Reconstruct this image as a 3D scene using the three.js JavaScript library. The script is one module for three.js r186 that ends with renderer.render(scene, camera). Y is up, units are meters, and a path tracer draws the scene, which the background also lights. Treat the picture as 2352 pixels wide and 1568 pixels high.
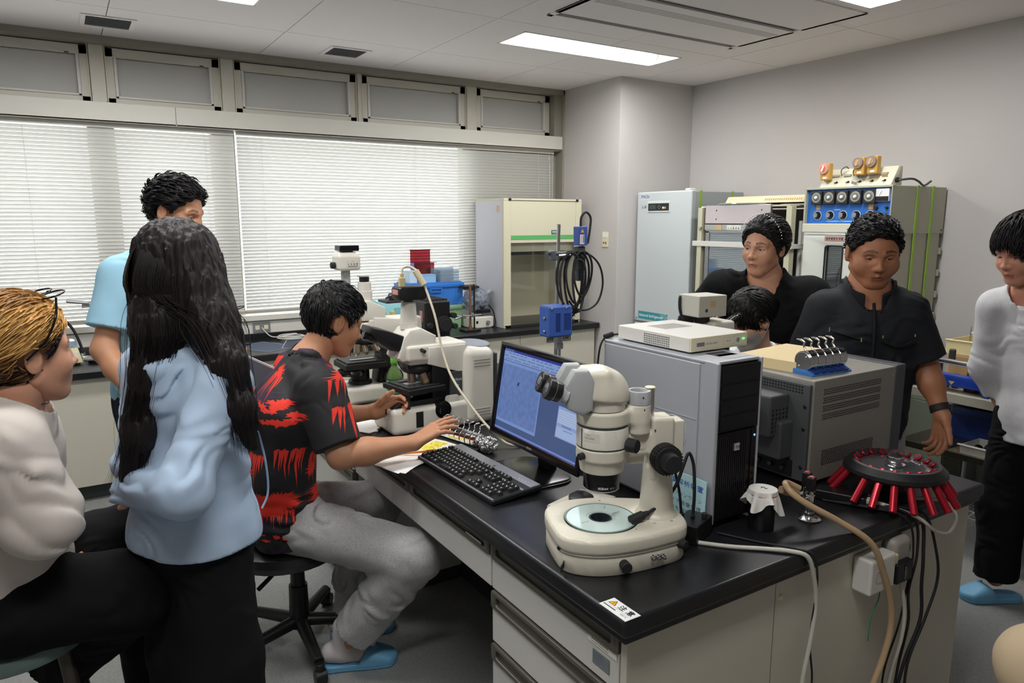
import * as THREE from 'three';
import { mergeGeometries, mergeVertices, toCreasedNormals } from 'three/addons/utils/BufferGeometryUtils.js';
import { RoundedBoxGeometry } from 'three/addons/geometries/RoundedBoxGeometry.js';
import { RectAreaLightUniformsLib } from 'three/addons/lights/RectAreaLightUniformsLib.js';
import { createNoise2D, createNoise3D } from 'simplex-noise';

// ---------------------------------------------------------------- camera, sky, lights, exposure
const scene = new THREE.Scene();
const camera = new THREE.PerspectiveCamera(51.12, 2352 / 1568, 0.05, 100);
const EYE = new THREE.Vector3(0, 1.6, 0);
{
  const yaw = 32.13 * Math.PI / 180, pitch = -9.6 * Math.PI / 180;
  camera.position.copy(EYE);
  camera.lookAt(Math.sin(yaw) * Math.cos(pitch), 1.6 + Math.sin(pitch), -Math.cos(yaw) * Math.cos(pitch));
}
const renderer = new THREE.WebGLRenderer({ antialias: true });
renderer.toneMapping = THREE.LinearToneMapping;
renderer.toneMappingExposure = 1.0;
renderer.shadowMap.enabled = true;
RectAreaLightUniformsLib.init();
{ // a bright, lightly overcast sky
  const w = 64, h = 64, d = new Float32Array(w * h * 4);
  for (let y = 0; y < h; y++) for (let x = 0; x < w; x++) {
    const e = (y + 0.5) / h * 2 - 1, i = (y * w + x) * 4, up = Math.max(0, e);   // DataTexture rows start at the nadir
    const k = e < 0 ? 0.85 : 1 - 0.25 * up;
    d[i] = (e < 0 ? 0.95 : 1.0) * k * SKY(); d[i + 1] = (e < 0 ? 0.98 : 1.02) * k * SKY(); d[i + 2] = (e < 0 ? 0.92 : 1.06) * k * SKY(); d[i + 3] = 1;
  }
  function SKY() { return 3.3; }
  const t = new THREE.DataTexture(d, w, h, THREE.RGBAFormat, THREE.FloatType);
  t.mapping = THREE.EquirectangularReflectionMapping; t.magFilter = THREE.LinearFilter; t.minFilter = THREE.LinearFilter; t.needsUpdate = true;
  scene.background = t;
}
const LAMP = 27.0;          // radiance of the fluorescent fittings' area lights
const SCREEN = 0.75;       // brightness of the monitor picture
const LAMPCOL = new THREE.Color(1.0, 0.985, 0.97);

// ---------------------------------------------------------------- helpers
const V = (x, y, z) => new THREE.Vector3(x, y, z);
let seed = 7;
const rnd = () => { seed = (seed + 0x6d2b79f5) | 0; let t = Math.imul(seed ^ (seed >>> 15), 1 | seed); t = (t + Math.imul(t ^ (t >>> 7), 61 | t)) ^ t; return ((t ^ (t >>> 14)) >>> 0) / 4294967296; };
const rr = (a, b) => a + (b - a) * rnd();
const N3 = createNoise3D(rnd), N2 = createNoise2D(rnd);
const clamp = (x, a, b) => x < a ? a : x > b ? b : x;
const sstep = (a, b, x) => { const t = clamp((x - a) / (b - a), 0, 1); return t * t * (3 - 2 * t); };
const names = {};
const numbered = (n) => { const k = (names[n] = (names[n] ?? -1) + 1); return k ? n + '_' + String(k).padStart(3, '0') : n; };

function fix(g) {           // every geometry: non-indexed, position + normal + uv
  if (g.index) g = g.toNonIndexed();
  for (const k of Object.keys(g.attributes)) if (!['position', 'normal', 'uv', 'color'].includes(k)) g.deleteAttribute(k);
  if (!g.attributes.normal) g.computeVertexNormals();
  if (!g.attributes.uv) {   // box projection in metres
    const p = g.attributes.position, n = g.attributes.normal, uv = new Float32Array(p.count * 2);
    for (let i = 0; i < p.count; i++) {
      const ax = Math.abs(n.getX(i)), ay = Math.abs(n.getY(i)), az = Math.abs(n.getZ(i));
      if (ay >= ax && ay >= az) { uv[2 * i] = p.getX(i); uv[2 * i + 1] = p.getZ(i); } else if (ax > az) { uv[2 * i] = p.getZ(i); uv[2 * i + 1] = p.getY(i); } else { uv[2 * i] = p.getX(i); uv[2 * i + 1] = p.getY(i); }
    }
    g.setAttribute('uv', new THREE.BufferAttribute(uv, 2));
  }
  return g;
}
const metric = (g) => { g.deleteAttribute('uv'); return fix(g); };   // replace the uv by metres
const E = new THREE.Euler(), MX = new THREE.Matrix4();
const put = (g, x = 0, y = 0, z = 0, rx = 0, ry = 0, rz = 0) => { MX.makeRotationFromEuler(E.set(rx, ry, rz, 'YXZ')).setPosition(x, y, z); return g.applyMatrix4(MX); };
// box of size w h d centred at x y z with chamfered edges
function bx(w, h, d, x = 0, y = 0, z = 0, r = 0.002, rx = 0, ry = 0, rz = 0, seg = 1) {
  const m = Math.min(w, h, d) * 0.49;
  const g = r > 0 ? new RoundedBoxGeometry(w, h, d, seg, Math.min(r, m)) : new THREE.BoxGeometry(w, h, d);
  return metric(put(g, x, y, z, rx, ry, rz));
}
const bb = (x0, x1, y0, y1, z0, z1, r = 0.002, seg = 1) => bx(x1 - x0, y1 - y0, z1 - z0, (x0 + x1) / 2, (y0 + y1) / 2, (z0 + z1) / 2, r, 0, 0, 0, seg);
// turned solid: profile [[r, y], ...] about y
const lat = (pts, x = 0, y = 0, z = 0, seg = 28, rx = 0, ry = 0, rz = 0) => {
  const g = new THREE.LatheGeometry(pts.map((p) => new THREE.Vector2(Math.max(p[0], 1e-5), p[1])), seg);
  return fix(put(toCreasedNormals(g, 0.6), x, y, z, rx, ry, rz));
};
// cylinder from a to b with chamfered ends
const UP = V(0, 1, 0);
function cyl(a, b, r, r2 = r, seg = 20, c = Math.min(0.0015, r * 0.3)) {
  const d = b.clone().sub(a), L = d.length();
  const g = new THREE.LatheGeometry([[0, 0], [r - c, 0], [r, c], [r2, L - c], [r2 - c, L], [0, L]].map((p) => new THREE.Vector2(Math.max(p[0], 1e-5), p[1])), seg);
  const q = new THREE.Quaternion().setFromUnitVectors(UP, d.normalize());
  return fix(toCreasedNormals(g, 0.6).applyQuaternion(q).translate(a.x, a.y, a.z));
}
const cy = (r, h, x, y, z, r2 = r, seg = 20) => cyl(V(x, y, z), V(x, y + h, z), r, r2, seg);
const cx = (r, L, x, y, z, seg = 20, r2 = r) => cyl(V(x, y, z), V(x + L, y, z), r, r2, seg);
const cz = (r, L, x, y, z, seg = 20, r2 = r) => cyl(V(x, y, z), V(x, y, z + L), r, r2, seg);
const sph = (r, x, y, z, sx = 1, sy = 1, sz = 1, s = 20) => fix(new THREE.SphereGeometry(r, s, Math.ceil(s * 0.7)).scale(sx, sy, sz).translate(x, y, z));
const curve = (pts, closed) => new THREE.CatmullRomCurve3(pts.map((p) => p.isVector3 ? p : V(...p)), !!closed, 'centripetal');
const tube = (pts, r, seg = 0, rad = 8, closed = false) => fix(new THREE.TubeGeometry(curve(pts, closed), seg || pts.length * 7, r, rad, closed));
// extruded outline (in xy), thickness d along z starting at 0, rounded by b
function ext(pts, d, b = 0.002, smooth = false, seg = 2, holes = []) {
  const mk = (P, S) => { if (smooth) { const c = new THREE.SplineCurve([...P, P[0]].map((p) => new THREE.Vector2(...p))); S.setFromPoints(c.getPoints(P.length * 6)); } else S.setFromPoints(P.map((p) => new THREE.Vector2(...p))); return S; };
  const s = mk(pts, new THREE.Shape());
  for (const h of holes) s.holes.push(mk(h, new THREE.Path()));
  const g = new THREE.ExtrudeGeometry(s, { depth: Math.max(d - 2 * b, 1e-4), bevelEnabled: b > 0, bevelThickness: b, bevelSize: b, bevelOffset: -b, bevelSegments: seg, curveSegments: 12 });
  return metric(toCreasedNormals(g.translate(0, 0, b), 0.7));
}
const circ = (r, n = 24, x = 0, y = 0) => Array.from({ length: n }, (_, i) => [x + r * Math.cos(i / n * 2 * Math.PI), y + r * Math.sin(i / n * 2 * Math.PI)]);
const rrect = (w, h, r, n = 5) => { const o = []; for (const [sx, sy, a0] of [[1, 1, 0], [-1, 1, 1], [-1, -1, 2], [1, -1, 3]]) for (let i = 0; i <= n; i++) { const a = (a0 + i / n) * Math.PI / 2; o.push([sx * (w / 2 - r) + r * Math.cos(a), sy * (h / 2 - r) + r * Math.sin(a)]); } return o; };
const flat = (g) => g.rotateX(-Math.PI / 2);        // an extrusion in xy laid so that it rises along y, its y axis pointing to -z

function part(name, geos, mat, parent) {
  const list = (Array.isArray(geos) ? geos : [geos]).map(fix);
  const g = list.length > 1 ? mergeGeometries(list) : list[0];
  const m = new THREE.Mesh(g, mat); m.name = name; m.castShadow = m.receiveShadow = true;
  (parent || scene).add(m);
  return m;
}
const parts = (name, geos, mat, parent) => geos.map((g) => part(name, g, mat, parent));
function thing(name, label, category, pos = [0, 0, 0], turn = 0, group) {
  const o = new THREE.Group(); o.name = numbered(name); o.position.set(...pos); o.rotation.y = turn;
  o.userData = { label, category }; if (group) o.userData.group = group;
  scene.add(o); return o;
}
function solo(name, label, category, geos, mat, group) {
  const m = part(numbered(name), geos, mat); m.userData = { label, category }; if (group) m.userData.group = group; return m;
}
const struct = (name, geos, mat) => { const m = part(name, geos, mat); m.userData = { kind: 'structure' }; return m; };
function copyOf(o, pos, turn, label, group) {
  const c = o.clone(); c.name = numbered(o.name.replace(/_\d{3}$/, '')); c.position.set(...pos); if (turn !== undefined) c.rotation.y = turn;
  c.userData = { ...o.userData, label: label || o.userData.label }; if (group) c.userData.group = group; scene.add(c); return c;
}

// ---------------------------------------------------------------- textures and materials
const lin = (r, g, b) => new THREE.Color().setRGB(r / 255, g / 255, b / 255, THREE.SRGBColorSpace);
function mat(r, g, b, rough = 0.5, metal = 0, more = {}) { return new THREE.MeshStandardMaterial({ color: lin(r, g, b), roughness: rough, metalness: metal, ...more }); }
function phys(r, g, b, rough = 0.5, more = {}) { return new THREE.MeshPhysicalMaterial({ color: lin(r, g, b), roughness: rough, ...more }); }
function noiseTex(size, fn, srgb = true) {   // fn(u, v) in [0,1) -> [r, g, b] 0..255
  const d = new Uint8Array(size * size * 4);
  for (let y = 0; y < size; y++) for (let x = 0; x < size; x++) { const c = fn(x / size, y / size, x, y), i = (y * size + x) * 4; d[i] = c[0]; d[i + 1] = c[1]; d[i + 2] = c[2]; d[i + 3] = 255; }
  const t = new THREE.DataTexture(d, size, size); t.wrapS = t.wrapT = THREE.RepeatWrapping; t.magFilter = THREE.LinearFilter; t.minFilter = THREE.LinearMipmapLinearFilter; t.generateMipmaps = true;
  if (srgb) t.colorSpace = THREE.SRGBColorSpace; t.needsUpdate = true; return t;
}
const TAU = Math.PI * 2;
const tileN = (u, v, f, o = 0) => N3(Math.cos(u * TAU) * f / TAU + o, Math.sin(u * TAU) * f / TAU, Math.cos(v * TAU) * f / TAU) * 0.6 + N3(Math.sin(v * TAU) * f / TAU + 9 + o, Math.cos(u * TAU) * f / TAU, Math.sin(u * TAU) * f / TAU) * 0.6;
const rep = (t, s) => { const c = t.clone(); c.repeat.set(s, s); c.needsUpdate = true; return c; };
const floorTex = noiseTex(512, (u, v) => { const s = rnd(), k = tileN(u, v, 40) * 7 + (s < 0.22 ? -24 : s > 0.8 ? 22 : 0) + rr(-7, 7); return [140 + k, 141 + k, 139 + k]; });
const grainTex = noiseTex(256, () => { const k = 128 + rr(-70, 70); return [k, k, k]; }, false);
const heatherTex = noiseTex(256, (u, v, x) => { const k = rr(-16, 16) + tileN(u, v, 60) * 10; return [168 + k, 168 + k, 167 + k]; });
const meltTex = noiseTex(256, (u, v) => { const k = rr(-8, 8) + tileN(u, v, 70) * 6; return [196 + k, 196 + k, 199 + k]; });
const weaveTex = noiseTex(64, (u, v, x, y) => { const k = 128 + ((x + y) % 4 < 2 ? 40 : -40) * ((x - y + 64) % 4 < 2 ? 1 : 0.4); return [k, k, k]; }, false);
function canvasTex(w, h, draw) {
  const c = document.createElement('canvas'); c.width = w; c.height = h; const x = c.getContext('2d'); draw(x, w, h);
  const t = new THREE.CanvasTexture(c); t.colorSpace = THREE.SRGBColorSpace; return t;
}
const print = (w, h, draw, rough = 0.5, more = {}) => new THREE.MeshStandardMaterial({ map: canvasTex(w, h, draw), roughness: rough, ...more });
// a printed sheet w x h lying in xy, facing +z
const sheet = (w, h, x = 0, y = 0, z = 0, rx = 0, ry = 0, rz = 0) => fix(put(new THREE.PlaneGeometry(w, h), x, y, z, rx, ry, rz));
const M = {
  wall: mat(196, 192, 190, 0.9, 0, { bumpMap: rep(grainTex, 4), bumpScale: 0.0004 }),
  ceil: mat(234, 228, 228, 0.95), groove: mat(70, 68, 68, 0.9),
  floor: new THREE.MeshStandardMaterial({ map: rep(floorTex, 2.2), roughness: 0.36 }),
  frame: mat(206, 202, 190, 0.45, 0.0), frameD: mat(150, 146, 134, 0.5), valance: mat(220, 218, 208, 0.45),
  shade: mat(192, 192, 188, 0.85), slat: phys(240, 240, 237, 0.9, { transmission: 0.45, thickness: 0 }),
  glass: phys(255, 255, 255, 0.02, { transmission: 1, thickness: 0, ior: 1.45 }),
  dark: mat(14, 14, 16, 0.55), black: mat(20, 20, 22, 0.42), blackGloss: mat(12, 12, 14, 0.18), blackMatte: mat(26, 26, 28, 0.75), rubber: mat(28, 28, 30, 0.7),
  top: mat(24, 25, 28, 0.33), cab: mat(206, 202, 186, 0.42), cabW: mat(212, 211, 204, 0.4), kick: mat(52, 60, 58, 0.6),
  handle: mat(104, 102, 92, 0.4, 0.35), chrome: mat(225, 225, 226, 0.12, 1), steel: mat(190, 190, 188, 0.28, 1), steelD: mat(110, 110, 108, 0.35, 1), alu: mat(170, 172, 174, 0.38, 0.9), brass: mat(200, 160, 80, 0.3, 1),
  scope: mat(216, 211, 194, 0.35), scopeW: mat(222, 219, 208, 0.38), scopeG: mat(172, 175, 176, 0.42), scopeD: mat(160, 156, 148, 0.45),
  white: mat(232, 232, 230, 0.5), paper: mat(236, 236, 232, 0.8), cream: mat(226, 218, 186, 0.5), grey: mat(128, 130, 132, 0.5), greyD: mat(66, 70, 72, 0.5),
  pcSide: mat(172, 175, 181, 0.42, 0.3), blue: mat(44, 100, 190, 0.45), navy: mat(22, 52, 120, 0.45), red: mat(170, 28, 44, 0.28, 0.55),
  slipper: mat(108, 168, 206, 0.5), yellow: mat(236, 190, 40, 0.5), green: mat(96, 176, 60, 0.5), tape: mat(204, 168, 120, 0.75), tapeG: mat(160, 200, 70, 0.5),
};
M.lens = phys(70, 74, 92, 0.05, { clearcoat: 1, clearcoatRoughness: 0.03 });

// ---- brush strokes for the Japanese signs: each glyph a list of polylines on a 10 x 10 grid
const GL = {
  chu: ['1,1 2.4,2', '.6,4 2,5', '.8,9.4 2.6,6.6', '5.8,.6 7,1.8', '3.8,2.8 9.4,2.8', '4,5.8 9,5.8', '3.4,9.3 9.8,9.3', '6.5,2.8 6.5,9.3'],
  i: ['5,.2 5,1.2', '1.6,1.3 8.4,1.3', '3.4,1.5 3.9,2.7', '6.6,1.5 6.1,2.7', '.8,2.9 9.2,2.9', '2.6,3.7 7.4,3.7 7.4,6.6 2.6,6.6 2.6,3.7', '2.6,5.1 7.4,5.1', '1.2,7.6 .7,9.4', '3.2,7.4 3.4,9.4 7,9.4 7,8.6', '5,7.2 5.8,8.2', '8,7.4 9.2,9'],
  so: ['1,1 1.6,2.4', '.6,4.6 2.6,3.4', '2.8,.4 2.8,4.8', '4,2 9.4,2', '6.6,.4 6.6,4.2', '4.4,4.2 9,4.2', '5,4.8 5,5.8', '.8,5.9 9.2,5.9', '4.6,6 1,8.4', '3.4,7.2 3.4,9.6 5,9', '5,6.4 9,9.6', '7.8,6.6 6.2,7.8'],
  chi: ['1.4,.8 8.6,.8 8.6,2.6 1.4,2.6 1.4,.8', '3.8,.8 3.8,2.6', '6.2,.8 6.2,2.6', '1,3.8 9,3.8', '5,2.8 5,4.8', '3.2,4.8 7.4,4.8 7.4,8.4 3.2,8.4 3.2,4.8', '3.2,6 7.4,6', '3.2,7.2 7.4,7.2', '1.4,5 1.4,9.4 9.2,9.4'],
  zo: ['2.4,.6 .6,4.2', '1.8,3 1.8,9.6', '5,.4 3.4,2.4', '5,1 7.4,1 6.6,2.2', '3.6,2.2 9,2.2 9,4.6 3.6,4.6 3.6,2.2', '6.2,2.2 6.2,4.6', '6.4,4.6 3.4,6.4', '5.4,5.4 6.8,7.4 6.4,9.4 5.2,9', '6.4,6.2 3,8', '6.8,7.4 3.4,9.4', '9,5 7,6.4', '7,6 9.6,9.2'],
  kai: ['2.4,.4 .8,2.6', '1.6,1.6 3.8,1.6 3.2,3', '1,3 1,7 .4,9.4', '1,3 4.2,3 4.2,9.4 3.4,9.2', '1,5 4.2,5', '1,7 4.2,7', '2.6,3 2.6,9', '5.2,1 9,1 8.6,3.8 7.8,3.6', '6.8,1 5.2,4', '6,5 5.4,6.4', '5.6,5.8 9.2,5.8', '5,7.6 9.6,7.6', '7.4,4.6 7.4,9.6'],
  seki: ['.6,2.6 4.6,2.6', '2.6,.4 2.6,9.6', '2.6,3 .6,6.6', '2.8,4 4.4,5.4', '8.8,.8 5.6,1.8', '5.6,1.8 5.6,6 4.6,9.2', '5.6,4.2 9.6,4.2', '7.8,4.2 7.8,9.6'],
  ga: ['.8,1 9.2,1', '5,1 5,7', '2.8,2.6 7.2,2.6 7.2,7 2.8,7 2.8,2.6', '2.8,4.8 7.2,4.8', '1,3.6 1,9.2 9,9.2 9,3.6'],
  ri: ['.8,1.4 4,1.4', '.8,4.6 4,4.6', '.4,8.6 4.2,7.8', '2.4,1.4 2.4,8', '5,1 9,1 9,5 5,5 5,1', '5,3 9,3', '7,1 7,9.2', '5,7 9.2,7', '4.4,9.3 9.7,9.3'],
  shiki: ['2,.4 2.6,1.2', '.6,2 4,2', '1,3.4 3.6,3.4', '1,4.8 3.6,4.8', '1.2,6.4 3.6,6.4 3.6,9 1.2,9 1.2,6.4', '4.4,1.6 7.2,1.6', '4.2,4 7.6,4', '5,5.4 7,5.4 7,9 5,9 5,5.4', '8,.6 8.4,6 9.8,9.4', '9.8,5 7.8,9.6', '9,1 9.6,2'],
  re: ['2.4,.8 2.4,9.4', '.8,3 3.6,3 1,7.4', '2.4,5 5.6,2.6 6.4,3.4 6.2,8 7.4,9 9.2,7.6'],
  ru: ['2.4,1.2 7.4,1.2 2.2,6 5.4,4.4 8,5.6 8,8 5.6,9.4 3.6,9 4,7.6 5.6,8 5.8,9.2'],
  pu: ['1.4,2.2 7.6,2.2 7,5.6 3.6,9.4', '8.6,.6 9.4,.8 9.2,1.8 8.4,1.6'],
  ra: ['2.4,1.4 7.6,1.4', '1.6,4 8.2,4 7.2,7 4,9.4'],
  n: ['1.6,2 3.6,3.4', '1.4,8.6 5.4,7.2 8.6,3'],
  ku: ['4,.8 1.4,5', '3.4,2.4 8,2.4 6.8,6.4 3,9.4'],
  to: ['3.4,.8 3.4,9.4', '3.4,4 7.4,6'],
  ta: ['4,.8 1.4,5', '3.4,2.4 8,2.4 6.8,6.4 3,9.4', '3.2,4.6 6.6,6.4'],
  de: ['1,2 8.6,2 5,4.4 4.4,7 6.6,9.2', '7,4 7.8,5', '8.4,3.4 9.2,4.4'],
  wo: ['1.4,2.4 8,2.4', '4.6,.6 1.6,5.6 3.6,4.2 5.2,5 5.2,7', '8.6,4.2 4.4,6.4 3.8,8.6 5,9.3 8.6,9.2'],
  tai: ['1,1.6 2.6,.6', '2.6,.8 .8,3', '.8,3 4.4,2.6', '1,3.6 4,3.6 4,6.4', '1,3.6 1,6.6', '1,5 4,5', '5.4,.6 5.4,3 9,3', '8.8,1 5.4,2', '5.4,3.8 5.4,6.4 9,6.4', '8.8,4.4 5.4,5.4', '1.2,7.6 .7,9.4', '3.2,7.4 3.4,9.4 7,9.4 7,8.6', '5,7.2 5.8,8.2', '8,7.4 9.2,9'],
  sho: ['2.6,.6 .6,5', '1.4,2.4 4.4,2.4 3.2,6.4 .6,9.4', '1.4,4.6 4.6,7.8 9.6,9.2', '5.8,1.6 5.4,5.6 4.6,6.8', '5.8,1.6 8.2,1.6 8.2,6.4 9.6,6.4'],
};
function kanji(x, keys, px, py, size, color, w = 0.09, dx = size * 1.05, dy = 0) {
  x.strokeStyle = color; x.lineWidth = size * w; x.lineCap = 'round'; x.lineJoin = 'round';
  keys.forEach((k, i) => { for (const s of GL[k] || []) { x.beginPath(); s.split(' ').forEach((q, j) => { const [a, b] = q.split(',').map(Number); const X = px + i * dx + a * size / 10, Y = py + i * dy + b * size / 10; j ? x.lineTo(X, Y) : x.moveTo(X, Y); }); x.stroke(); } });
}
const smallPrint = (x, x0, y0, w, rows, step, col) => { x.strokeStyle = col; x.lineWidth = step * 0.32; x.setLineDash([step * 0.5, step * 0.22]); for (let i = 0; i < rows; i++) { x.beginPath(); x.moveTo(x0, y0 + i * step); x.lineTo(x0 + w * (0.75 + 0.25 * ((i * 7) % 5) / 4), y0 + i * step); x.stroke(); } x.setLineDash([]); };
// ---------------------------------------------------------------- signed distance modelling
const rebase = (t, x, y, z) => { t.traverse((o) => { if (o.isMesh) o.geometry.translate(-x, -y, -z); }); t.position.set(x, y, z); return t; };
// surface nets over the zero level of f inside box [x0,y0,z0,x1,y1,z1] with cell size c
function netMesh(f, box, c, colour, slack = 1.25) {
  const [x0, y0, z0] = box, nx = Math.ceil((box[3] - x0) / c) + 1, ny = Math.ceil((box[4] - y0) / c) + 1, nz = Math.ceil((box[5] - z0) / c) + 1;
  const val = new Float32Array(nx * ny * nz).fill(1), sx = 1, sy = nx, sz = nx * ny, B = 6, hd = B * c * 0.87;
  for (let bz = 0; bz < nz; bz += B) for (let by = 0; by < ny; by += B) for (let bx_ = 0; bx_ < nx; bx_ += B) {
    const d = f(x0 + (bx_ + B / 2) * c, y0 + (by + B / 2) * c, z0 + (bz + B / 2) * c), far = Math.abs(d) > (hd + c) * slack;
    const ex = Math.min(bx_ + B, nx), ey = Math.min(by + B, ny), ez = Math.min(bz + B, nz);
    for (let k = bz; k < ez; k++) for (let j = by; j < ey; j++) { let i = bx_ + j * sy + k * sz; for (let q = bx_; q < ex; q++, i++) val[i] = far ? d : f(x0 + q * c, y0 + j * c, z0 + k * c); }
  }
  const idx = new Int32Array(nx * ny * nz).fill(-1), P = [], C = [];
  const off = [[0, 0, 0], [1, 0, 0], [0, 1, 0], [1, 1, 0], [0, 0, 1], [1, 0, 1], [0, 1, 1], [1, 1, 1]], ed = [[0, 1], [2, 3], [4, 5], [6, 7], [0, 2], [1, 3], [4, 6], [5, 7], [0, 4], [1, 5], [2, 6], [3, 7]];
  for (let k = 0; k < nz - 1; k++) for (let j = 0; j < ny - 1; j++) for (let i = 0; i < nx - 1; i++) {
    const b = i + j * sy + k * sz; let m = 0;
    for (let q = 0; q < 8; q++) if (val[b + off[q][0] + off[q][1] * sy + off[q][2] * sz] < 0) m |= 1 << q;
    if (m === 0 || m === 255) continue;
    let ax = 0, ay = 0, az = 0, n = 0;
    for (const [p, q] of ed) { const a = (m >> p) & 1, e = (m >> q) & 1; if (a === e) continue; const va = val[b + off[p][0] + off[p][1] * sy + off[p][2] * sz], vb = val[b + off[q][0] + off[q][1] * sy + off[q][2] * sz], t = va / (va - vb); ax += off[p][0] + t * (off[q][0] - off[p][0]); ay += off[p][1] + t * (off[q][1] - off[p][1]); az += off[p][2] + t * (off[q][2] - off[p][2]); n++; }
    idx[b] = P.length / 3; P.push(x0 + (i + ax / n) * c, y0 + (j + ay / n) * c, z0 + (k + az / n) * c);
  }
  const I = [];
  const quad = (a, b, d, e, fl) => { if (a < 0 || b < 0 || d < 0 || e < 0) return; fl ? I.push(a, b, d, a, d, e) : I.push(a, d, b, a, e, d); };
  for (let k = 1; k < nz - 1; k++) for (let j = 1; j < ny - 1; j++) for (let i = 1; i < nx - 1; i++) {
    const b = i + j * sy + k * sz, s = val[b] < 0;
    if (s !== val[b + sx] < 0) quad(idx[b - sy - sz], idx[b - sz], idx[b], idx[b - sy], s);
    if (s !== val[b + sy] < 0) quad(idx[b - sx - sz], idx[b - sx], idx[b], idx[b - sz], s);
    if (s !== val[b + sz] < 0) quad(idx[b - sx - sy], idx[b - sy], idx[b], idx[b - sx], s);
  }
  const n = P.length / 3, Nn = new Float32Array(n * 3), e = c * 0.5;
  for (let i = 0; i < n; i++) {
    let x = P[3 * i], y = P[3 * i + 1], z = P[3 * i + 2];
    let gx = f(x + e, y, z) - f(x - e, y, z), gy = f(x, y + e, z) - f(x, y - e, z), gz = f(x, y, z + e) - f(x, y, z - e);
    const l = Math.hypot(gx, gy, gz) || 1; gx /= l; gy /= l; gz /= l;
    const d = clamp(f(x, y, z), -c, c) * 0.8; P[3 * i] = x - gx * d; P[3 * i + 1] = y - gy * d; P[3 * i + 2] = z - gz * d;
    Nn[3 * i] = gx; Nn[3 * i + 1] = gy; Nn[3 * i + 2] = gz;
    if (colour) { const q = colour(x, y, z, gx, gy, gz); C.push(q.r, q.g, q.b); }
  }
  const g = new THREE.BufferGeometry();
  g.setIndex(I); g.setAttribute('position', new THREE.BufferAttribute(new Float32Array(P), 3)); g.setAttribute('normal', new THREE.BufferAttribute(Nn, 3));
  if (colour) g.setAttribute('color', new THREE.BufferAttribute(new Float32Array(C), 3));
  return fix(g);
}
const smin = (a, b, k) => { const h = Math.max(k - Math.abs(a - b), 0) / k; return Math.min(a, b) - h * h * k * 0.25; };
const smax = (a, b, k) => -smin(-a, -b, k);
// tapered capsule between points a and b (arrays)
function cap(a, b, r1, r2 = r1) {
  const [ax, ay, az] = a, dx = b[0] - ax, dy = b[1] - ay, dz = b[2] - az, L2 = dx * dx + dy * dy + dz * dz || 1e-9, dr = r2 - r1;
  return (x, y, z) => { const px = x - ax, py = y - ay, pz = z - az; let t = (px * dx + py * dy + pz * dz) / L2; t = t < 0 ? 0 : t > 1 ? 1 : t; const qx = px - t * dx, qy = py - t * dy, qz = pz - t * dz; return Math.sqrt(qx * qx + qy * qy + qz * qz) - r1 - t * dr; };
}
// ellipsoid, optionally in a frame m (array of 3 axis arrays)
function ell(c, r, m) {
  const [cx_, cy_, cz_] = c, [rx, ry, rz] = r;
  return (X, Y, Z) => { let x = X - cx_, y = Y - cy_, z = Z - cz_; if (m) { const a = x * m[0][0] + y * m[0][1] + z * m[0][2], b = x * m[1][0] + y * m[1][1] + z * m[1][2], d = x * m[2][0] + y * m[2][1] + z * m[2][2]; x = a; y = b; z = d; } const k0 = Math.sqrt(x * x / (rx * rx) + y * y / (ry * ry) + z * z / (rz * rz)), k1 = Math.sqrt(x * x / (rx ** 4) + y * y / (ry ** 4) + z * z / (rz ** 4)); return k1 < 1e-6 ? -Math.min(rx, ry, rz) : k0 * (k0 - 1) / k1; };
}
// rounded box half sizes h, corner r, optional frame
function rbox(c, h, r, m) {
  return (X, Y, Z) => { let x = X - c[0], y = Y - c[1], z = Z - c[2]; if (m) { const a = x * m[0][0] + y * m[0][1] + z * m[0][2], b = x * m[1][0] + y * m[1][1] + z * m[1][2], d = x * m[2][0] + y * m[2][1] + z * m[2][2]; x = a; y = b; z = d; } const qx = Math.abs(x) - h[0] + r, qy = Math.abs(y) - h[1] + r, qz = Math.abs(z) - h[2] + r; return Math.hypot(Math.max(qx, 0), Math.max(qy, 0), Math.max(qz, 0)) + Math.min(Math.max(qx, qy, qz), 0) - r; };
}
const blend = (k, ...fs) => (x, y, z) => { let d = fs[0](x, y, z); for (let i = 1; i < fs.length; i++) d = smin(d, fs[i](x, y, z), k); return d; };
const less = (k, a, ...fs) => (x, y, z) => { let d = a(x, y, z); for (const g of fs) d = smax(d, -g(x, y, z), k); return d; };
const vcyl = (x0, z0, r, y0, y1, e = 0.003) => (x, y, z) => { const a = Math.hypot(x - x0, z - z0) - r + e, b = Math.max(y0 - y, y - y1) + e; return Math.hypot(Math.max(a, 0), Math.max(b, 0)) + Math.min(Math.max(a, b), 0) - e; };
// ---------------------------------------------------------------- the room
const HC = 2.685, WX0 = -2.7, WX1 = 4.5, WZ0 = -5.2, WZ1 = 2.3;
struct('floor', bb(WX0 - 0.2, WX1 + 0.2, -0.1, 0, WZ0 - 0.3, WZ1 + 0.2, 0), M.floor);
struct('wall_right', bb(WX1, WX1 + 0.15, 0, 2.9, WZ0 - 0.3, WZ1 + 0.2, 0), M.wall);
struct('wall_left', bb(WX0 - 0.15, WX0, 0, 2.9, WZ0 - 0.3, WZ1 + 0.2, 0), M.wall);
struct('wall_front', bb(WX0, WX1, 0, 2.9, WZ1, WZ1 + 0.15, 0), M.wall);
struct('wall_column', bb(3.73, WX1, 0, HC + 0.01, WZ0 - 0.3, -4.375, 0.004), M.wall);
struct('wall_window', [bb(WX0, 3.73, 0, 0.93, WZ0 - 0.16, WZ0, 0), bb(WX0, 3.73, 2.25, 2.9, WZ0 - 0.2, WZ0 - 0.03, 0)], M.wall);
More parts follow.
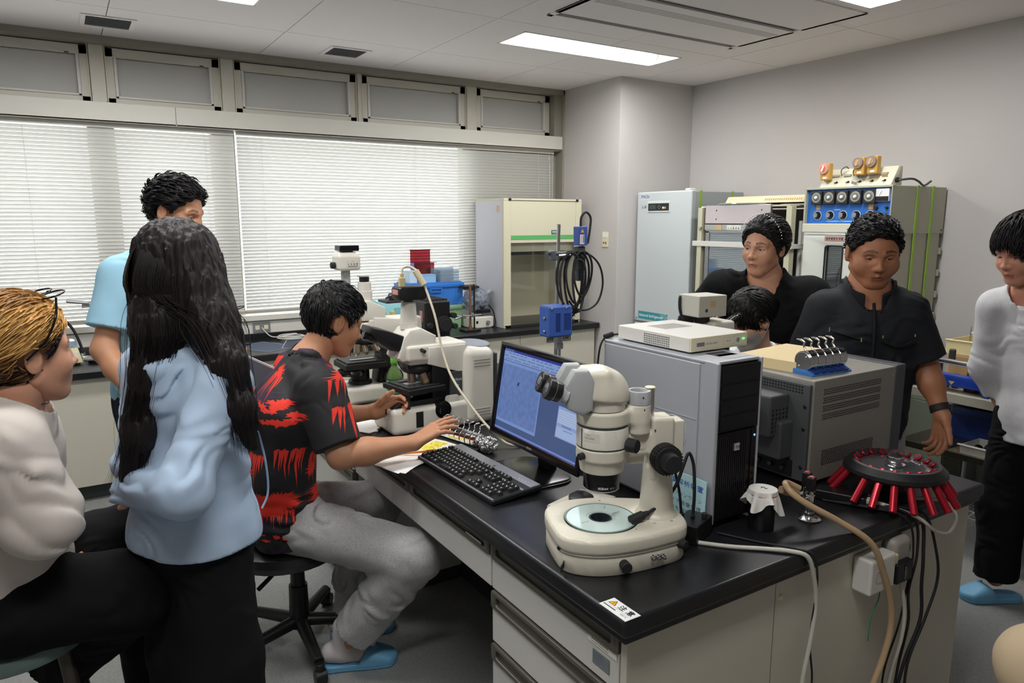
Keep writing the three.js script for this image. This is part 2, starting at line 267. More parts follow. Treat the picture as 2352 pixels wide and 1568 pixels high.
const lamps = [[2.41, 3.65, -3.985, -3.69], [-0.3, 0.945, -3.985, -3.69], [2.41, 3.655, -2.34, -2.05], [-0.3, 0.945, -2.34, -2.05], [-0.3, 0.945, -0.7, -0.41]];
const AC = [2.31, 3.735, -3.33, -2.4];

const cut = (r, h) => {   // rectangle [x0,x1,z0,z1] minus rectangle h
  const [a, b, c, d] = r, x0 = Math.max(a, h[0]), x1 = Math.min(b, h[1]), z0 = Math.max(c, h[2]), z1 = Math.min(d, h[3]);
  if (x0 >= x1 || z0 >= z1) return [r];
  return [[a, b, c, z0], [a, b, z1, d], [a, x0, z0, z1], [x1, b, z0, z1]].filter((q) => q[1] - q[0] > 1e-3 && q[3] - q[2] > 1e-3);
};
{
  const holes = [...lamps, AC];
  let back = [[WX0, WX1, WZ0 + 0.1, WZ1]];
  for (const h of holes) back = back.flatMap((r) => cut(r, h));
  const ceiling = struct('ceiling', [bb(WX0 - 0.2, WX1 + 0.2, HC + 0.14, HC + 0.25, WZ0 - 0.3, WZ1 + 0.2, 0), ...back.map((r) => bb(r[0], r[1], HC + 0.006, HC + 0.02, r[2], r[3], 0))], M.groove);
  for (let i = -5; i < 5; i++) for (let j = -1; j < 9; j++) {
    const g = 0.0022, x0 = Math.max(WX0, 1.224 + i * 0.906 + g), x1 = Math.min(WX1, 1.224 + (i + 1) * 0.906 - g), z0 = Math.max(WZ0 + 0.1, -4.43 + (j - 0) * 0.9 + g), z1 = Math.min(WZ1, -4.43 + (j + 1) * 0.9 - g);
    if (x1 - x0 < 0.02 || z1 - z0 < 0.02) continue;
    let rs = [[x0, x1, z0, z1]];
    for (const h of holes) rs = rs.flatMap((r) => cut(r, h));
    if (rs.length) part('ceiling_panel', rs.map((r) => bb(r[0], r[1], HC, HC + 0.008, r[2], r[3], 0)), M.ceil, ceiling);
  }
}
// recessed fluorescent fittings
lamps.forEach(([x0, x1, z0, z1], i) => {
  const cxm = (x0 + x1) / 2, czm = (z0 + z1) / 2, w = x1 - x0, d = z1 - z0;
  const t = thing('ceiling_light', ['bright recessed fluorescent ceiling light above the tall cabinets, whole fitting in view', 'recessed fluorescent ceiling light cut by the top edge of the picture, on the window side', 'recessed fluorescent ceiling light whose corner shows at the top right, past the air conditioner', 'recessed fluorescent ceiling light above the picture at the left', 'recessed fluorescent ceiling light above the picture, right over the viewer'][i], 'ceiling light', [cxm, HC, czm], 0, 'recessed fluorescent lights');
  const e = M.enamel || (M.enamel = mat(240, 240, 238, 0.35));
  part('housing', [bx(w, 0.004, d, 0, 0.085, 0, 0), bx(w, 0.085, 0.004, 0, 0.042, -d / 2 + 0.002, 0), bx(w, 0.085, 0.004, 0, 0.042, d / 2 - 0.002, 0), bx(0.004, 0.085, d, -w / 2 + 0.002, 0.042, 0, 0), bx(0.004, 0.085, d, w / 2 - 0.002, 0.042, 0, 0)], e, t);
  part('trim_frame', [bx(w + 0.02, 0.004, 0.012, 0, -0.001, -d / 2 - 0.004, 0.001), bx(w + 0.02, 0.004, 0.012, 0, -0.001, d / 2 + 0.004, 0.001), bx(0.012, 0.004, d + 0.02, -w / 2 - 0.004, -0.001, 0, 0.001), bx(0.012, 0.004, d + 0.02, w / 2 + 0.004, -0.001, 0, 0.001)], M.white, t);
  const glow = M.tube || (M.tube = new THREE.MeshStandardMaterial({ color: 0xffffff, emissive: new THREE.Color(1, 0.99, 0.98), emissiveIntensity: 6 }));
  for (const s of [-1, 1]) {
    part('lamp_tube', cx(0.0165, w - 0.1, -w / 2 + 0.05, 0.045, s * 0.07, 14), glow, t);
    for (const q of [-1, 1]) part('lamp_socket', bx(0.03, 0.05, 0.04, q * (w / 2 - 0.03), 0.05, s * 0.07, 0.003), e, t);
  }
  const L = new THREE.RectAreaLight(LAMPCOL, LAMP, w - 0.06, d - 0.05);
  L.position.set(cxm, HC + 0.02, czm); L.lookAt(cxm, 0, czm); scene.add(L);
});
{ // ceiling cassette air conditioner
  const [x0, x1, z0, z1] = AC, xm = (x0 + x1) / 2, t = thing('air_conditioner', 'long flush ceiling air conditioner with two dark louvre slots', 'air conditioner', [xm, HC, (z0 + z1) / 2]);
  const w = x1 - x0, d = z1 - z0, s1 = -d / 2 + 0.05, s2 = -d / 2 + 0.5;
  part('panel', [bx(w, 0.014, 0.035, 0, 0, -d / 2 + 0.0175, 0.002), bx(w, 0.014, 0.405, 0, 0, -d / 2 + 0.2825, 0.002), bx(w, 0.014, d - 0.535, 0, 0, (0.535 - d / 2 + d / 2) / 2 + 0.0, 0.002), bx(0.03, 0.014, d, -w / 2 + 0.015, 0, 0, 0.002), bx(0.03, 0.014, d, w / 2 - 0.015, 0, 0, 0.002)], M.ceil, t);
  for (const s of [s1 + 0.012, s2 + 0.012]) {
    part('louvre', bx(w - 0.08, 0.005, 0.02, 0, -0.003, s + 0.014, 0.001, 0.5), M.scopeG, t);
    part('slot', bx(w - 0.06, 0.05, 0.05, 0, 0.05, s, 0), M.dark, t);
  }
  for (const k of [0.1, 0.12, 0.14, 0.16]) part('grille_line', bx(w - 0.1, 0.002, 0.004, 0, -0.0075, s2 - k, 0), M.scopeG, t);
}
[[0.334, -4.745], [1.69, -4.74]].forEach(([x, z], i) => {
  const t = thing('ceiling_vent', ['square grey ceiling vent at the left, above the second high window', 'square grey ceiling vent in mid ceiling, above the third high window'][i], 'vent', [x, HC, z], 0, 'ceiling vents');
  part('frame', [bx(0.27, 0.008, 0.025, 0, -0.002, -0.122, 0.002), bx(0.27, 0.008, 0.025, 0, -0.002, 0.122, 0.002), bx(0.025, 0.008, 0.22, -0.122, -0.002, 0, 0.002), bx(0.025, 0.008, 0.22, 0.122, -0.002, 0, 0.002)], M.ceil, t);
  for (let k = 0; k < 12; k++) part('louvre', bx(0.22, 0.002, 0.014, 0, -0.001, -0.1 + k * 0.0182, 0, 0.5), M.grey, t);
  part('mesh_panel', bx(0.22, 0.002, 0.22, 0, 0.001, 0, 0), M.greyD, t);
});

// ---------------------------------------------------------------- window wall
const posts = [[0.285, 0.08], [1.032, 0.08], [1.94, 0.03], [2.868, 0.085], [-0.62, 0.08], [-1.52, 0.08]];
{
  const f = struct('trim_1', [bb(WX0, 3.73, 2.645, HC + 0.006, WZ0, WZ0 + 0.105, 0.002), bb(3.64, 3.73, 2.2, 2.66, WZ0 - 0.02, WZ0 + 0.08, 0.003), bb(3.712, 3.735, 0.77, 2.685, WZ0, WZ0 + 0.105, 0.003)], M.frameD);
  for (const [x, w] of posts) part('mullion', bb(x - w / 2, x + w / 2, 2.29, 2.65, WZ0 - 0.03, WZ0 + 0.03, 0.003), M.frame, f);
  for (const [x, w] of posts) part('mullion_strip', [bb(x - w / 2 - 0.008, x - w / 2 - 0.003, 2.29, 2.65, WZ0, WZ0 + 0.025, 0.001), bb(x + w / 2 + 0.003, x + w / 2 + 0.008, 2.29, 2.65, WZ0, WZ0 + 0.025, 0.001)], M.cream, f);
  const v = struct('trim_2', bb(WX0, 3.712, 2.19, 2.2, WZ0 - 0.01, WZ0 + 0.1, 0.001), M.frame);
  part('valance_board', bb(WX0, 0.692, 2.19, 2.305, WZ0 + 0.085, WZ0 + 0.1, 0.002), M.valance, v);
  part('valance_board', bb(0.694, 3.712, 2.19, 2.305, WZ0 + 0.085, WZ0 + 0.1, 0.002), M.valance, v);
  part('valance_top', bb(WX0, 3.712, 2.295, 2.303, WZ0 - 0.03, WZ0 + 0.086, 0.001), M.valance, v);
}
const edges = [-2.45, -1.57, -1.47, -0.66, -0.58, 0.243, 0.326, 0.99, 1.074, 1.923, 1.957, 2.824, 2.912, 3.636];
for (let i = 0; i < 7; i++) {
  const x0 = edges[2 * i], x1 = edges[2 * i + 1], w = struct('window_' + (i + 1), [
    bb(x0, x1, 2.585, 2.64, WZ0 - 0.03, WZ0 + 0.012, 0.003), bb(x0, x1, 2.305, 2.345, WZ0 - 0.03, WZ0 + 0.012, 0.003),
    bb(x0, x0 + 0.05, 2.305, 2.64, WZ0 - 0.03, WZ0 + 0.012, 0.003), bb(x1 - 0.05, x1, 2.305, 2.64, WZ0 - 0.03, WZ0 + 0.012, 0.003)], M.frame);
  part('bead', [bb(x0 + 0.05, x0 + 0.066, 2.345, 2.585, WZ0 - 0.01, WZ0 + 0.018, 0.002), bb(x1 - 0.066, x1 - 0.05, 2.345, 2.585, WZ0 - 0.01, WZ0 + 0.018, 0.002), bb(x0 + 0.05, x1 - 0.05, 2.345, 2.357, WZ0 - 0.01, WZ0 + 0.018, 0.002)], M.cabW, w);
  part('shade_panel', bb(x0 + 0.06, x1 - 0.06, 2.35, 2.582, WZ0 - 0.028, WZ0 - 0.012, 0), M.shade, w);
  if (i !== 4) part('sticker', bx(0.024, 0.008, 0.002, x1 - 0.11, 2.588, WZ0 + 0.012, 0), M.greyD, w);
}
{ // window glass, mullions behind the blinds, and the sill
  const w = struct('window_8', [bb(WX0, 3.73, 0.93, 0.965, WZ0 - 0.17, WZ0 - 0.1, 0.002), bb(WX0, 3.73, 2.2, 2.26, WZ0 - 0.17, WZ0 - 0.1, 0.002), ...[0.28, 1.0, -0.6, -1.5, -2.6].map((x) => bb(x - 0.075, x + 0.075, 0.93, 2.25, WZ0 - 0.17, WZ0 - 0.075, 0.004)), bb(2.84, 2.9, 0.93, 2.25, WZ0 - 0.17, WZ0 - 0.075, 0.004), bb(2.9, 3.73, 0.93, 2.25, WZ0 - 0.165, WZ0 - 0.16, 0), bb(3.68, 3.73, 0.93, 2.25, WZ0 - 0.17, WZ0 + 0.0, 0.003)], M.frameD);
  const xs = [-2.6, -1.5, -0.6, 0.28, 1.0, 1.94, 2.87];
  for (let i = 0; i + 1 < xs.length; i++) part('pane', bb(xs[i] + 0.04, xs[i + 1] - 0.01, 0.96, 2.21, WZ0 - 0.142, WZ0 - 0.138, 0), M.glass, w);
  struct('trim_3', [bb(WX0, 3.73, 0.905, 0.945, WZ0 - 0.1, WZ0 + 0.035, 0.004), bb(WX0, 3.73, 0.8, 0.9, WZ0 - 0.01, WZ0 + 0.012, 0.002)], M.valance);
}
const SLATTILT = -0.95;
// venetian blinds: each slat a thin crowned blade
function blind(label, x0, x1, cords) {
  const t = thing('venetian_blind', label, 'blind', [(x0 + x1) / 2, 2.19, WZ0 + 0.035], 0, 'white venetian blinds');
  const w = x1 - x0, a = SLATTILT;
  const prof = []; for (let i = 0; i <= 4; i++) { const s = i / 4 * 2 - 1; prof.push([s * 0.0125, 0.0016 * (1 - s * s)]); }
  const out = [...prof, ...prof.slice().reverse().map(([p, q]) => [p, q - 0.0006])];
  const g = ext(out, w, 0).rotateY(Math.PI / 2).translate(-w / 2, 0, 0);
  const slat = fix(put(g, 0, 0, 0, a));
  part('head_rail', bx(w, 0.03, 0.03, 0, -0.012, 0, 0.002), M.cabW, t);
  for (let i = 0; i < 51; i++) { const m = new THREE.Mesh(slat, M.slat); m.name = 'slat'; m.position.y = -0.045 - i * 0.0228; m.castShadow = m.receiveShadow = true; t.add(m); }
  part('bottom_rail', bx(w, 0.014, 0.026, 0, -1.208, 0, 0.004), M.cabW, t);
  for (const c of cords) part('ladder_cord', [cyl(V(c - (x0 + x1) / 2, -0.02, 0.0125), V(c - (x0 + x1) / 2, -1.21, 0.0125), 0.0012, 0.0012, 5), cyl(V(c - (x0 + x1) / 2, -0.02, -0.0125), V(c - (x0 + x1) / 2, -1.21, -0.0125), 0.0012, 0.0012, 5)], M.white, t);
  return t;
}

blind('white venetian blind on the left window, behind the standing people', -2.55, 1.045, [-2.3, -1.2, -0.127, 0.862]);
blind('wide white venetian blind on the right window, beside the wall column', 1.062, 3.66, [1.22, 2.357, 3.5]);
part('pull_cord', [cyl(V(0, 0, 0), V(0.02, -1.0, 0), 0.0015, 0.0015, 5), cyl(V(0.04, 0, 0), V(0.03, -1.1, 0), 0.0015, 0.0015, 5)], M.white, scene.children.find((o) => o.name === 'venetian_blind_001')).position.set(1.24, -0.02, 0.03);

// ---------------------------------------------------------------- wall counter
solo('counter_top', 'long black worktop running under the window with a low upstand', 'worktop', [bb(WX0 + 0.01, 3.722, 0.725, 0.77, WZ0 + 0.012, -4.56, 0.008, 2), bb(WX0 + 0.01, 3.72, 0.765, 0.815, WZ0 + 0.012, WZ0 + 0.03, 0.003)], M.top);
function cupboard(x0, x1, label, doors = 2, handleIn = true) {
  const t = thing('base_cabinet', label, 'cabinet', [(x0 + x1) / 2, 0, -4.62], 0, 'cream cabinets under the window worktop'), w = x1 - x0;
  part('carcass', bb(-w / 2 + 0.001, w / 2 - 0.001, 0.09, 0.724, -0.56, 0, 0.002), M.cab, t);
  part('toe_kick', bb(-w / 2 + 0.001, w / 2 - 0.001, 0, 0.09, -0.55, -0.04, 0), M.kick, t);
  for (let i = 0; i < doors; i++) {
    const a = -w / 2 + i * w / doors + 0.0015, b = -w / 2 + (i + 1) * w / doors - 0.0015, hx = (doors === 1 || i > 0) ? a + 0.075 : b - 0.075;
    const d = part('door', ext([[a, 0.095], [b, 0.095], [b, 0.722], [a, 0.722]], 0.02, 0.0015, false, 1, [[[hx - 0.036, 0.648], [hx + 0.036, 0.648], [hx + 0.036, 0.676], [hx - 0.036, 0.676]]]), M.cab, t);
    part('pull', [bx(0.084, 0.006, 0.006, hx, 0.679, 0.021, 0.001), bx(0.084, 0.006, 0.006, hx, 0.645, 0.021, 0.001), bx(0.006, 0.04, 0.006, hx - 0.039, 0.662, 0.021, 0.001), bx(0.006, 0.04, 0.006, hx + 0.039, 0.662, 0.021, 0.001), bx(0.072, 0.028, 0.002, hx, 0.662, 0.004, 0)], M.handle, d);
  }
}
cupboard(-1.12, -0.221, 'cream cabinet under the window worktop at the left edge of the picture');
cupboard(-0.219, 0.681, 'cream cabinet under the window worktop, behind the seated person with bleached hair', 1);
cupboard(0.683, 1.598, 'cream cabinet under the window worktop, behind the person in the red and black shirt');
cupboard(1.6, 2.298, 'cream cabinet under the window worktop, behind the microscopes');
cupboard(2.3, 2.963, 'cream cabinet under the window worktop, below the microscope in a plastic bag', 1);
cupboard(2.965, 3.7, 'cream cabinet with two recessed pulls below the clean bench');

{
  const t = thing('switch_plate', 'small cream thermostat plate on the wall column', 'switch', [3.729, 1.45, -4.52]);
  part('plate', bx(0.006, 0.12, 0.075, -0.003, 0, 0, 0.002), M.cream, t); part('printed_label', bx(0.002, 0.035, 0.055, -0.0065, 0.035, 0, 0), M.paper, t);
  part('button', [bx(0.004, 0.014, 0.012, -0.007, -0.025, -0.015, 0.001), bx(0.004, 0.014, 0.012, -0.007, -0.025, 0.012, 0.001)], M.greyD, t);
  const s = thing('wall_socket', 'grey double wall socket below the window sill, beside the coiled cable', 'socket', [1.16, 0.855, WZ0 + 0.012]);
  part('plate', bx(0.12, 0.07, 0.006, 0, 0, 0.003, 0.002), M.grey, s); part('outlet', [bx(0.03, 0.03, 0.003, -0.03, 0, 0.007, 0.001), bx(0.03, 0.03, 0.003, 0.03, 0, 0.007, 0.001)], M.cream, s);
}

// ---------------------------------------------------------------- the centre bench
const BX0 = 0.898, BX1 = 2.358, BZ0 = -3.43, BZ1 = -1.0;
solo('lab_worktop', 'large black laboratory bench top carrying the microscopes and the computer', 'bench top', [bb(BX0, BX1, 0.757, 0.8, BZ0, BZ1, 0.012, 3), bb(BX0 + 0.008, BX1 - 0.008, 0.742, 0.762, BZ0 + 0.008, BZ1 - 0.008, 0.004)], M.top);
function drawerUnit(label, z0, z1, fronts, carc) {
  const t = thing('drawer_cabinet', label, 'cabinet', [0.93, 0, (z0 + z1) / 2]), d = (z1 - z0) / 2;
  part('carcass', bb(0.02, carc, 0.06, 0.7405, -d + 0.001, d - 0.001, 0.002), M.cabW, t);
  part('toe_kick', bb(0.05, carc, 0, 0.06, -d + 0.001, d - 0.001, 0), M.kick, t);
  for (const [y0, y1] of fronts) {
    const f = part('drawer', bb(0, 0.02, y0 + 0.002, y1 - 0.05, -d + 0.002, d - 0.002, 0.002), M.cabW, t);
    // bronze pull rail with an oval finger recess along the upper edge
    const hole = rrect(2 * d - 0.05, 0.026, 0.0125);
    part('pull_rail', [ext(rrect(2 * d - 0.002, 0.052, 0.01), 0.012, 0.003, false, 2, [hole]).rotateY(-Math.PI / 2).translate(0.006, y1 - 0.027, 0), bb(0.004, 0.02, y1 - 0.05, y1 - 0.001, -d + 0.003, d - 0.003, 0)], M.handle, f);
  }
  return t;
}
const du = drawerUnit('white drawer cabinet with bronze pull rails at the near corner of the bench', -1.585, -1.05, [[0.598, 0.741], [0.44, 0.596], [0.28, 0.438], [0.07, 0.278]], 0.49);
{
  const lab = print(256, 64, (x, w, h) => { x.fillStyle = '#e9e7dc'; x.fillRect(0, 0, w, h); smallPrint(x, 34, 30, 200, 1, 26, '#6a4438'); smallPrint(x, 34, 50, 200, 1, 14, '#333'); });
  part('name_strip', sheet(0.1, 0.022, -0.0015, 0.682, 0.21, 0, -Math.PI / 2), lab, du);
  const grey = print(256, 200, (x, w, h) => { x.fillStyle = '#7d868d'; x.fillRect(0, 0, w, h); x.strokeStyle = '#2b3136'; x.lineWidth = 4; x.strokeRect(5, 5, w - 10, h - 10); for (const y of [60, 100, 145]) { x.beginPath(); x.moveTo(5, y); x.lineTo(w - 5, y); x.stroke(); } smallPrint(x, 30, 36, 180, 1, 24, '#222'); smallPrint(x, 20, 80, 200, 1, 15, '#222'); smallPrint(x, 20, 122, 200, 1, 15, '#222'); smallPrint(x, 20, 168, 110, 1, 16, '#222'); });
  part('asset_plate', sheet(0.058, 0.034, -0.0012, 0.642, 0.207, 0, -Math.PI / 2), grey, du);
  const t = thing('apron_drawers', 'pair of shallow white drawers under the bench top above the knee space', 'drawers', [0.93, 0, -2.128]);
  part('rail_box', bb(0.02, 0.4, 0.612, 0.741, -0.538, 0.538, 0.002), M.cabW, t);
  for (const z of [-0.27, 0.27]) {
    const f = part('drawer', bb(0, 0.02, 0.6, 0.69, z - 0.268, z + 0.268, 0.002), M.cabW, t);
    part('pull_rail', [ext(rrect(0.534, 0.05, 0.01), 0.012, 0.003, false, 2, [rrect(0.48, 0.026, 0.0125)]).rotateY(-Math.PI / 2).translate(0.006, 0.716, z), bb(0.004, 0.02, 0.69, 0.741, z - 0.266, z + 0.266, 0)], M.handle, f);
  }
  part('name_strip', sheet(0.09, 0.016, -0.0015, 0.7, 0.44, 0, -Math.PI / 2), lab, t);
}
drawerUnit('white drawer cabinet under the far half of the bench, behind the grey trousers', -3.4, -2.69, [[0.598, 0.741], [0.33, 0.596], [0.07, 0.328]], 0.49);
{
  let t = thing('bench_cabinet', 'row of cabinets forming the core and far side of the bench', 'cabinet', [1.628, 0, -2.2]);
  part('core', bb(-0.19, 0.2, 0.03, 0.741, -1.2, 1.148, 0), M.cabW, t);
  part('kick_board', bb(-0.21, -0.195, 0, 0.09, -1.2, 1.15, 0), M.kick, t);
  for (let i = 0; i < 4; i++) { const a = -1.2 + i * 0.5875; part('cabinet_front', bb(0.205, 0.695, 0.06, 0.741, a + 0.002, a + 0.585, 0.003), M.cabW, t); }
  t = thing('end_board', 'grey beige board closing the near end of the bench, with brown edge clips', 'panel', [1.628, 0, -2.2]);
  part('board', bb(-0.698, 0.702, 0.03, 0.741, 1.152, 1.172, 0.002), M.cab, t);
  for (const y of [0.72, 0.58, 0.44, 0.3, 0.16]) part('edge_clip', bx(0.016, 0.05, 0.012, 0.706, y - 0.025, 1.16, 0.003), mat(74, 66, 56, 0.5), t);
  part('cover_cap', lat([[0, 0.006], [0.006, 0.005], [0.0085, 0.002], [0.009, 0]], -0.203, 0.686, 1.172, 16, Math.PI / 2), M.cream, t);
  part('seam', bx(0.0012, 0.5, 0.001, -0.222, 0.49, 1.1722, 0), M.handle, t);
}
{ // caution plate on the near corner of the top
  const p = print(340, 170, (x, w, h) => {
    x.fillStyle = '#e6e8e6'; x.fillRect(0, 0, w, h);
    x.fillStyle = '#1a1a1a'; x.beginPath(); x.moveTo(66, 14); x.lineTo(112, 88); x.lineTo(20, 88); x.fill();
    x.fillStyle = '#f2b71e'; x.beginPath(); x.moveTo(66, 26); x.lineTo(101, 82); x.lineTo(31, 82); x.fill();
    x.fillStyle = '#1a1a1a'; x.fillRect(62, 44, 8, 22); x.fillRect(62, 70, 8, 7);
    kanji(x, ['chu', 'i'], 140, 18, 72, '#161616', 0.13, 100); x.fillStyle = '#9aa'; x.fillRect(14, 102, w - 28, 3);
    smallPrint(x, 16, 130, 195, 1, 36, '#2b2b2b'); x.fillStyle = '#2b2b2b'; x.font = '34px sans-serif'; x.fillText('180°C', 222, 143);
  });
  const t = thing('caution_plate', 'small white caution sign with a yellow triangle on the bench corner', 'sign', [0.9215, 0.8, -1.045], -Math.PI / 2);
  part('plate', bx(0.084, 0.0012, 0.042, 0, 0.0006, 0, 0), M.white, t); part('print', sheet(0.083, 0.041, 0, 0.0014, 0, -Math.PI / 2), p, t);
}
// ---------------------------------------------------------------- stereo microscope (x: to its back, z: towards the camera)
{
  const t = thing('stereo_microscope', 'cream stereo microscope with glass stage plate at the near corner of the bench', 'microscope', [1.056, 0.8, -1.276], -0.365);
  const egg = (s, o = 0) => [[-0.128 * s, 0], [-0.118 * s, 0.085 * s], [-0.06 * s, 0.125 * s], [0.02 * s, 0.13 * s], [0.12 * s, 0.108 * s], [0.19 * s, 0.075 * s], [0.206 * s, 0], [0.19 * s, -0.075 * s], [0.12 * s, -0.108 * s], [0.02 * s, -0.13 * s], [-0.06 * s, -0.125 * s], [-0.118 * s, -0.085 * s]];
  part('base_lower', flat(ext(egg(0.97), 0.05, 0.006, true, 2)), M.scope, t);
  part('base_cover', flat(ext(egg(1), 0.041, 0.012, true, 4, [circ(0.086, 40)])).translate(0, 0.048, 0), M.scope, t);
  part('base_seam', flat(ext(egg(0.985), 0.004, 0.001, true, 1)).translate(0, 0.047, 0), M.scopeD, t);
  const gl = part('stage_plate', flat(ext(circ(0.084, 48), 0.005, 0.001, false, 1, [circ(0.0285, 32)])).translate(0, 0.0835, 0), phys(205, 226, 220, 0.08, { clearcoat: 1, clearcoatRoughness: 0.04 }), t);
  part('stage_rim', lat([[0.084, 0], [0.087, 0], [0.087, 0.002], [0.084, 0.002]], 0, 0.0868, 0, 48), mat(120, 146, 138, 0.3), gl);
  part('lens_ring', lat([[0.0185, -0.03], [0.0235, -0.012], [0.028, 0.001], [0.0285, 0.0035], [0.025, 0.003], [0.022, -0.01], [0.017, -0.028]], 0, 0.0855, 0, 36), mat(74, 82, 88, 0.3, 0.6), t);
  part('lens', lat([[0, 0.004], [0.01, 0.003], [0.0185, -0.001], [0.0185, -0.004], [0, -0.004]], 0, 0.06, 0, 28), M.lens, t);
  part('fine_ring', [lat([[0.034, 0], [0.0345, 0.0004], [0.035, 0]], 0, 0.0886, 0, 40)], M.scopeG, t);
  for (const [x, z, r] of [[-0.045, 0.02, 0.4], [0.045, -0.02, 0.4], [0.03, -0.06, 1.2]]) part('stage_mark', bx(0.022, 0.0006, 0.003, x, 0.0888, z, 0, 0, r), M.scopeG, t);
  part('front_switch', bx(0.012, 0.012, 0.034, -0.112, 0.052, 0.058, 0.004, 0, -0.75), M.blackGloss, t);
  part('yellow_mark', bx(0.006, 0.0006, 0.006, 0.1, 0.0892, 0.02, 0), M.yellow, t);
  part('screw', [cy(0.003, 0.002, 0.06, 0.088, 0.083), cy(0.003, 0.002, 0.115, 0.088, 0.06), cy(0.004, 0.002, 0.16, 0.088, 0.055), cy(0.003, 0.002, 0.03, 0.088, -0.1)], M.scopeD, t);
  parts('knob', [cyl(V(0.015, 0.028, 0.12), V(0.015, 0.028, 0.15), 0.011, 0.013, 20), cyl(V(0.165, 0.045, 0.075), V(0.18, 0.045, 0.1), 0.012, 0.011, 20)], M.rubber, t);
  part('jack', [0, 1, 2].flatMap((i) => [cyl(V(0.088 + i * 0.013, 0.032, 0.105), V(0.09 + i * 0.013, 0.032, 0.128), 0.0035), cyl(V(0.089 + i * 0.013, 0.032, 0.112), V(0.089 + i * 0.013, 0.032, 0.114), 0.0055), cyl(V(0.089 + i * 0.013, 0.032, 0.12), V(0.089 + i * 0.013, 0.032, 0.122), 0.0055)]), M.steel, t);
  part('nameplate', bx(0.002, 0.016, 0.09, -0.107, 0.02, 0.07, 0, 0, -0.5), M.blackMatte, t);
  // column and focus carriage
  part('column', netMesh(blend(0.02, cap([0.143, 0.085, 0], [0.143, 0.2, 0], 0.043, 0.035), vcyl(0.143, 0, 0.05, 0.07, 0.092, 0.006)), [0.07, 0.06, -0.06, 0.22, 0.25, 0.06], 0.004), M.scope, t);
  part('focus_carriage', netMesh(blend(0.012, rbox([0.143, 0.26, 0], [0.028, 0.078, 0.032], 0.008), rbox([0.1, 0.275, 0], [0.045, 0.028, 0.022], 0.008), rbox([0.085, 0.25, 0], [0.02, 0.03, 0.008], 0.004)), [0.02, 0.16, -0.05, 0.19, 0.36, 0.05], 0.0035), M.scope, t);
  part('carriage_back', bx(0.03, 0.085, 0.045, 0.185, 0.285, 0, 0.004), M.scope, t);
  part('focus_knob', [-1, 1].flatMap((s) => [cyl(V(0.143, 0.243, s * 0.03), V(0.143, 0.243, s * 0.034), 0.027), cyl(V(0.143, 0.243, s * 0.034), V(0.143, 0.243, s * 0.066), 0.037, 0.034, 36), cyl(V(0.143, 0.243, s * 0.066), V(0.143, 0.243, s * 0.094), 0.024, 0.022, 30)]), M.rubber, t);
  part('knob_rib', [-1, 1].flatMap((s) => Array.from({ length: 30 }, (_, i) => { const a = i / 30 * TAU; return bx(0.003, 0.003, 0.028, 0.143 + 0.0355 * Math.cos(a), 0.243 + 0.0355 * Math.sin(a), s * 0.05, 0, 0, 0, a); })), M.black, t);
  // zoom body
  part('mount_ring', netMesh(blend(0.012, vcyl(0, 0, 0.0625, 0.243, 0.273, 0.004), rbox([0.06, 0.26, 0], [0.05, 0.013, 0.022], 0.006)), [-0.08, 0.22, -0.08, 0.12, 0.29, 0.08], 0.0035), M.scope, t);
  part('lower_barrel', lat([[0, 0.212], [0.05, 0.212], [0.0525, 0.214], [0.058, 0.248], [0, 0.248]], 0, 0, 0, 40), M.scope, t);
  const ob = part('objective', lat([[0, 0.163], [0.028, 0.163], [0.04, 0.165], [0.0435, 0.17], [0.0445, 0.212], [0, 0.2125]], 0, 0, 0, 40), M.blackGloss, t);
  part('white_line', lat([[0.0425, 0.1675], [0.0433, 0.1683], [0.0432, 0.169]], 0, 0, 0, 40), M.white, ob);
  const word = print(256, 48, (x, w, h) => { x.fillStyle = '#0e0e10'; x.fillRect(0, 0, w, h); x.fillStyle = '#e8e8e8'; x.font = 'italic bold 40px sans-serif'; x.fillText('Nikon', 20, 38); x.font = '18px sans-serif'; x.fillText('WD 78', 160, 34); });
  const bend = (w, h, r, y, a0) => { const g = new THREE.CylinderGeometry(r, r, h, 12, 1, true, a0 - w / r / 2, w / r); return fix(g.translate(0, y, 0)); };
  part('objective_print', bend(0.055, 0.0095, 0.0447, 0.178, 0.0), word, ob);
  part('zoom_housing', lat([[0, 0.275], [0.06, 0.275], [0.062, 0.277], [0.062, 0.322], [0.06, 0.325], [0, 0.325]], 0, 0, 0, 44), M.scopeW, t);
  const zp = print(256, 128, (x, w, h) => { x.fillStyle = '#dedbd0'; x.fillRect(0, 0, w, h); x.fillStyle = '#55534e'; x.font = 'italic 30px sans-serif'; x.fillText('Nikon', 40, 42); x.font = '44px sans-serif'; x.fillText('SMZ800', 20, 92); });
  part('zoom_print', bend(0.042, 0.02, 0.0622, 0.305, -0.75), zp, t);
  part('zoom_seam', [bx(0.002, 0.045, 0.002, -0.058, 0.3, 0.023, 0), lat([[0.0605, 0.2735], [0.0615, 0.2735], [0.0615, 0.2755], [0.0605, 0.2755]], 0, 0, 0, 40), lat([[0.0605, 0.3245], [0.0612, 0.3245], [0.0612, 0.328], [0.0605, 0.328]], 0, 0, 0, 40)], M.greyD, t);
  parts('zoom_knob', [cyl(V(0.045, 0.285, 0.05), V(0.062, 0.285, 0.07), 0.017, 0.016, 24), cyl(V(-0.056, 0.258, 0.03), V(-0.068, 0.258, 0.037), 0.0085), cyl(V(0.045, 0.295, -0.05), V(0.062, 0.295, -0.068), 0.017, 0.016, 24)], M.rubber, t);
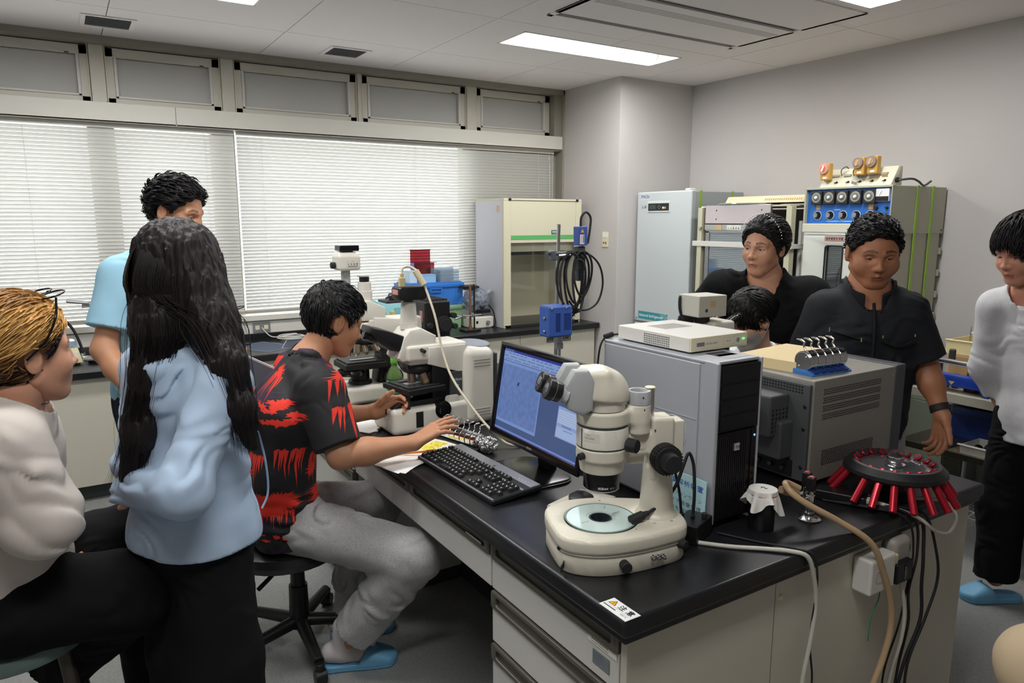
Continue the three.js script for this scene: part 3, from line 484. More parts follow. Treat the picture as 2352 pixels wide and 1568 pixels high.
  // beam splitter with photo tube
  part('beam_splitter', netMesh(blend(0.016, vcyl(0, 0, 0.0625, 0.328, 0.362, 0.005), rbox([0.05, 0.342, 0.006], [0.05, 0.016, 0.024], 0.008), vcyl(0.086, 0.008, 0.029, 0.3, 0.372, 0.004)), [-0.08, 0.28, -0.08, 0.14, 0.39, 0.08], 0.0032), M.scope, t);
  part('photo_tube', lat([[0.0205, 0.05], [0.0215, 0.0], [0.0285, 0.0], [0.0285, 0.03], [0.0275, 0.032], [0.0215, 0.032], [0.02, 0.028], [0.02, 0.004], [0, 0.004]].slice(1), 0.086, 0.372, 0.008, 36), M.scopeG, t);
  part('tube_bore', cy(0.0205, 0.003, 0.086, 0.376, 0.008), M.dark, t);
  part('pin_hole', [sph(0.002, 0.086, 0.392, 0.0365), sph(0.002, 0.09, 0.362, 0.0365), sph(0.002, 0.12, 0.31, 0.033)], M.dark, t);
  part('steel_post', cy(0.0115, 0.095, 0.118, 0.31, -0.002), M.steel, t); part('post_cap', cy(0.013, 0.004, 0.118, 0.405, -0.002), M.cream, t);
  // binocular head
  part('head_neck', lat([[0, 0.364], [0.052, 0.364], [0.053, 0.366], [0.05, 0.392], [0, 0.392]], 0, 0, 0, 40), M.scopeW, t);
  part('head_housing', netMesh((x, y, z) => { const a = ell([0.0, 0.395, 0], [0.062, 0.066, 0.056])(x, y, z), b = rbox([-0.03, 0.425, 0], [0.032, 0.036, 0.05], 0.014)(x, y, z); return smax(smin(a, b, 0.025), 0.388 - y - x * 0.12, 0.004); }, [-0.08, 0.37, -0.075, 0.08, 0.48, 0.075], 0.003), M.scope, t);
  for (const s of [-1, 1]) {
    const h = part('prism_housing', ext([[-0.05, -0.056], [-0.014, -0.074], [0.01, -0.06], [0.014, 0.006], [-0.002, 0.034], [-0.036, 0.034], [-0.056, 0.0]], 0.034, 0.008, false, 3).translate(-0.05, 0.432, s * 0.037 - 0.017), M.scopeG, t);
    const a = V(-0.08, 0.4, s * 0.036), d = V(-0.93, 0.36, 0).normalize(), at = (k) => a.clone().addScaledVector(d, k);
    part('eye_tube', [cyl(at(0.02), at(0.028), 0.0215, 0.0205, 26), cyl(at(0.026), at(0.042), 0.0185, 0.0185, 26)], M.scopeG, h);
    part('eyepiece', [cyl(at(0.038), at(0.056), 0.0235, 0.0235, 28), cyl(at(0.055), at(0.072), 0.0255, 0.025, 28)], M.black, h);
    part('eye_lens', cyl(at(0.071), at(0.0726), 0.0145, 0.0145, 24), M.lens, h);
    part('eyepiece_ring', cyl(at(0.054), at(0.055), 0.0239, 0.0239, 28), M.alu, h);
  }
}
// ---------------------------------------------------------------- gooseneck stage lamp
{
  const t = thing('gooseneck_lamp', 'black gooseneck lamp bending from a control box over the glass stage', 'lamp');
  part('control_box', bx(0.1, 0.05, 0.065, 1.31, 0.825, -1.215, 0.003, 0, 0.35), M.black, t);
  part('dial', [cy(0.0075, 0.014, 1.285, 0.85, -1.232), cy(0.0075, 0.014, 1.335, 0.85, -1.2), cy(0.006, 0.01, 1.31, 0.85, -1.216)], M.rubber, t);
  part('gooseneck', tube([[1.31, 0.85, -1.216], [1.312, 0.92, -1.216], [1.306, 1.0, -1.22], [1.292, 1.025, -1.222], [1.275, 1.0, -1.22], [1.24, 0.955, -1.21], [1.19, 0.925, -1.2], [1.14, 0.908, -1.2]], 0.0042, 60), M.rubber, t);
  part('lamp_head', [cyl(V(1.142, 0.908, -1.2), V(1.128, 0.904, -1.204), 0.006, 0.008), cyl(V(1.128, 0.904, -1.204), V(1.094, 0.893, -1.212), 0.0115, 0.0125)], M.rubber, t);
  part('supply_cable', tube([[1.285, 0.862, -1.232], [1.278, 0.92, -1.235], [1.262, 0.985, -1.24], [1.255, 1.02, -1.245]], 0.0035, 30), M.rubber, t);
  rebase(t, 1.31, 0.8, -1.215);
}
// ---------------------------------------------------------------- computer tower and the box on it
{
  const x0 = 1.375, x1 = 1.545, z1 = -1.212, z0 = -1.665, y0 = 0.812, y1 = 1.247, t = thing('computer_tower', 'silver computer tower with black front panel standing on the bench', 'computer');
  part('case', bb(x0 + 0.002, x1 - 0.002, y0, y1 - 0.004, z0, z1 - 0.022, 0.004), M.pcSide, t);
  part('side_panel', bb(x0 - 0.001, x0 + 0.004, y0 + 0.006, y1 - 0.012, z0 + 0.004, z1 - 0.062, 0.002), M.pcSide, t);
  part('top_cover', bb(x0, x1, y1 - 0.01, y1, z0, z1 - 0.01, 0.004), M.pcSide, t);
  part('front_frame', [bb(x0, x0 + 0.012, y0, y1, z1 - 0.05, z1, 0.006, 2), bb(x1 - 0.006, x1, y0, y1, z1 - 0.05, z1, 0.003)], M.pcSide, t);
  const fb = part('front_bezel', [bb(x0 + 0.01, x1 - 0.004, 1.06, y1 - 0.012, z1 - 0.03, z1 - 0.002, 0.004), bb(x0 + 0.01, x1 - 0.004, y0 + 0.004, 1.056, z1 - 0.03, z1 - 0.006, 0.002)], M.blackGloss, t);
  for (let i = 0; i < 15; i++) part('grille_bar', bb(x0 + 0.014 + i * 0.0078, x0 + 0.018 + i * 0.0078, y0 + 0.01, 1.05, z1 - 0.01, z1 - 0.003, 0.0008), M.black, fb);
  for (let i = 0; i < 4; i++) part('drive_bay', bb(x0 + 0.016, x1 - 0.014, 1.066 + i * 0.041, 1.104 + i * 0.041, z1 - 0.01, z1 + 0.0002, 0.002), M.blackGloss, fb);
  part('logo_badge', sheet(0.019, 0.019, x0 + 0.084, 1.015, z1 + 0.0006), print(96, 96, (x) => { x.fillStyle = '#b9bcc0'; x.fillRect(0, 0, 96, 96); x.fillStyle = '#15171a'; x.font = 'italic bold 66px sans-serif'; x.fillText('hp', 14, 68); }), fb);
  part('badge_plate', bx(0.02, 0.02, 0.006, x0 + 0.084, 1.015, z1 - 0.003, 0.001), M.alu, fb);
  part('power_light', [cz(0.003, 0.003, x1 - 0.016, 1.036, z1 - 0.004)], new THREE.MeshStandardMaterial({ color: 0x2040ff, emissive: 0x3560ff, emissiveIntensity: 7 }), fb);
  part('front_strip', bb(x1 - 0.026, x1 - 0.008, y0 + 0.004, 1.052, z1 - 0.01, z1 - 0.003, 0.001), M.blackGloss, fb);
  part('model_print', sheet(0.05, 0.016, x1 - 0.017, 0.885, z1 - 0.0024, 0, 0, Math.PI / 2), print(160, 52, (x, w, h) => { x.fillStyle = '#141416'; x.fillRect(0, 0, w, h); x.fillStyle = '#b8bac0'; x.font = 'bold 44px sans-serif'; x.fillText('Z', 18, 42); x.font = '30px sans-serif'; x.fillText('400', 54, 42); }), fb);
  // large embossed circle mark on the side
  const lx = x0 - 0.0012;
  part('embossed_mark', [lat([[0.047, -0.001], [0.049, 0.0008], [0.051, -0.001]], lx, 1.03, -1.36, 48, 0, 0, Math.PI / 2), bx(0.0016, 0.06, 0.004, lx, 1.045, -1.375, 0, -0.3), bx(0.0016, 0.045, 0.004, lx, 1.022, -1.355, 0, -0.3), bx(0.0016, 0.06, 0.004, lx, 1.01, -1.342, 0, -0.3), bx(0.0016, 0.045, 0.004, lx, 1.028, -1.325, 0, -0.3), bx(0.0016, 0.004, 0.02, lx, 1.044, -1.366, 0), bx(0.0016, 0.004, 0.02, lx, 1.044, -1.334, 0), bx(0.0016, 0.003, 0.16, lx, 1.085, -1.36, 0), bx(0.0016, 0.003, 0.16, lx, 0.975, -1.36, 0)], M.pcSide, t);
  part('warning_strip', bb(x0 + 0.07, x1 - 0.03, y1, y1 + 0.0006, z1 - 0.11, z1 - 0.06, 0), M.blackMatte, t);
  part('top_label', sheet(0.09, 0.05, x1 - 0.06, y1 + 0.0006, z1 - 0.055, -Math.PI / 2), print(128, 72, (x, w, h) => { x.fillStyle = '#a9adae'; x.fillRect(0, 0, w, h); x.fillStyle = '#8fb39a'; x.fillRect(10, 8, 50, 18); smallPrint(x, 8, 40, 100, 2, 14, '#667'); }), t);
  part('foot', [[x0 + 0.03, z1 - 0.05], [x1 - 0.03, z1 - 0.05], [x0 + 0.03, z0 + 0.05], [x1 - 0.03, z0 + 0.05]].map(([x, z]) => cy(0.014, 0.012, x, 0.8, z)), M.rubber, t);
  rebase(t, 1.46, 0.8, -1.44);
}
{
  const t = thing('converter_box', 'flat cream digital interface box lying on the computer tower', 'electronics', [1.515, 1.247, -1.485]);
  part('case', bx(0.226, 0.04, 0.292, 0, 0.024, 0, 0.003), M.cabW, t);
  part('front_panel', bx(0.222, 0.038, 0.004, 0, 0.024, 0.147, 0.001), M.cream, t);
  part('front_print', sheet(0.2, 0.028, 0, 0.024, 0.1495), print(400, 56, (x, w, h) => { x.fillStyle = '#e0dac0'; x.fillRect(0, 0, w, h); x.fillStyle = '#777'; x.fillRect(20, 18, 60, 22); x.fillStyle = '#444'; x.font = '14px sans-serif'; x.fillText('DIGITAL SIGHT', 90, 34); x.strokeStyle = '#999'; x.strokeRect(230, 8, 90, 38); x.fillText('DS-U1', 250, 32); x.fillStyle = '#8a9096'; x.beginPath(); x.arc(345, 28, 14, 0, 7); x.fill(); }), t);
  part('status_light', [bx(0.008, 0.004, 0.002, 0.094, 0.026, 0.1505, 0)], new THREE.MeshStandardMaterial({ color: 0x40ff60, emissive: 0x60ff70, emissiveIntensity: 2.2 }), t);
  part('vent', [0, 1, 2, 3, 4].flatMap((j) => Array.from({ length: 14 }, (_, i) => bx(0.0008, 0.003, 0.004, -0.1132, 0.01 + j * 0.006, -0.03 + i * 0.0075, 0))), M.greyD, t);
  part('top_vent', Array.from({ length: 8 }, (_, i) => bx(0.11, 0.0008, 0.003, 0, 0.0443, -0.08 + i * 0.01, 0)), M.scopeD, t);
  part('foot', [[-0.09, 0.12], [0.09, 0.12], [-0.09, -0.12], [0.09, -0.12]].map(([x, z]) => cy(0.008, 0.0045, x, 0, z)), M.rubber, t);
  const c = thing('ferrite_cable', 'black cable with a ferrite lump at the back of the computer tower', 'cable');
  part('cable', tube([[1.43, 1.262, -1.635], [1.42, 1.258, -1.655], [1.39, 1.253, -1.665], [1.362, 1.235, -1.66], [1.36, 1.1, -1.68], [1.355, 0.95, -1.7], [1.36, 0.81, -1.72]], 0.003, 50), M.rubber, c);
  part('ferrite', cyl(V(1.408, 1.2585, -1.662), V(1.377, 1.252, -1.664), 0.008), M.rubber, c);
  rebase(c, 1.36, 0.8, -1.68);
}
// ---------------------------------------------------------------- boxy video monitor seen from behind
{
  const t = thing('video_monitor', 'grey boxy video monitor with perforated side, turned away, on the bench', 'monitor'), x0 = 1.86, x1 = 2.34, z1 = -1.272, z0 = -1.66, y1 = 1.13;
  const shell = mat(136, 134, 126, 0.5), dk = mat(74, 76, 77, 0.55);
  part('shell', bb(x0, x1 - 0.05, 0.812, y1, z0, z1, 0.004), shell, t);
  part('bezel', bb(x1 - 0.052, x1, 0.808, y1 + 0.004, z0 - 0.004, z1 + 0.004, 0.005), mat(70, 72, 78, 0.5), t);
  const holes = (x, y, w, h, nx, ny) => { const o = []; for (let j = 0; j < ny; j++) for (let i = 0; i < nx; i++) o.push(bx(w / nx * 0.5, h / ny * 0.55, 0.001, x + (i + (j % 2) * 0.3) * w / nx, y - j * h / ny, z1 + 0.0002, 0)); return o; };
  part('perforation', [0, 1, 2, 3].flatMap((k) => holes(x0 + 0.05, 1.098 - k * 0.026, 0.3, 0.02, 34, 3)), M.dark, t).userData.kind = 'stuff';
  part('perforation', holes(x0 + 0.06, 0.905, 0.27, 0.05, 30, 8), M.dark, t).userData.kind = 'stuff';
  part('screw', [cz(0.005, 0.003, x1 - 0.07, 1.1, z1 - 0.001), cz(0.005, 0.003, x1 - 0.07, 0.83, z1 - 0.001)], M.steel, t);
  // stepped back housing with vents and sockets
  const b = part('back_plate', bb(x0 - 0.012, x0 + 0.002, 0.815, y1 - 0.012, z0 + 0.01, z1 - 0.006, 0.003), dk, t);
  part('tube_cover', [bb(x0 - 0.1, x0 - 0.01, 0.95, 1.08, z0 + 0.06, z1 - 0.075, 0.008), bb(x0 - 0.07, x0 - 0.01, 0.88, 1.0, z0 + 0.09, z1 - 0.055, 0.008), bb(x0 - 0.13, x0 - 0.09, 0.97, 1.05, z0 + 0.1, z1 - 0.12, 0.006)], dk, b);
  const bh = []; for (let j = 0; j < 6; j++) for (let i = 0; i < 5; i++) { bh.push(bx(0.005, 0.006, 0.001, x0 - 0.085 + i * 0.016, 0.97 + j * 0.013, z1 - 0.0747, 0)); }
  for (let i = 0; i < 32; i++) for (let j = 0; j < 3; j++) bh.push(bx(0.001, 0.005, 0.006, x0 - 0.0122, y1 - 0.022 - j * 0.009, z0 + 0.03 + i * 0.0105, 0));
  part('back_vent', bh, M.dark, b).userData.kind = 'stuff';
  part('socket_panel', bb(x0 - 0.016, x0 - 0.01, 0.822, 0.875, z0 + 0.03, z1 - 0.05, 0.001), M.black, b);
  part('socket', [0, 1, 2, 3].map((i) => cx(0.008, 0.012, x0 - 0.026, 0.845, z1 - 0.08 - i * 0.045)), M.steelD, b);
  part('screw', [[1.05, z1 - 0.02], [0.98, z1 - 0.02], [0.86, z1 - 0.02]].map(([y, z]) => cx(0.006, 0.004, x0 - 0.015, y, z)), M.dark, b);
  part('foot', [[x0 + 0.05, z1 - 0.05], [x1 - 0.06, z1 - 0.05], [x0 + 0.05, z0 + 0.05], [x1 - 0.06, z0 + 0.05]].map(([x, z]) => cy(0.015, 0.014, x, 0.8, z)), M.rubber, t);
  rebase(t, 2.1, 0.8, -1.466);
}
{
  const t = thing('old_book', 'thick old book with yellowed cover lying on the video monitor', 'book', [2.05, 1.13, -1.5], 0.12);
  part('cover', [bx(0.3, 0.003, 0.21, 0, 0.0325, 0, 0.001), bx(0.3, 0.003, 0.21, 0, 0.0015, 0, 0.001), bx(0.004, 0.034, 0.21, -0.149, 0.017, 0, 0.001)], mat(216, 196, 152, 0.8), t);
  part('pages', Array.from({ length: 7 }, (_, i) => bx(0.29 - (i % 3) * 0.002, 0.0038, 0.202 - (i % 2) * 0.002, 0, 0.005 + i * 0.0042, 0, 0.0008)), mat(206, 192, 158, 0.9), t);
}
function tally(name, label, pos, turn, n, foil) {
  const t = thing(name, label, 'counter', pos, turn), L = n * 0.024;
  part('base_plate', ext([[-0.03, 0], [0.03, 0], [0.03, 0.003], [0.012, 0.012], [-0.02, 0.012], [-0.03, 0.006]], L + 0.01, 0.001).translate(0, 0, -L / 2 - 0.005), foil ? M.blackMatte : mat(48, 110, 180, 0.5), t);
  if (!foil) part('key_pad', Array.from({ length: n }, (_, i) => bx(0.016, 0.003, 0.018, 0.022, 0.009, -L / 2 + 0.012 + i * 0.024, 0.001, 0, 0, -0.4)), M.navy, t);
  for (let i = 0; i < n; i++) {
    const z = -L / 2 + i * 0.024;
    const u = part('counter_unit', [cyl(V(0, 0.03, z + 0.0008), V(0, 0.03, z + 0.0232), 0.0225, 0.0225, 28), bx(0.02, 0.014, 0.0222, -0.008, 0.0115, z + 0.012, 0.001)], M.chrome, t);
    part('window', bx(0.014, 0.002, 0.017, 0.013, 0.0495, z + 0.012, 0.0005, 0, 0, -0.6), M.blackGloss, u);
    part('digit_wheel', [-1, 0, 1].map((q) => bx(0.007, 0.001, 0.0035, 0.0135, 0.0507, z + 0.012 + q * 0.0048, 0, 0, 0, -0.6)), mat(54, 54, 56, 0.4), u);
    part('lever', [tube([[-0.004, 0.05, z + 0.012], [-0.012, 0.062, z + 0.012], [-0.01, 0.07, z + 0.012], [-0.022, 0.074, z + 0.012]], 0.0022, 14, 6), bx(0.012, 0.0025, 0.008, -0.024, 0.0745, z + 0.012, 0.001)], M.chrome, u);
  }
  part('end_cap', [cyl(V(0, 0.03, L / 2), V(0, 0.03, L / 2 + 0.003), 0.0225, 0.021, 28), sph(0.003, 0.01, 0.04, L / 2 + 0.003), sph(0.003, -0.008, 0.018, L / 2 + 0.003)], M.steel, t);
  return t;
}
tally('tally_counter', 'five unit chrome tally counter on a blue base, on top of the video monitor', [2.0, 1.13, -1.35], -Math.PI / 2 - 0.07, 5).scale.setScalar(1.4);
tally('tally_counter', 'chrome tally counter lying behind the keyboard under the reaching hand', [1.165, 0.8, -2.215], Math.PI + 0.25, 8, true).scale.setScalar(1.15);
{
  const f = (x, y, z) => Math.hypot(x, y * 1.15, z) - 0.03 - 0.006 * N3(x * 60, y * 60, z * 60) - 0.004 * Math.abs(N3(x * 150, y * 150, z * 150));
  const g = netMesh(f, [-0.05, -0.05, -0.05, 0.05, 0.05, 0.05], 0.0028, null, 2);
  const o = solo('foil_ball', 'crumpled ball of aluminium foil beside the keyboard', 'foil', toCreasedNormals(g, 0.25), M.steel); o.position.set(1.206, 0.828, -2.075);
}
// ---------------------------------------------------------------- keyboard and LCD monitor
{
  const t = thing('keyboard', 'black and silver computer keyboard lying askew in front of the screen', 'keyboard', [1.055, 0.806, -1.895], -Math.PI / 2 + 0.03);
  t.rotation.set(0.07, -Math.PI / 2 + 0.03, 0, 'YXZ'); t.scale.set(1.04, 1, 1.05);
  part('body', bx(0.46, 0.017, 0.168, 0, 0.0085, 0, 0.006, 0, 0, 0, 2), M.black, t);
  part('silver_deck', [bx(0.452, 0.004, 0.034, 0, 0.0172, -0.062, 0.0015), bx(0.45, 0.002, 0.008, 0, 0.0172, -0.02, 0.0005), bx(0.45, 0.002, 0.006, 0, 0.0172, 0.079, 0.0005)], mat(150, 153, 158, 0.38, 0.6), t);
  const keys = [];
  const K = 0.0186;
  for (let i = 0; i < 4; i++) for (let j = 0; j < 4; j++) { keys.push([-0.205 + i * 0.095 + j * 0.0172 + (i === 0 ? 0.022 : 0), -0.033, 1]); }
  keys.push([-0.213, -0.033, 1]);
  const rows = [[15, 0], [14, 0.3], [13, 0.6], [12, 0.9]];
  rows.forEach(([n, o], r) => { for (let i = 0; i < n; i++) keys.push([-0.214 + (i + (r && i ? o * 0.6 : 0)) * K, -0.0105 + r * K, i === n - 1 && r ? 1.4 : 1]); });
  [[0, 1.3], [1.5, 1], [2.7, 1], [3.9, 1], [6.2, 3.4], [8.6, 1], [9.7, 1], [10.8, 1], [12, 1.2]].forEach(([c, w]) => keys.push([-0.214 + c * K * 1.04, -0.0105 + 4 * K, w]));
  for (let r = 0; r < 2; r++) for (let i = 0; i < 3; i++) keys.push([0.076 + i * K, -0.0105 + r * K, 1]);
  keys.push([0.076 + K, -0.0105 + 3 * K, 1]); for (let i = 0; i < 3; i++) keys.push([0.076 + i * K, -0.0105 + 4 * K, 1]);
  for (let r = 0; r < 5; r++) for (let i = 0; i < 4; i++) if (!(i === 3 && (r === 2 || r === 4))) keys.push([0.148 + i * K, -0.0105 + r * K, 1]);
  const kg = {}; const mk = (w) => kg[w] || (kg[w] = (() => { const W = 0.0186 * w - 0.0016; const g = new THREE.CylinderGeometry(Math.SQRT1_2 * 0.78, Math.SQRT1_2, 1, 4, 1); g.rotateY(Math.PI / 4); g.scale(W, 0.009, 0.0168); return fix(g.toNonIndexed ? (() => { const q = g.toNonIndexed(); q.computeVertexNormals(); return q; })() : g); })());
  for (const [x, z, w] of keys) { const k = new THREE.Mesh(mk(w), M.blackMatte); k.name = 'key'; k.position.set(x + (w - 1) * 0.0093, 0.0205, z); t.add(k); }
  const lg = keys.filter((k) => k[2] < 2).flatMap(([x, z, w], i) => { const X = x + (w - 1) * 0.0093; return [bx(0.0038, 0.0003, 0.0032, X - 0.0028, 0.0251, z - 0.002, 0), ...(i % 3 ? [bx(0.003, 0.0003, 0.0028, X + 0.0026, 0.0251, z + 0.0022, 0)] : [])]; });
  part('key_legend', lg, mat(206, 200, 180, 0.6), t).userData.kind = 'stuff';
  part('status_light', [0, 1, 2].map((i) => bx(0.004, 0.0006, 0.002, 0.155 + i * 0.014, 0.0194, -0.056, 0)), M.white, t);
  part('logo_mark', bx(0.007, 0.0006, 0.005, 0.02, 0.0194, -0.055, 0), M.dark, t);
  part('foot', [bx(0.02, 0.022, 0.008, -0.19, -0.006, -0.072, 0.002, 0.3), bx(0.02, 0.022, 0.008, 0.19, -0.006, -0.072, 0.002, 0.3)], M.black, t);
}
{
  const t = thing('lcd_monitor', 'black flat computer monitor showing a blue microscope image', 'monitor', [1.225, 0.8, -1.8], -Math.PI / 2 - 0.02);
  // local: x to the right of the screen's viewer, z towards the viewer
  const scr = new THREE.Group();
  part('stand_base', flat(ext(rrect(0.27, 0.2, 0.06), 0.012, 0.004, false, 2)).translate(-0.02, 0, 0.02), M.blackGloss, t);
  part('base_edge', flat(ext(rrect(0.272, 0.202, 0.06), 0.003, 0.001, false, 1)).translate(-0.02, 0.0045, 0.02), M.steel, t);
  part('stand_neck', [bx(0.07, 0.15, 0.03, -0.02, 0.08, -0.045, 0.006, 0.12), bx(0.1, 0.06, 0.025, -0.02, 0.15, -0.045, 0.006, -0.16)], M.black, t);
  const A = -0.16, T = (g) => fix(g.rotateX(A).translate(0, 0.236, -0.0));
  part('housing', T(bx(0.508, 0.318, 0.03, 0, 0, -0.018, 0.006)), M.black, t);
  part('bezel', T(ext([[-0.255, -0.16], [0.255, -0.16], [0.255, 0.16], [-0.255, 0.16]], 0.012, 0.003, false, 2, [[[-0.239, -0.132], [0.239, -0.132], [0.239, 0.142], [-0.239, 0.142]]]).translate(0, 0, -0.004)), M.blackGloss, t);
  const img = canvasTex(956, 548, (x, w, h) => {
    x.fillStyle = '#4a608c'; x.fillRect(0, 0, w, h);
    x.fillStyle = '#2b3f9c'; x.fillRect(0, 0, w, 18); x.fillStyle = '#c8d4f0'; x.font = '11px sans-serif'; x.fillText('Image analysis - [Live]', 8, 13);
    x.fillStyle = '#8ba6dc'; x.fillRect(0, 18, w, 62); x.fillStyle = '#40568a'; for (let r = 0; r < 3; r++) for (let i = 0; i < (r ? 46 : 14); i++) if ((i * 7 + r * 3) % 6) x.fillRect(10 + i * (r ? 18 : 48), 27 + r * 19, r ? 8 : 30, r ? 8 : 4);
    x.fillStyle = '#7e9cd8'; x.fillRect(4, 84, 486, 412);
    const gr = x.createImageData(470, 372); const n = gr.data; let s = 5; for (let i = 0; i < n.length; i += 4) { s = (s * 16807) % 2147483647; const q = (i / 4) % 470, r = (i / 4 / 470) | 0, k = (s % 13) - 6 + 7 * N2(q / 60, r / 60); n[i] = 104 + k; n[i + 1] = 132 + k; n[i + 2] = 190 + k; n[i + 3] = 255; } x.putImageData(gr, 10, 104);
    x.fillStyle = '#1c2a4c'; x.save(); x.translate(222, 214); x.rotate(0.6); x.beginPath(); x.ellipse(0, 0, 7, 16, 0, 0, 7); x.fill(); x.restore();
    for (let i = 0; i < 40; i++) { x.globalAlpha = 0.5; x.beginPath(); x.arc(20 + rr(0, 450), 110 + rr(0, 360), rr(0.8, 2.6), 0, 7); x.fill(); } x.globalAlpha = 1;
    x.fillStyle = '#90acdf'; x.fillRect(700, 250, 250, 190); x.fillStyle = '#b5c8ec'; x.fillRect(706, 268, 238, 84); x.strokeStyle = '#6178ac'; for (let i = 0; i < 6; i++) { x.beginPath(); x.moveTo(706, 282 + i * 14); x.lineTo(944, 282 + i * 14); x.stroke(); }
    x.fillStyle = '#a8bfe8'; x.fillRect(706, 372, 238, 62); x.fillStyle = '#24345c'; x.font = '11px sans-serif'; x.fillText('Length Distribution', 775, 388); for (let i = 0; i < 6; i++) x.fillRect(760 + i * 16, 358, 7, 7);
    x.fillStyle = '#7a92e0'; x.fillRect(0, h - 12, w, 12);
  });
  part('screen', T(sheet(0.478, 0.274, 0, 0.005, -0.002)), new THREE.MeshStandardMaterial({ color: 0x050505, roughness: 0.25, emissive: 0xffffff, emissiveMap: img, emissiveIntensity: SCREEN }), t);
  part('brand_mark', T(bx(0.03, 0.006, 0.001, 0, -0.146, 0.0085, 0)), M.alu, t);
}
// ---------------------------------------------------------------- upright microscope used by the seated person
{
  const t = thing('upright_microscope', 'large white upright microscope with camera, used by the person in red and black', 'microscope'), z = -2.51;
  const prof = (pts, w, b, zc = z) => ext(pts, w, b, false, 2).translate(0, 0, zc - w / 2);
  part('base', netMesh(blend(0.01, rbox([1.19, 0.852, z], [0.2, 0.05, 0.1], 0.018)), [0.96, 0.79, -2.63, 1.42, 0.92, -2.39], 0.006), M.scopeW, t);
  part('base_top', prof([[1.0, 0.9], [1.24, 0.9], [1.24, 0.925], [1.03, 0.925]], 0.15, 0.006), M.black, t);
  part('power_window', [bx(0.004, 0.022, 0.05, 0.988, 0.888, z + 0.02, 0.001)], M.blackGloss, t);
  part('power_light', bx(0.003, 0.01, 0.006, 0.986, 0.892, z + 0.03, 0), new THREE.MeshStandardMaterial({ color: 0x90ff40, emissive: 0xa0ff50, emissiveIntensity: 1.6 }), t);
  part('side_slider', [bx(0.03, 0.06, 0.002, 1.1, 0.855, z + 0.1005, 0.0005), bx(0.012, 0.045, 0.004, 1.108, 0.855, z + 0.1015, 0.001)], M.dark, t);
  part('field_lens', [cy(0.035, 0.02, 1.115, 0.922, z), cy(0.03, 0.012, 1.115, 0.94, z)], M.black, t);
  // limb: wedge sides, dark name band, rounded back pillar
  part('limb', prof([[1.2, 0.81], [1.31, 0.81], [1.31, 1.125], [1.15, 1.125], [1.15, 1.06], [1.27, 1.02], [1.285, 0.93], [1.24, 0.925], [1.17, 0.85]], 0.17, 0.006), M.scopeW, t);
  part('limb_front', prof([[1.19, 0.9], [1.27, 0.93], [1.275, 1.02], [1.2, 1.06], [1.17, 1.05], [1.17, 0.92]], 0.14, 0.006), M.black, t);
  const band = part('name_band', bx(0.05, 0.1, 0.172, 1.268, 0.972, z, 0.003), M.greyD, t);
  part('name_print', sheet(0.046, 0.07, 1.268, 0.975, z + 0.0868), print(128, 190, (x, w, h) => { x.fillStyle = '#45494c'; x.fillRect(0, 0, w, h); x.fillStyle = '#c9ccce'; x.font = 'italic bold 38px sans-serif'; x.fillText('Nikon', 12, 70); x.font = '15px sans-serif'; x.fillText('ECLIPSE', 28, 94); x.font = 'italic bold 34px sans-serif'; x.fillText('80i', 38, 134); }), band);
  part('pillar', netMesh((x, y, zz) => rbox([1.365, 0.955, z], [0.068, 0.155, 0.112], 0.035)(x, y - (x - 1.365) * -0.22 * (y > 1.0 ? (y - 1.0) / 0.1 : 0) * 0.4, zz), [1.28, 0.79, -2.64, 1.45, 1.13, -2.38], 0.006), M.scopeW, t);
  part('pillar_back', bb(1.43, 1.445, 0.81, 1.08, z - 0.1, z + 0.1, 0.004), M.greyD, t);
  part('top_pad', netMesh((x, y, zz) => smax(ell([1.37, 1.105, z], [0.085, 0.02, 0.09])(x, y, zz), -(y - 1.09), 0.004), [1.27, 1.08, -2.62, 1.47, 1.14, -2.4], 0.005), mat(130, 136, 146, 0.6), t);
  for (const y of [1.06, 1.048, 1.036, 0.862, 0.85, 0.838]) part('vent_line', bb(1.33, 1.405, y, y + 0.004, z + 0.109, z + 0.114, 0.001), M.scopeD, t);
  part('arm', bb(1.065, 1.32, 1.075, 1.135, z - 0.08, z + 0.08, 0.012, 2), M.scopeW, t);
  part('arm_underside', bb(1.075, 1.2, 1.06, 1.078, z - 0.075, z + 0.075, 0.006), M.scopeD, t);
  part('side_cover', ext(rrect(0.06, 0.13, 0.012), 0.003, 0.001).translate(1.245, 0.865, z + 0.084), M.scopeW, t);
  // trinocular head, photo tube and camera
  part('head', prof([[1.035, 1.09], [1.06, 1.165], [1.085, 1.195], [1.13, 1.2], [1.195, 1.165], [1.19, 1.075], [1.05, 1.075]], 0.13, 0.01), M.scopeW, t);
  part('head_lever', [cyl(V(1.12, 1.12, z + 0.065), V(1.12, 1.12, z + 0.085), 0.003), cyl(V(1.12, 1.12, z + 0.082), V(1.125, 1.115, z + 0.105), 0.007)], M.rubber, t);
  part('photo_tube', [cy(0.034, 0.028, 1.108, 1.19, z, 0.033, 28), cy(0.0325, 0.08, 1.108, 1.217, z, 0.0275, 28)], M.scopeW, t);
  const cam = part('camera', ext(rrect(0.112, 0.05, 0.014), 0.08, 0.004).translate(1.108, 1.33, z - 0.03), M.black, t);
  part('camera_mount', cy(0.02, 0.012, 1.108, 1.296, z), M.blackGloss, cam);
  part('camera_label', bx(0.002, 0.018, 0.05, 1.0515, 1.335, z + 0.01, 0), mat(220, 150, 140, 0.6), cam);
  part('plug', [bx(0.024, 0.036, 0.018, 1.075, 1.372, z + 0.02, 0.003), bx(0.014, 0.02, 0.012, 1.075, 1.397, z + 0.02, 0.003)], mat(208, 192, 146, 0.5), cam);
  // binocular eyepieces
  const d = V(-0.93, 0.36, 0).normalize(), a0 = V(1.06, 1.13, z);
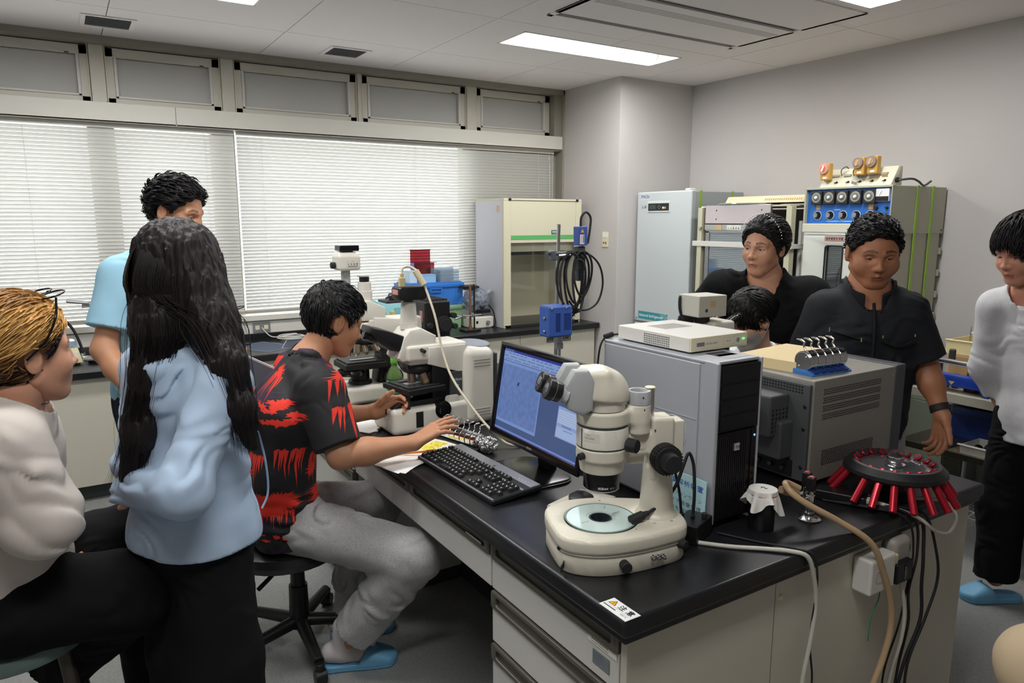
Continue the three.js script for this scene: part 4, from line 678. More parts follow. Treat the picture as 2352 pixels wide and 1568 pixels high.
  part('binocular_body', ext([[0.0, -0.012], [0.015, 0.045], [-0.06, 0.075], [-0.115, 0.09], [-0.125, 0.068], [-0.09, 0.028], [-0.045, -0.004]], 0.115, 0.01, false, 2).translate(1.055, 1.125, z - 0.0575), M.black, t);
  for (const s of [-1, 1]) { const at = (k) => a0.clone().addScaledVector(d, k).add(V(0, 0, s * 0.031)); part('eyepiece', [cyl(at(0.1), at(0.13), 0.018, 0.018, 24), cyl(at(0.128), at(0.15), 0.0165, 0.015, 24), cyl(at(0.148), at(0.16), 0.018, 0.0165, 24)], M.blackGloss, t); }
  // nosepiece and objectives
  part('nosepiece', [netMesh(blend(0.01, ell([1.135, 1.038, z], [0.062, 0.027, 0.065]), rbox([1.14, 1.055, z], [0.062, 0.016, 0.055], 0.008)), [1.03, 0.99, -2.6, 1.22, 1.085, -2.42], 0.005)], M.black, t);
  for (const [x, zz, dx, dz, L, ring] of [[1.108, z + 0.012, 0, 0.05, 0.05, [150, 40, 36]], [1.14, z + 0.042, 0.28, 0.3, 0.052, [200, 170, 40]], [1.175, z + 0.028, 0.75, 0.3, 0.06, [60, 140, 110]], [1.185, z - 0.02, 0.9, -0.2, 0.055, [70, 100, 180]]]) {
    const A = V(x, 1.02, zz), D = V(dx, -1, dz).normalize(), P = (k) => A.clone().addScaledVector(D, k);
    const o = part('objective', [cyl(P(0), P(L * 0.75), 0.0165, 0.0165, 22), cyl(P(L * 0.75), P(L), 0.0155, 0.009, 22)], mat(176, 160, 140, 0.28, 0.9), t);
    part('colour_ring', cyl(P(L * 0.68), P(L * 0.72), 0.0168, 0.0168, 22), mat(...ring, 0.4), o);
  }
  // stage, condenser, focus knobs
  part('stage', bx(0.17, 0.022, 0.19, 1.12, 0.965, z + 0.01, 0.004, 0, 0.15), M.black, t);
  part('stage_plate', bx(0.14, 0.004, 0.15, 1.12, 0.978, z + 0.01, 0.001, 0, 0.15), mat(48, 50, 56, 0.3), t);
  part('slide_holder', [bx(0.12, 0.003, 0.014, 1.13, 0.982, z - 0.03, 0.001, 0, 0.15), bx(0.05, 0.003, 0.05, 1.17, 0.982, z - 0.02, 0.001, 0, 0.15)], mat(120, 126, 128, 0.35, 0.5), t);
  part('glass_slide', bx(0.076, 0.0015, 0.026, 1.11, 0.9815, z + 0.02, 0, 0, 0.15), phys(200, 215, 215, 0.05), t);
  part('condenser', [cy(0.034, 0.03, 1.115, 0.928, z), bx(0.06, 0.05, 0.06, 1.16, 0.935, z, 0.004), cy(0.012, 0.02, 1.06, 0.92, z + 0.03)], M.black, t);
  part('condenser_screw', [cyl(V(1.045, 0.94, z + 0.055), V(1.085, 0.938, z + 0.05), 0.003), cyl(V(1.085, 0.938, z + 0.045), V(1.085, 0.938, z + 0.062), 0.006)], M.steel, t);
  part('stage_drive', [cy(0.009, 0.07, 1.06, 0.892, z + 0.085), cy(0.013, 0.022, 1.06, 0.87, z + 0.085)], M.rubber, t);
  parts('focus_knob', [-1, 1].map((s) => lat([[0, 0], [0.034, 0.0], [0.036, 0.004], [0.034, 0.022], [0.024, 0.024], [0.022, 0.042], [0, 0.043]], 1.2, 0.88, z + s * 0.08, 30, s * Math.PI / 2)), M.blackGloss, t);
  rebase(t, 1.19, 0.8, z);
  const c = thing('camera_cable', 'cream cable with a ferrite from the microscope camera down to the bench', 'cable');
  part('cable', tube([[1.075, 1.405, z + 0.02], [1.08, 1.425, z + 0.02], [1.105, 1.43, z + 0.025], [1.14, 1.4, z + 0.045], [1.155, 1.345, z + 0.06], [1.168, 1.25, z + 0.105], [1.18, 1.12, z + 0.14], [1.19, 1.03, z + 0.19], [1.22, 0.94, z + 0.27], [1.255, 0.865, z + 0.345], [1.275, 0.835, z + 0.39], [1.29, 0.815, z + 0.42], [1.33, 0.804, z + 0.45]], 0.0045, 120), mat(216, 208, 184, 0.5), c);
  part('ferrite', cyl(V(1.125, 1.415, z + 0.034), V(1.15, 1.36, z + 0.056), 0.0125, 0.0125, 18), mat(200, 190, 158, 0.5), c);
  rebase(c, 1.33, 0.8, z + 0.45);
}
// ---------------------------------------------------------------- fluorescence microscope behind it
{
  const t = thing('fluorescence_microscope', 'white microscope with black lamp housing and tall photo head, behind the tea bottle', 'microscope'), z = -3.02;
  const prof = (pts, w, b, zc = z) => ext(pts, w, b, false, 2).translate(0, 0, zc - w / 2);
  part('base', netMesh(rbox([1.16, 0.842, z], [0.165, 0.04, 0.09], 0.02), [0.98, 0.79, -3.13, 1.34, 0.9, -2.91], 0.006), M.scopeW, t);
  part('front_label', bx(0.003, 0.035, 0.03, 0.995, 0.845, z + 0.05, 0.0005), mat(120, 160, 205, 0.5), t);
  part('field_lens', [lat([[0, 0], [0.055, 0], [0.05, 0.02], [0.042, 0.022], [0.042, 0.075], [0, 0.075]], 1.09, 0.878, z)], M.black, t);
  part('limb', prof([[1.22, 0.86], [1.33, 0.86], [1.34, 1.16], [1.14, 1.18], [1.14, 1.1], [1.24, 1.08], [1.25, 0.95]], 0.13, 0.01), M.scopeW, t);
  part('limb_front', prof([[1.16, 0.88], [1.25, 0.86], [1.26, 1.08], [1.19, 1.08]], 0.1, 0.006), M.black, t);
  part('focus_knob', lat([[0, 0], [0.042, 0], [0.044, 0.006], [0.04, 0.028], [0, 0.03]], 1.22, 0.91, z + 0.065, 28, Math.PI / 2), M.rubber, t);
  part('stage', [bx(0.19, 0.03, 0.17, 1.09, 0.972, z + 0.01, 0.006), bx(0.17, 0.006, 0.15, 1.09, 0.99, z + 0.01, 0.002)], M.black, t);
  part('condenser', [lat([[0, 0], [0.055, 0], [0.06, 0.01], [0.055, 0.022], [0, 0.022]], 1.03, 0.935, z + 0.05, 28), cy(0.03, 0.05, 1.09, 0.92, z)], M.blackGloss, t);
  part('slide_clip', bx(0.11, 0.003, 0.02, 1.09, 0.995, z + 0.03, 0.001), M.steel, t);
  part('nosepiece', netMesh(blend(0.01, ell([1.12, 1.075, z], [0.06, 0.025, 0.06]), rbox([1.13, 1.09, z], [0.06, 0.016, 0.05], 0.006)), [1.04, 1.03, -3.1, 1.21, 1.12, -2.94], 0.005), M.black, t);
  for (const [x, dx, dz] of [[1.075, -0.12, 0.1], [1.105, 0.1, 0.3], [1.15, 0.45, 0.35]]) { const A = V(x, 1.062, z + 0.02), D = V(dx, -1, dz).normalize(), P = (k) => A.clone().addScaledVector(D, k); part('objective', [cyl(P(0), P(0.04), 0.015, 0.015), cyl(P(0.04), P(0.052), 0.0145, 0.008)], mat(190, 178, 158, 0.28, 0.9), t); }
  // epi illuminator arm and lamp housing
  part('illuminator', [bb(1.12, 1.38, 1.1, 1.17, z - 0.06, z + 0.06, 0.008), bb(1.05, 1.2, 1.09, 1.16, z - 0.055, z + 0.055, 0.01)], M.scopeW, t);
  parts('filter_slot', [bx(0.02, 0.045, 0.002, 1.2, 1.137, z + 0.061, 0.0005), bx(0.014, 0.045, 0.002, 1.3, 1.137, z + 0.061, 0.0005)], M.dark, t);
  part('arm_print', bx(0.03, 0.04, 0.001, 1.25, 1.137, z + 0.0605, 0), M.white, t);
  const lh = part('lamp_housing', bb(1.37, 1.5, 1.03, 1.24, z - 0.09, z + 0.1, 0.012, 2), M.black, t);
  part('housing_port', [cz(0.04, 0.022, 1.46, 1.13, z + 0.098, 28), cz(0.03, 0.03, 1.46, 1.13, z + 0.098, 28)], M.blackMatte, lh);
  for (const [x, y] of [[1.39, 1.13], [1.515, 1.12], [1.51, 1.17]]) part('housing_knob', cz(0.013, 0.03, x, y, z + 0.09), M.rubber, lh);
  for (let i = 0; i < 9; i++) part('cooling_fin', bb(1.38 + i * 0.013, 1.385 + i * 0.013, 1.238, 1.246, z - 0.08, z + 0.09, 0.001), M.blackMatte, lh);
  part('mercury_label', bx(0.002, 0.05, 0.03, 1.369, 1.17, z + 0.06, 0), mat(150, 110, 110, 0.6), lh);
  // trinocular head, phototube and photo camera head
  part('head', prof([[1.03, 1.165], [1.2, 1.165], [1.2, 1.22], [1.13, 1.255], [1.06, 1.25]], 0.11, 0.008), M.scopeW, t);
  part('binocular_body', prof([[1.05, 1.17], [1.06, 1.24], [0.97, 1.26], [0.965, 1.22]], 0.1, 0.01), M.scopeW, t);
  part('photo_tube', [cy(0.034, 0.05, 1.125, 1.245, z, 0.033, 26), cy(0.031, 0.04, 1.125, 1.294, z, 0.029, 26)], M.scopeW, t);
  part('tube_collar', [cy(0.022, 0.024, 1.125, 1.334, z, 0.022, 26)], M.black, t);
  part('tube_flange', cy(0.031, 0.004, 1.125, 1.357, z, 0.031, 28), M.steel, t);
  part('side_tube', cy(0.021, 0.14, 1.055, 1.25, z - 0.04, 0.02, 22), M.scopeG, t);
  const ph = part('photo_head', netMesh(blend(0.012, rbox([1.06, 1.42, z - 0.04], [0.05, 0.034, 0.05], 0.012), rbox([1.055, 1.452, z - 0.04], [0.04, 0.014, 0.04], 0.008)), [0.99, 1.37, -3.13, 1.13, 1.48, -2.98], 0.004), M.scopeW, t);
  part('control_plate', sheet(0.06, 0.03, 1.072, 1.414, z + 0.0108), print(160, 80, (x, w, h) => { x.fillStyle = '#d8d4c4'; x.fillRect(0, 0, w, h); x.fillStyle = '#333'; x.font = '13px sans-serif'; x.fillText('X-35', 66, 16); for (let i = 0; i < 4; i++) { x.beginPath(); x.arc(28 + i * 34, 40, 6 + i, 0, 7); x.fill(); } x.fillStyle = '#8a9098'; x.fillRect(20, 58, 120, 16); }), ph);
  part('orange_badge', bx(0.018, 0.007, 0.002, 1.055, 1.452, z + 0.0005, 0.0005), mat(196, 96, 60, 0.5), ph);
  part('side_knob', cx(0.014, 0.02, 0.99, 1.408, z - 0.04), M.rubber, ph);
  const c = part('film_camera', bx(0.088, 0.024, 0.07, 1.062, 1.482, z - 0.03, 0.004), M.blackGloss, ph);
  part; part('camera_mount', bx(0.05, 0.014, 0.04, 1.06, 1.466, z - 0.035, 0.003), M.black, ph);
  rebase(t, 1.16, 0.8, z);
}
// ---------------------------------------------------------------- third microscope, used by the masked person
{
  const t = thing('camera_microscope', 'white microscope with a square camera box, used by the masked person', 'microscope'), x = 2.06, z = -1.9;
  const m = [[0.86, 0, 0.5], [0, 1, 0], [-0.5, 0, 0.86]];
  const bxr = (w, h, d, ox, y, oz, r) => bx(w, h, d, 0, 0, 0, r, 0, 0).translate(ox, y, oz).rotateY(-0.1).translate(x, 0, z);
  part('base', bxr(0.3, 0.06, 0.2, 0, 0.83, 0, 0.015), M.scopeW, t);
  part('limb', bxr(0.1, 0.36, 0.12, -0.08, 1.0, 0, 0.02), M.scopeW, t);
  part('arm', bxr(0.26, 0.06, 0.12, 0.02, 1.15, 0, 0.015), M.scopeW, t);
  part('stage', bxr(0.17, 0.02, 0.16, 0.07, 0.97, 0, 0.004), M.black, t);
  part('nosepiece', [cy(0.05, 0.05, x + 0.07, 1.075, z, 0.055), cyl(V(x + 0.07, 1.08, z + 0.01), V(x + 0.08, 1.02, z + 0.015), 0.015)], M.black, t);
  part('head', bxr(0.11, 0.05, 0.12, 0.05, 1.2, 0, 0.012), M.scopeW, t);
  const d = V(0.8, 0.2, -0.22).normalize();
  for (const s of [-1, 1]) { const at = (k) => V(x + 0.07, 1.195, z).addScaledVector(d, k).add(V(0.008 * s, 0, s * 0.031)); part('eyepiece', [cyl(at(0), at(0.09), 0.021, 0.02, 22), cyl(at(0.085), at(0.115), 0.017, 0.017, 22), cyl(at(0.112), at(0.132), 0.0195, 0.018, 22)], M.blackGloss, t); }
  part('port_tube', [bx(0.044, 0.05, 0.044, x - 0.012, 1.24, z + 0.0, 0.004)], M.black, t);
  const cam = part('camera_box', bxr(0.135, 0.08, 0.115, -0.01, 1.285, 0.0, 0.004), mat(196, 194, 182, 0.5), t);
  part('tape_scrap', bxr(0.024, 0.022, 0.001, -0.01, 1.294, 0.0583, 0), M.tape, cam);
  part('connector', cyl(V(x - 0.046, 1.27, z + 0.045), V(x - 0.046, 1.27, z + 0.055), 0.007), M.steelD, cam);
  part('cover_seam', bxr(0.001, 0.03, 0.1, 0.058, 1.295, 0, 0), M.scopeD, cam);
  rebase(t, x, 0.8, z);
  const c = thing('hanging_cable', 'bundled black cable hanging beside the square camera box', 'cable');
  part('cable', tube([[2.0, 1.3, -1.96], [1.985, 1.315, -1.955], [1.98, 1.27, -1.95], [1.99, 1.23, -1.945], [1.975, 1.2, -1.945], [1.99, 1.185, -1.94], [2.005, 1.22, -1.945], [1.985, 1.24, -1.95], [1.97, 1.21, -1.945], [1.965, 1.16, -1.94], [1.96, 1.0, -1.94], [1.96, 0.81, -1.95]], 0.0055, 90), M.rubber, c);
  part('ferrite', cyl(V(1.99, 1.24, -1.945), V(1.99, 1.205, -1.943), 0.011), M.rubber, c);
  rebase(c, 1.96, 0.8, -1.95);
}
// ---------------------------------------------------------------- small things on the bench
{
  const t = thing('tea_bottle', 'green tea bottle with green cap and printed label between the microscopes', 'bottle', [1.172, 0.8, -2.82]);
  part('bottle', lat([[0, 0], [0.03, 0], [0.034, 0.006], [0.034, 0.13], [0.032, 0.145], [0.018, 0.175], [0.0135, 0.182], [0.0135, 0.196], [0, 0.196]], 0, 0, 0, 28), phys(150, 190, 120, 0.08, { transmission: 0.6, thickness: 0.06, ior: 1.4, attenuationColor: lin(150, 180, 60), attenuationDistance: 0.12 }), t);
  const lab = print(420, 240, (x, w, h) => { x.fillStyle = '#3fa03c'; x.fillRect(0, 0, w, h); x.fillStyle = '#1f6a2a'; x.fillRect(0, 0, w, 46); x.fillStyle = '#e3c33a'; x.fillRect(0, 46, w, 34); x.fillStyle = '#fff'; for (let i = 0; i < 3; i++) { x.font = '20px sans-serif'; x.fillText('MATCHA GREEN TEA', i * 210 + 6, 30); kanji(x, ['zo', 'ri', 'chu'], i * 140 + 20, 100, 30, '#f2f8ee', 0.12); } x.fillStyle = '#c33026'; x.fillRect(30, 180, 70, 30); x.fillRect(240, 180, 70, 30); });
  part('label', fix(new THREE.CylinderGeometry(0.0346, 0.0346, 0.125, 32, 1, true).translate(0, 0.0695, 0)), lab, t);
  part('cap', lat([[0, 0.196], [0.0155, 0.196], [0.016, 0.198], [0.016, 0.216], [0.0145, 0.219], [0, 0.219]], 0, 0, 0, 26), M.green, t);
  const k = thing('kitchen_timer', 'small orange and cream digital timer lying near the green tea bottle', 'timer', [1.075, 0.8, -2.845], 0.25);
  part('body', bx(0.075, 0.02, 0.06, 0, 0.01, 0, 0.006, 0, 0, 0, 2), mat(226, 220, 196, 0.5), k); part('side_band', bx(0.077, 0.012, 0.058, 0, 0.009, 0.002, 0.005), mat(226, 104, 62, 0.5), k);
  part('display', bx(0.06, 0.001, 0.022, 0, 0.0203, -0.012, 0), mat(82, 92, 76, 0.3), k); parts('button', [-1, 0, 1].map((i) => cy(0.006, 0.003, i * 0.02, 0.0195, 0.016)), mat(226, 104, 62, 0.5), k);
}
function paperSheet(name, label, pos, turn, w, d, draw, curl = 0, cat = 'paper', lift = 0) {
  const g = new THREE.PlaneGeometry(w, d, 10, 12).rotateX(-Math.PI / 2), p = g.attributes.position;
  for (let i = 0; i < p.count; i++) { const u = p.getX(i) / w + 0.5; p.setY(i, 0.0008 + curl * (u < 0.35 ? (0.35 - u) ** 2 : 0) * 3 + lift * 0); }
  g.computeVertexNormals();
  const low = g.clone().translate(0, -0.0006, 0);
  const m = solo(name, label, cat, [fix(g), fix(low)], draw ? print(320, 440, draw, 0.8, { side: THREE.DoubleSide }) : M.paperD || (M.paperD = mat(236, 236, 232, 0.8, 0, { side: THREE.DoubleSide })));
  m.position.set(...pos); m.rotation.y = turn; return m;
}
{
  const t = thing('paper_stack', 'stack of white sheets hanging over the bench edge under the forearm', 'papers', [0.955, 0.8, -2.2], 0.35);
  for (let i = 0; i < 5; i++) {
    const g = new THREE.PlaneGeometry(0.3, 0.21, 14, 4).rotateX(-Math.PI / 2), p = g.attributes.position;
    for (let q = 0; q < p.count; q++) { const u = p.getX(q); p.setY(q, 0.0012 + i * 0.0016 - (u < -0.07 ? (u + 0.07) ** 2 * (1.4 + i * 0.15) : 0)); }
    g.rotateY((i - 2) * 0.035).translate((i % 3 - 1) * 0.006 + 0.03, 0, (i % 2) * 0.006); g.computeVertexNormals();
    const top = i === 4 ? print(420, 300, (x, w, h) => { x.fillStyle = '#f1f0ea'; x.fillRect(0, 0, w, h); x.fillStyle = '#f4e35c'; x.fillRect(250, 130, 150, 90); x.strokeStyle = '#444'; x.lineWidth = 2; for (let k = 0; k < 26; k++) { x.beginPath(); const a = 255 + rr(0, 120), b = 140 + rr(0, 70); x.moveTo(a, b); x.lineTo(a + rr(-22, 22), b + rr(-16, 16)); x.stroke(); } x.fillStyle = '#c8574a'; for (let k = 0; k < 5; k++) x.fillRect(270 + rr(0, 100), 200 + rr(0, 14), 8, 6); smallPrint(x, 190, 110, 60, 1, 10, '#888'); }, 0.8, { side: THREE.DoubleSide }) : (M.paperD || (M.paperD = mat(236, 236, 232, 0.8, 0, { side: THREE.DoubleSide })));
    part('sheet_of_paper', fix(g), top, t);
  }
}
paperSheet('note_sheet', 'white note sheet under the left wrist beside the microscope base', [0.985, 0.8015, -2.62], 0.5, 0.2, 0.15);
paperSheet('printed_sheet', 'white paper with a blue pen on it at the far end of the bench', [0.985, 0.8005, -3.2], 0.2, 0.19, 0.26);
paperSheet('printed_sheet', 'white paper lying beside the far microscope base, nearest the reader', [0.96, 0.8005, -2.96], 0.1, 0.1, 0.2);
const penAt = (name, label, a, b, r, m1, m2, cat = 'pen') => { const t = thing(name, label, cat), A = V(...a), B = V(...b), L = (k) => A.clone().lerp(B, k); part('barrel', cyl(L(0), L(0.86), r, r, 10), m1, t); part('tip', cyl(L(0.86), L(1), r * 0.9, 0.0008, 10, 0.0002), m2, t); part('clip', cyl(L(0.02).add(V(0, r, 0)), L(0.28).add(V(0, r, 0)), 0.0012, 0.0012, 6), m2, t); rebase(t, ...a); return t; };
penAt('ballpoint_pen', 'blue ballpoint pen on the papers at the far end of the bench', [0.985, 0.806, -3.1], [1.06, 0.806, -3.06], 0.0045, M.navy, M.white);
penAt('pencil', 'orange pencil on the papers next to the keyboard', [1.03, 0.826, -2.12], [0.915, 0.812, -2.2], 0.004, mat(236, 142, 40, 0.5), mat(214, 180, 130, 0.7), 'pencil');
penAt('marker_pen', 'black and white marker pen standing out of the note sheet near the microscope', [1.03, 0.807, -2.57], [0.955, 0.807, -2.5], 0.0055, M.black, M.white);
{
  const t = thing('dissecting_needle', 'black handled dissecting needle lying by the stereo microscope', 'needle', [1.16, 0.806, -1.69], 0.42);
  part('handle', cx(0.0048, 0.085, -0.06, 0, 0, 12), M.rubber, t); part('ferrule', cx(0.003, 0.008, 0.025, 0, 0, 10), M.brass, t); part('needle_tip', cx(0.0009, 0.045, 0.03, 0, 0, 6), M.steel, t);
  const o = thing('mouse_cover', 'cream plastic plate with a black puck behind the stereo microscope base', 'plate', [1.17, 0.8, -1.5], 0.35);
  part('plate', flat(ext([[-0.08, -0.05], [0.09, -0.06], [0.08, 0.05], [-0.08, 0.06]], 0.03, 0.006)), M.scope, o); part('puck', lat([[0, 0], [0.035, 0], [0.035, 0.012], [0.02, 0.022], [0, 0.024]], 0.0, 0.03, 0.0, 24), M.black, o);
}
// ---------------------------------------------------------------- overhead stirrer on its stand
{
  const t = thing('overhead_stirrer', 'blue overhead stirrer on a tall steel stand behind the computer screen', 'stirrer'), z = -3.1;
  part('stand_rod', cyl(V(2.225, 0.8, z), V(2.239, 1.582, z), 0.0095, 0.0095, 18), M.steel, t);
  part('stand_foot', [bb(2.1, 2.33, 0.8, 0.818, z - 0.14, z + 0.02, 0.006)], M.greyD, t);
  part('stand_boss', cy(0.02, 0.04, 2.225, 0.815, z), M.steelD, t);
  const b = part('motor_housing', [bb(2.1, 2.25, 1.0, 1.165, z + 0.02, z + 0.12, 0.012, 2)], mat(56, 92, 172, 0.42), t);
  part('vent', Array.from({ length: 12 }, (_, i) => bx(0.045, 0.003, 0.002, 2.215, 1.04 + i * 0.0075, z + 0.1205, 0)), M.navy, b);
  part('recess', bx(0.03, 0.1, 0.004, 2.155, 1.08, z + 0.1195, 0.002), M.navy, b);
  parts('knob', [cx(0.008, 0.012, 2.09, 1.1, z + 0.08), cx(0.008, 0.012, 2.09, 1.03, z + 0.08), cz(0.007, 0.004, 2.115, 1.15, z + 0.119), cz(0.007, 0.004, 2.21, 1.15, z + 0.119)], M.steel, b);
  part('chuck', [cy(0.017, 0.05, 2.2, 0.95, z + 0.07), cy(0.021, 0.03, 2.2, 0.93, z + 0.07)], M.alu, t); part('shaft', cy(0.008, 0.12, 2.2, 0.82, z + 0.07), M.steel, t);
  part('boss_clamp', [bx(0.05, 0.045, 0.045, 2.25, 1.412, z, 0.006), cx(0.01, 0.17, 2.175, 1.43, z + 0.025), cx(0.015, 0.05, 2.325, 1.425, z + 0.02), bx(0.03, 0.05, 0.03, 2.185, 1.42, z + 0.02, 0.005), cx(0.012, 0.03, 2.15, 1.435, z + 0.02)], mat(84, 90, 94, 0.5), t);
  part('clamp_pin', cyl(V(2.2, 1.418, z + 0.055), V(2.275, 1.422, z + 0.055), 0.0075), M.steel, t);
  const w = part('wand_motor', bx(0.058, 0.1, 0.05, 2.36, 1.52, z + 0.03, 0.004, 0, 0, 0.03), mat(58, 84, 160, 0.45), t);
  part('wand_label', sheet(0.03, 0.05, 2.352, 1.502, z + 0.0558), print(90, 150, (x, ww, h) => { x.fillStyle = '#d8d8d6'; x.fillRect(0, 0, ww, h); smallPrint(x, 8, 20, 55, 9, 13, '#445'); x.fillStyle = '#556'; x.fillRect(66, 10, 18, 120); }), w);
  part('hazard_mark', ext([[0, 0], [0.022, 0], [0.011, 0.02]], 0.001, 0).translate(2.342, 1.538, z + 0.0555), mat(222, 164, 30, 0.5), w);
  part('wand_body', [bx(0.05, 0.13, 0.045, 2.365, 1.4, z + 0.02, 0.008, 0, 0, 0.05), bx(0.042, 0.06, 0.04, 2.362, 1.31, z + 0.02, 0.006)], mat(58, 64, 68, 0.5), t);
  rebase(t, 2.225, 0.8, z);
  const c = thing('coiled_power_cable', 'loops of black power cable hanging from the stirrer stand clamp', 'cable');
  const loop = (cx0, cy0, rx, ry, zz, ph, n = 12) => Array.from({ length: n }, (_, i) => { const a = ph + i / n * TAU; return V(cx0 + rx * Math.sin(a), cy0 + ry * Math.cos(a), zz + 0.01 * Math.sin(a * 2)); });
  part('supply_lead', tube([[2.36, 1.57, z + 0.03], [2.365, 1.62, z + 0.03], [2.395, 1.645, z + 0.03], [2.425, 1.62, z + 0.03], [2.42, 1.56, z + 0.035], [2.395, 1.48, z + 0.05]], 0.0062, 40), M.rubber, c);
  [[2.29, 1.29, 0.095, 0.15], [2.3, 1.275, 0.06, 0.16], [2.32, 1.3, 0.075, 0.14], [2.27, 1.265, 0.07, 0.17], [2.34, 1.32, 0.06, 0.12], [2.31, 1.26, 0.04, 0.14]].forEach(([a, b, rx, ry], i) => part('cable_loop', tube(loop(a, b, rx, ry, z + 0.045 + i * 0.009, i), 0.0058, 60, 8, true), M.rubber, c));
  part('long_loop', tube([[2.31, 1.43, z + 0.06], [2.4, 1.42, z + 0.06], [2.47, 1.36, z + 0.06], [2.495, 1.26, z + 0.06], [2.46, 1.16, z + 0.06], [2.39, 1.125, z + 0.06], [2.3, 1.14, z + 0.07], [2.26, 1.18, z + 0.07]], 0.0055, 60), M.rubber, c);
  part('mains_plug', [bx(0.022, 0.035, 0.018, 2.29, 1.13, z + 0.085, 0.004, 0, 0, 0.5), bx(0.003, 0.014, 0.002, 2.277, 1.108, z + 0.085, 0, 0, 0, 0.5), bx(0.003, 0.014, 0.002, 2.287, 1.104, z + 0.085, 0, 0, 0, 0.5)], M.rubber, c);
  rebase(c, 2.3, 1.1, z + 0.06);
  const k = thing('plastic_tray', 'flat light blue tray on the bench behind the screen', 'tray', [1.75, 0.8, -2.75], 0.1);
  part('tray', [bx(0.3, 0.02, 0.22, 0, 0.01, 0, 0.006)], mat(90, 150, 176, 0.5), k); part('lid', bx(0.31, 0.008, 0.23, 0, 0.024, 0, 0.003), mat(120, 170, 190, 0.4), k);
}
// ---------------------------------------------------------------- centrifuge rotor with red tubes
{
  const t = thing('centrifuge_rotor', 'black disc rotor ringed with slanting red metal tubes at the right end of the bench', 'rotor', [1.99, 0.8, -1.085]);
  part('disc', lat([[0, 0.085], [0.03, 0.085], [0.1, 0.078], [0.13, 0.083], [0.137, 0.09], [0.135, 0.1], [0.118, 0.116], [0.108, 0.117], [0.1, 0.11], [0.095, 0.102], [0, 0.1]], 0, 0, 0, 56), M.black, t);
  part('clear_plate', lat([[0, 0.1012], [0.094, 0.1022], [0.094, 0.104], [0, 0.103]], 0, 0, 0, 48), phys(70, 72, 76, 0.12, { clearcoat: 1 }), t);
  part('knob', lat([[0, 0.104], [0.026, 0.104], [0.027, 0.108], [0.015, 0.111], [0.0215, 0.115], [0.0225, 0.117], [0.0225, 0.13], [0.0215, 0.132], [0, 0.1325]], 0, 0, 0, 32), M.chrome, t);
  for (let i = 0; i < 20; i++) {
    const a = i / 20 * TAU + 0.1; if ([3, 11].includes(i)) continue;
    const c = Math.cos(a), s = Math.sin(a), P = (r, y) => V(c * r, y, s * r);
    const u = part('tube', [cyl(P(0.1, 0.112), P(0.168, 0.02), 0.0098, 0.0098, 18), cyl(P(0.098, 0.1145), P(0.102, 0.109), 0.0112, 0.0112, 18)], M.red, t);
    part('bore', cyl(P(0.0975, 0.1152), P(0.0985, 0.1138), 0.008, 0.008, 16), M.dark, u);
  }
  part('hub', lat([[0, 0], [0.05, 0], [0.05, 0.02], [0.03, 0.03], [0.03, 0.088], [0, 0.088]], 0, 0, 0, 30), M.blackMatte, t);
}
// ---------------------------------------------------------------- beaker, valve and hose, adapter, cables, sockets
{
  const t = thing('covered_beaker', 'dark beaker covered with white tissue held by a red rubber band', 'beaker', [1.505, 0.8, -1.158]);
  part('beaker', lat([[0, 0], [0.03, 0], [0.0325, 0.004], [0.034, 0.06], [0.034, 0.1], [0, 0.1]], 0, 0, 0, 30), mat(34, 34, 36, 0.35), t);
  const g = new THREE.CylinderGeometry(0.037, 0.043, 1, 64, 14, true), p = g.attributes.position;
  for (let i = 0; i < p.count; i++) { const a = Math.atan2(p.getZ(i), p.getX(i)), v = 0.5 - p.getY(i), len = 0.022 + 0.03 * Math.pow(Math.abs(Math.cos(a * 2 + 0.7)), 1.6) + 0.018 * Math.max(0, Math.cos(a - 0.4)), r = 0.0362 + v * (0.012 + 0.007 * Math.sin(a * 7) + 0.005 * Math.sin(a * 13 + 1)) - 0.0015 * Math.exp(-(((v * len - 0.011) / 0.003) ** 2)); p.setXYZ(i, r * Math.cos(a), 0.108 - v * len, r * Math.sin(a)); }
  g.computeVertexNormals();
  const tm = mat(222, 220, 214, 0.9, 0, { side: THREE.DoubleSide });
  part('tissue', [fix(g), lat([[0, 0.1095], [0.03, 0.1095], [0.0362, 0.108]], 0, 0, 0, 40)], tm, t);
  part('rubber_band', fix(new THREE.TorusGeometry(0.0368, 0.0012, 6, 48).rotateX(Math.PI / 2).translate(0, 0.096, 0)), mat(190, 34, 34, 0.5), t);
  part('ink_mark', [tube([[-0.006, 0.1102, 0], [0.0, 0.1102, -0.006], [0.005, 0.1102, 0.001], [-0.001, 0.1102, 0.006], [0.006, 0.1102, 0.009]], 0.0008, 24, 5)], M.dark, t);
}
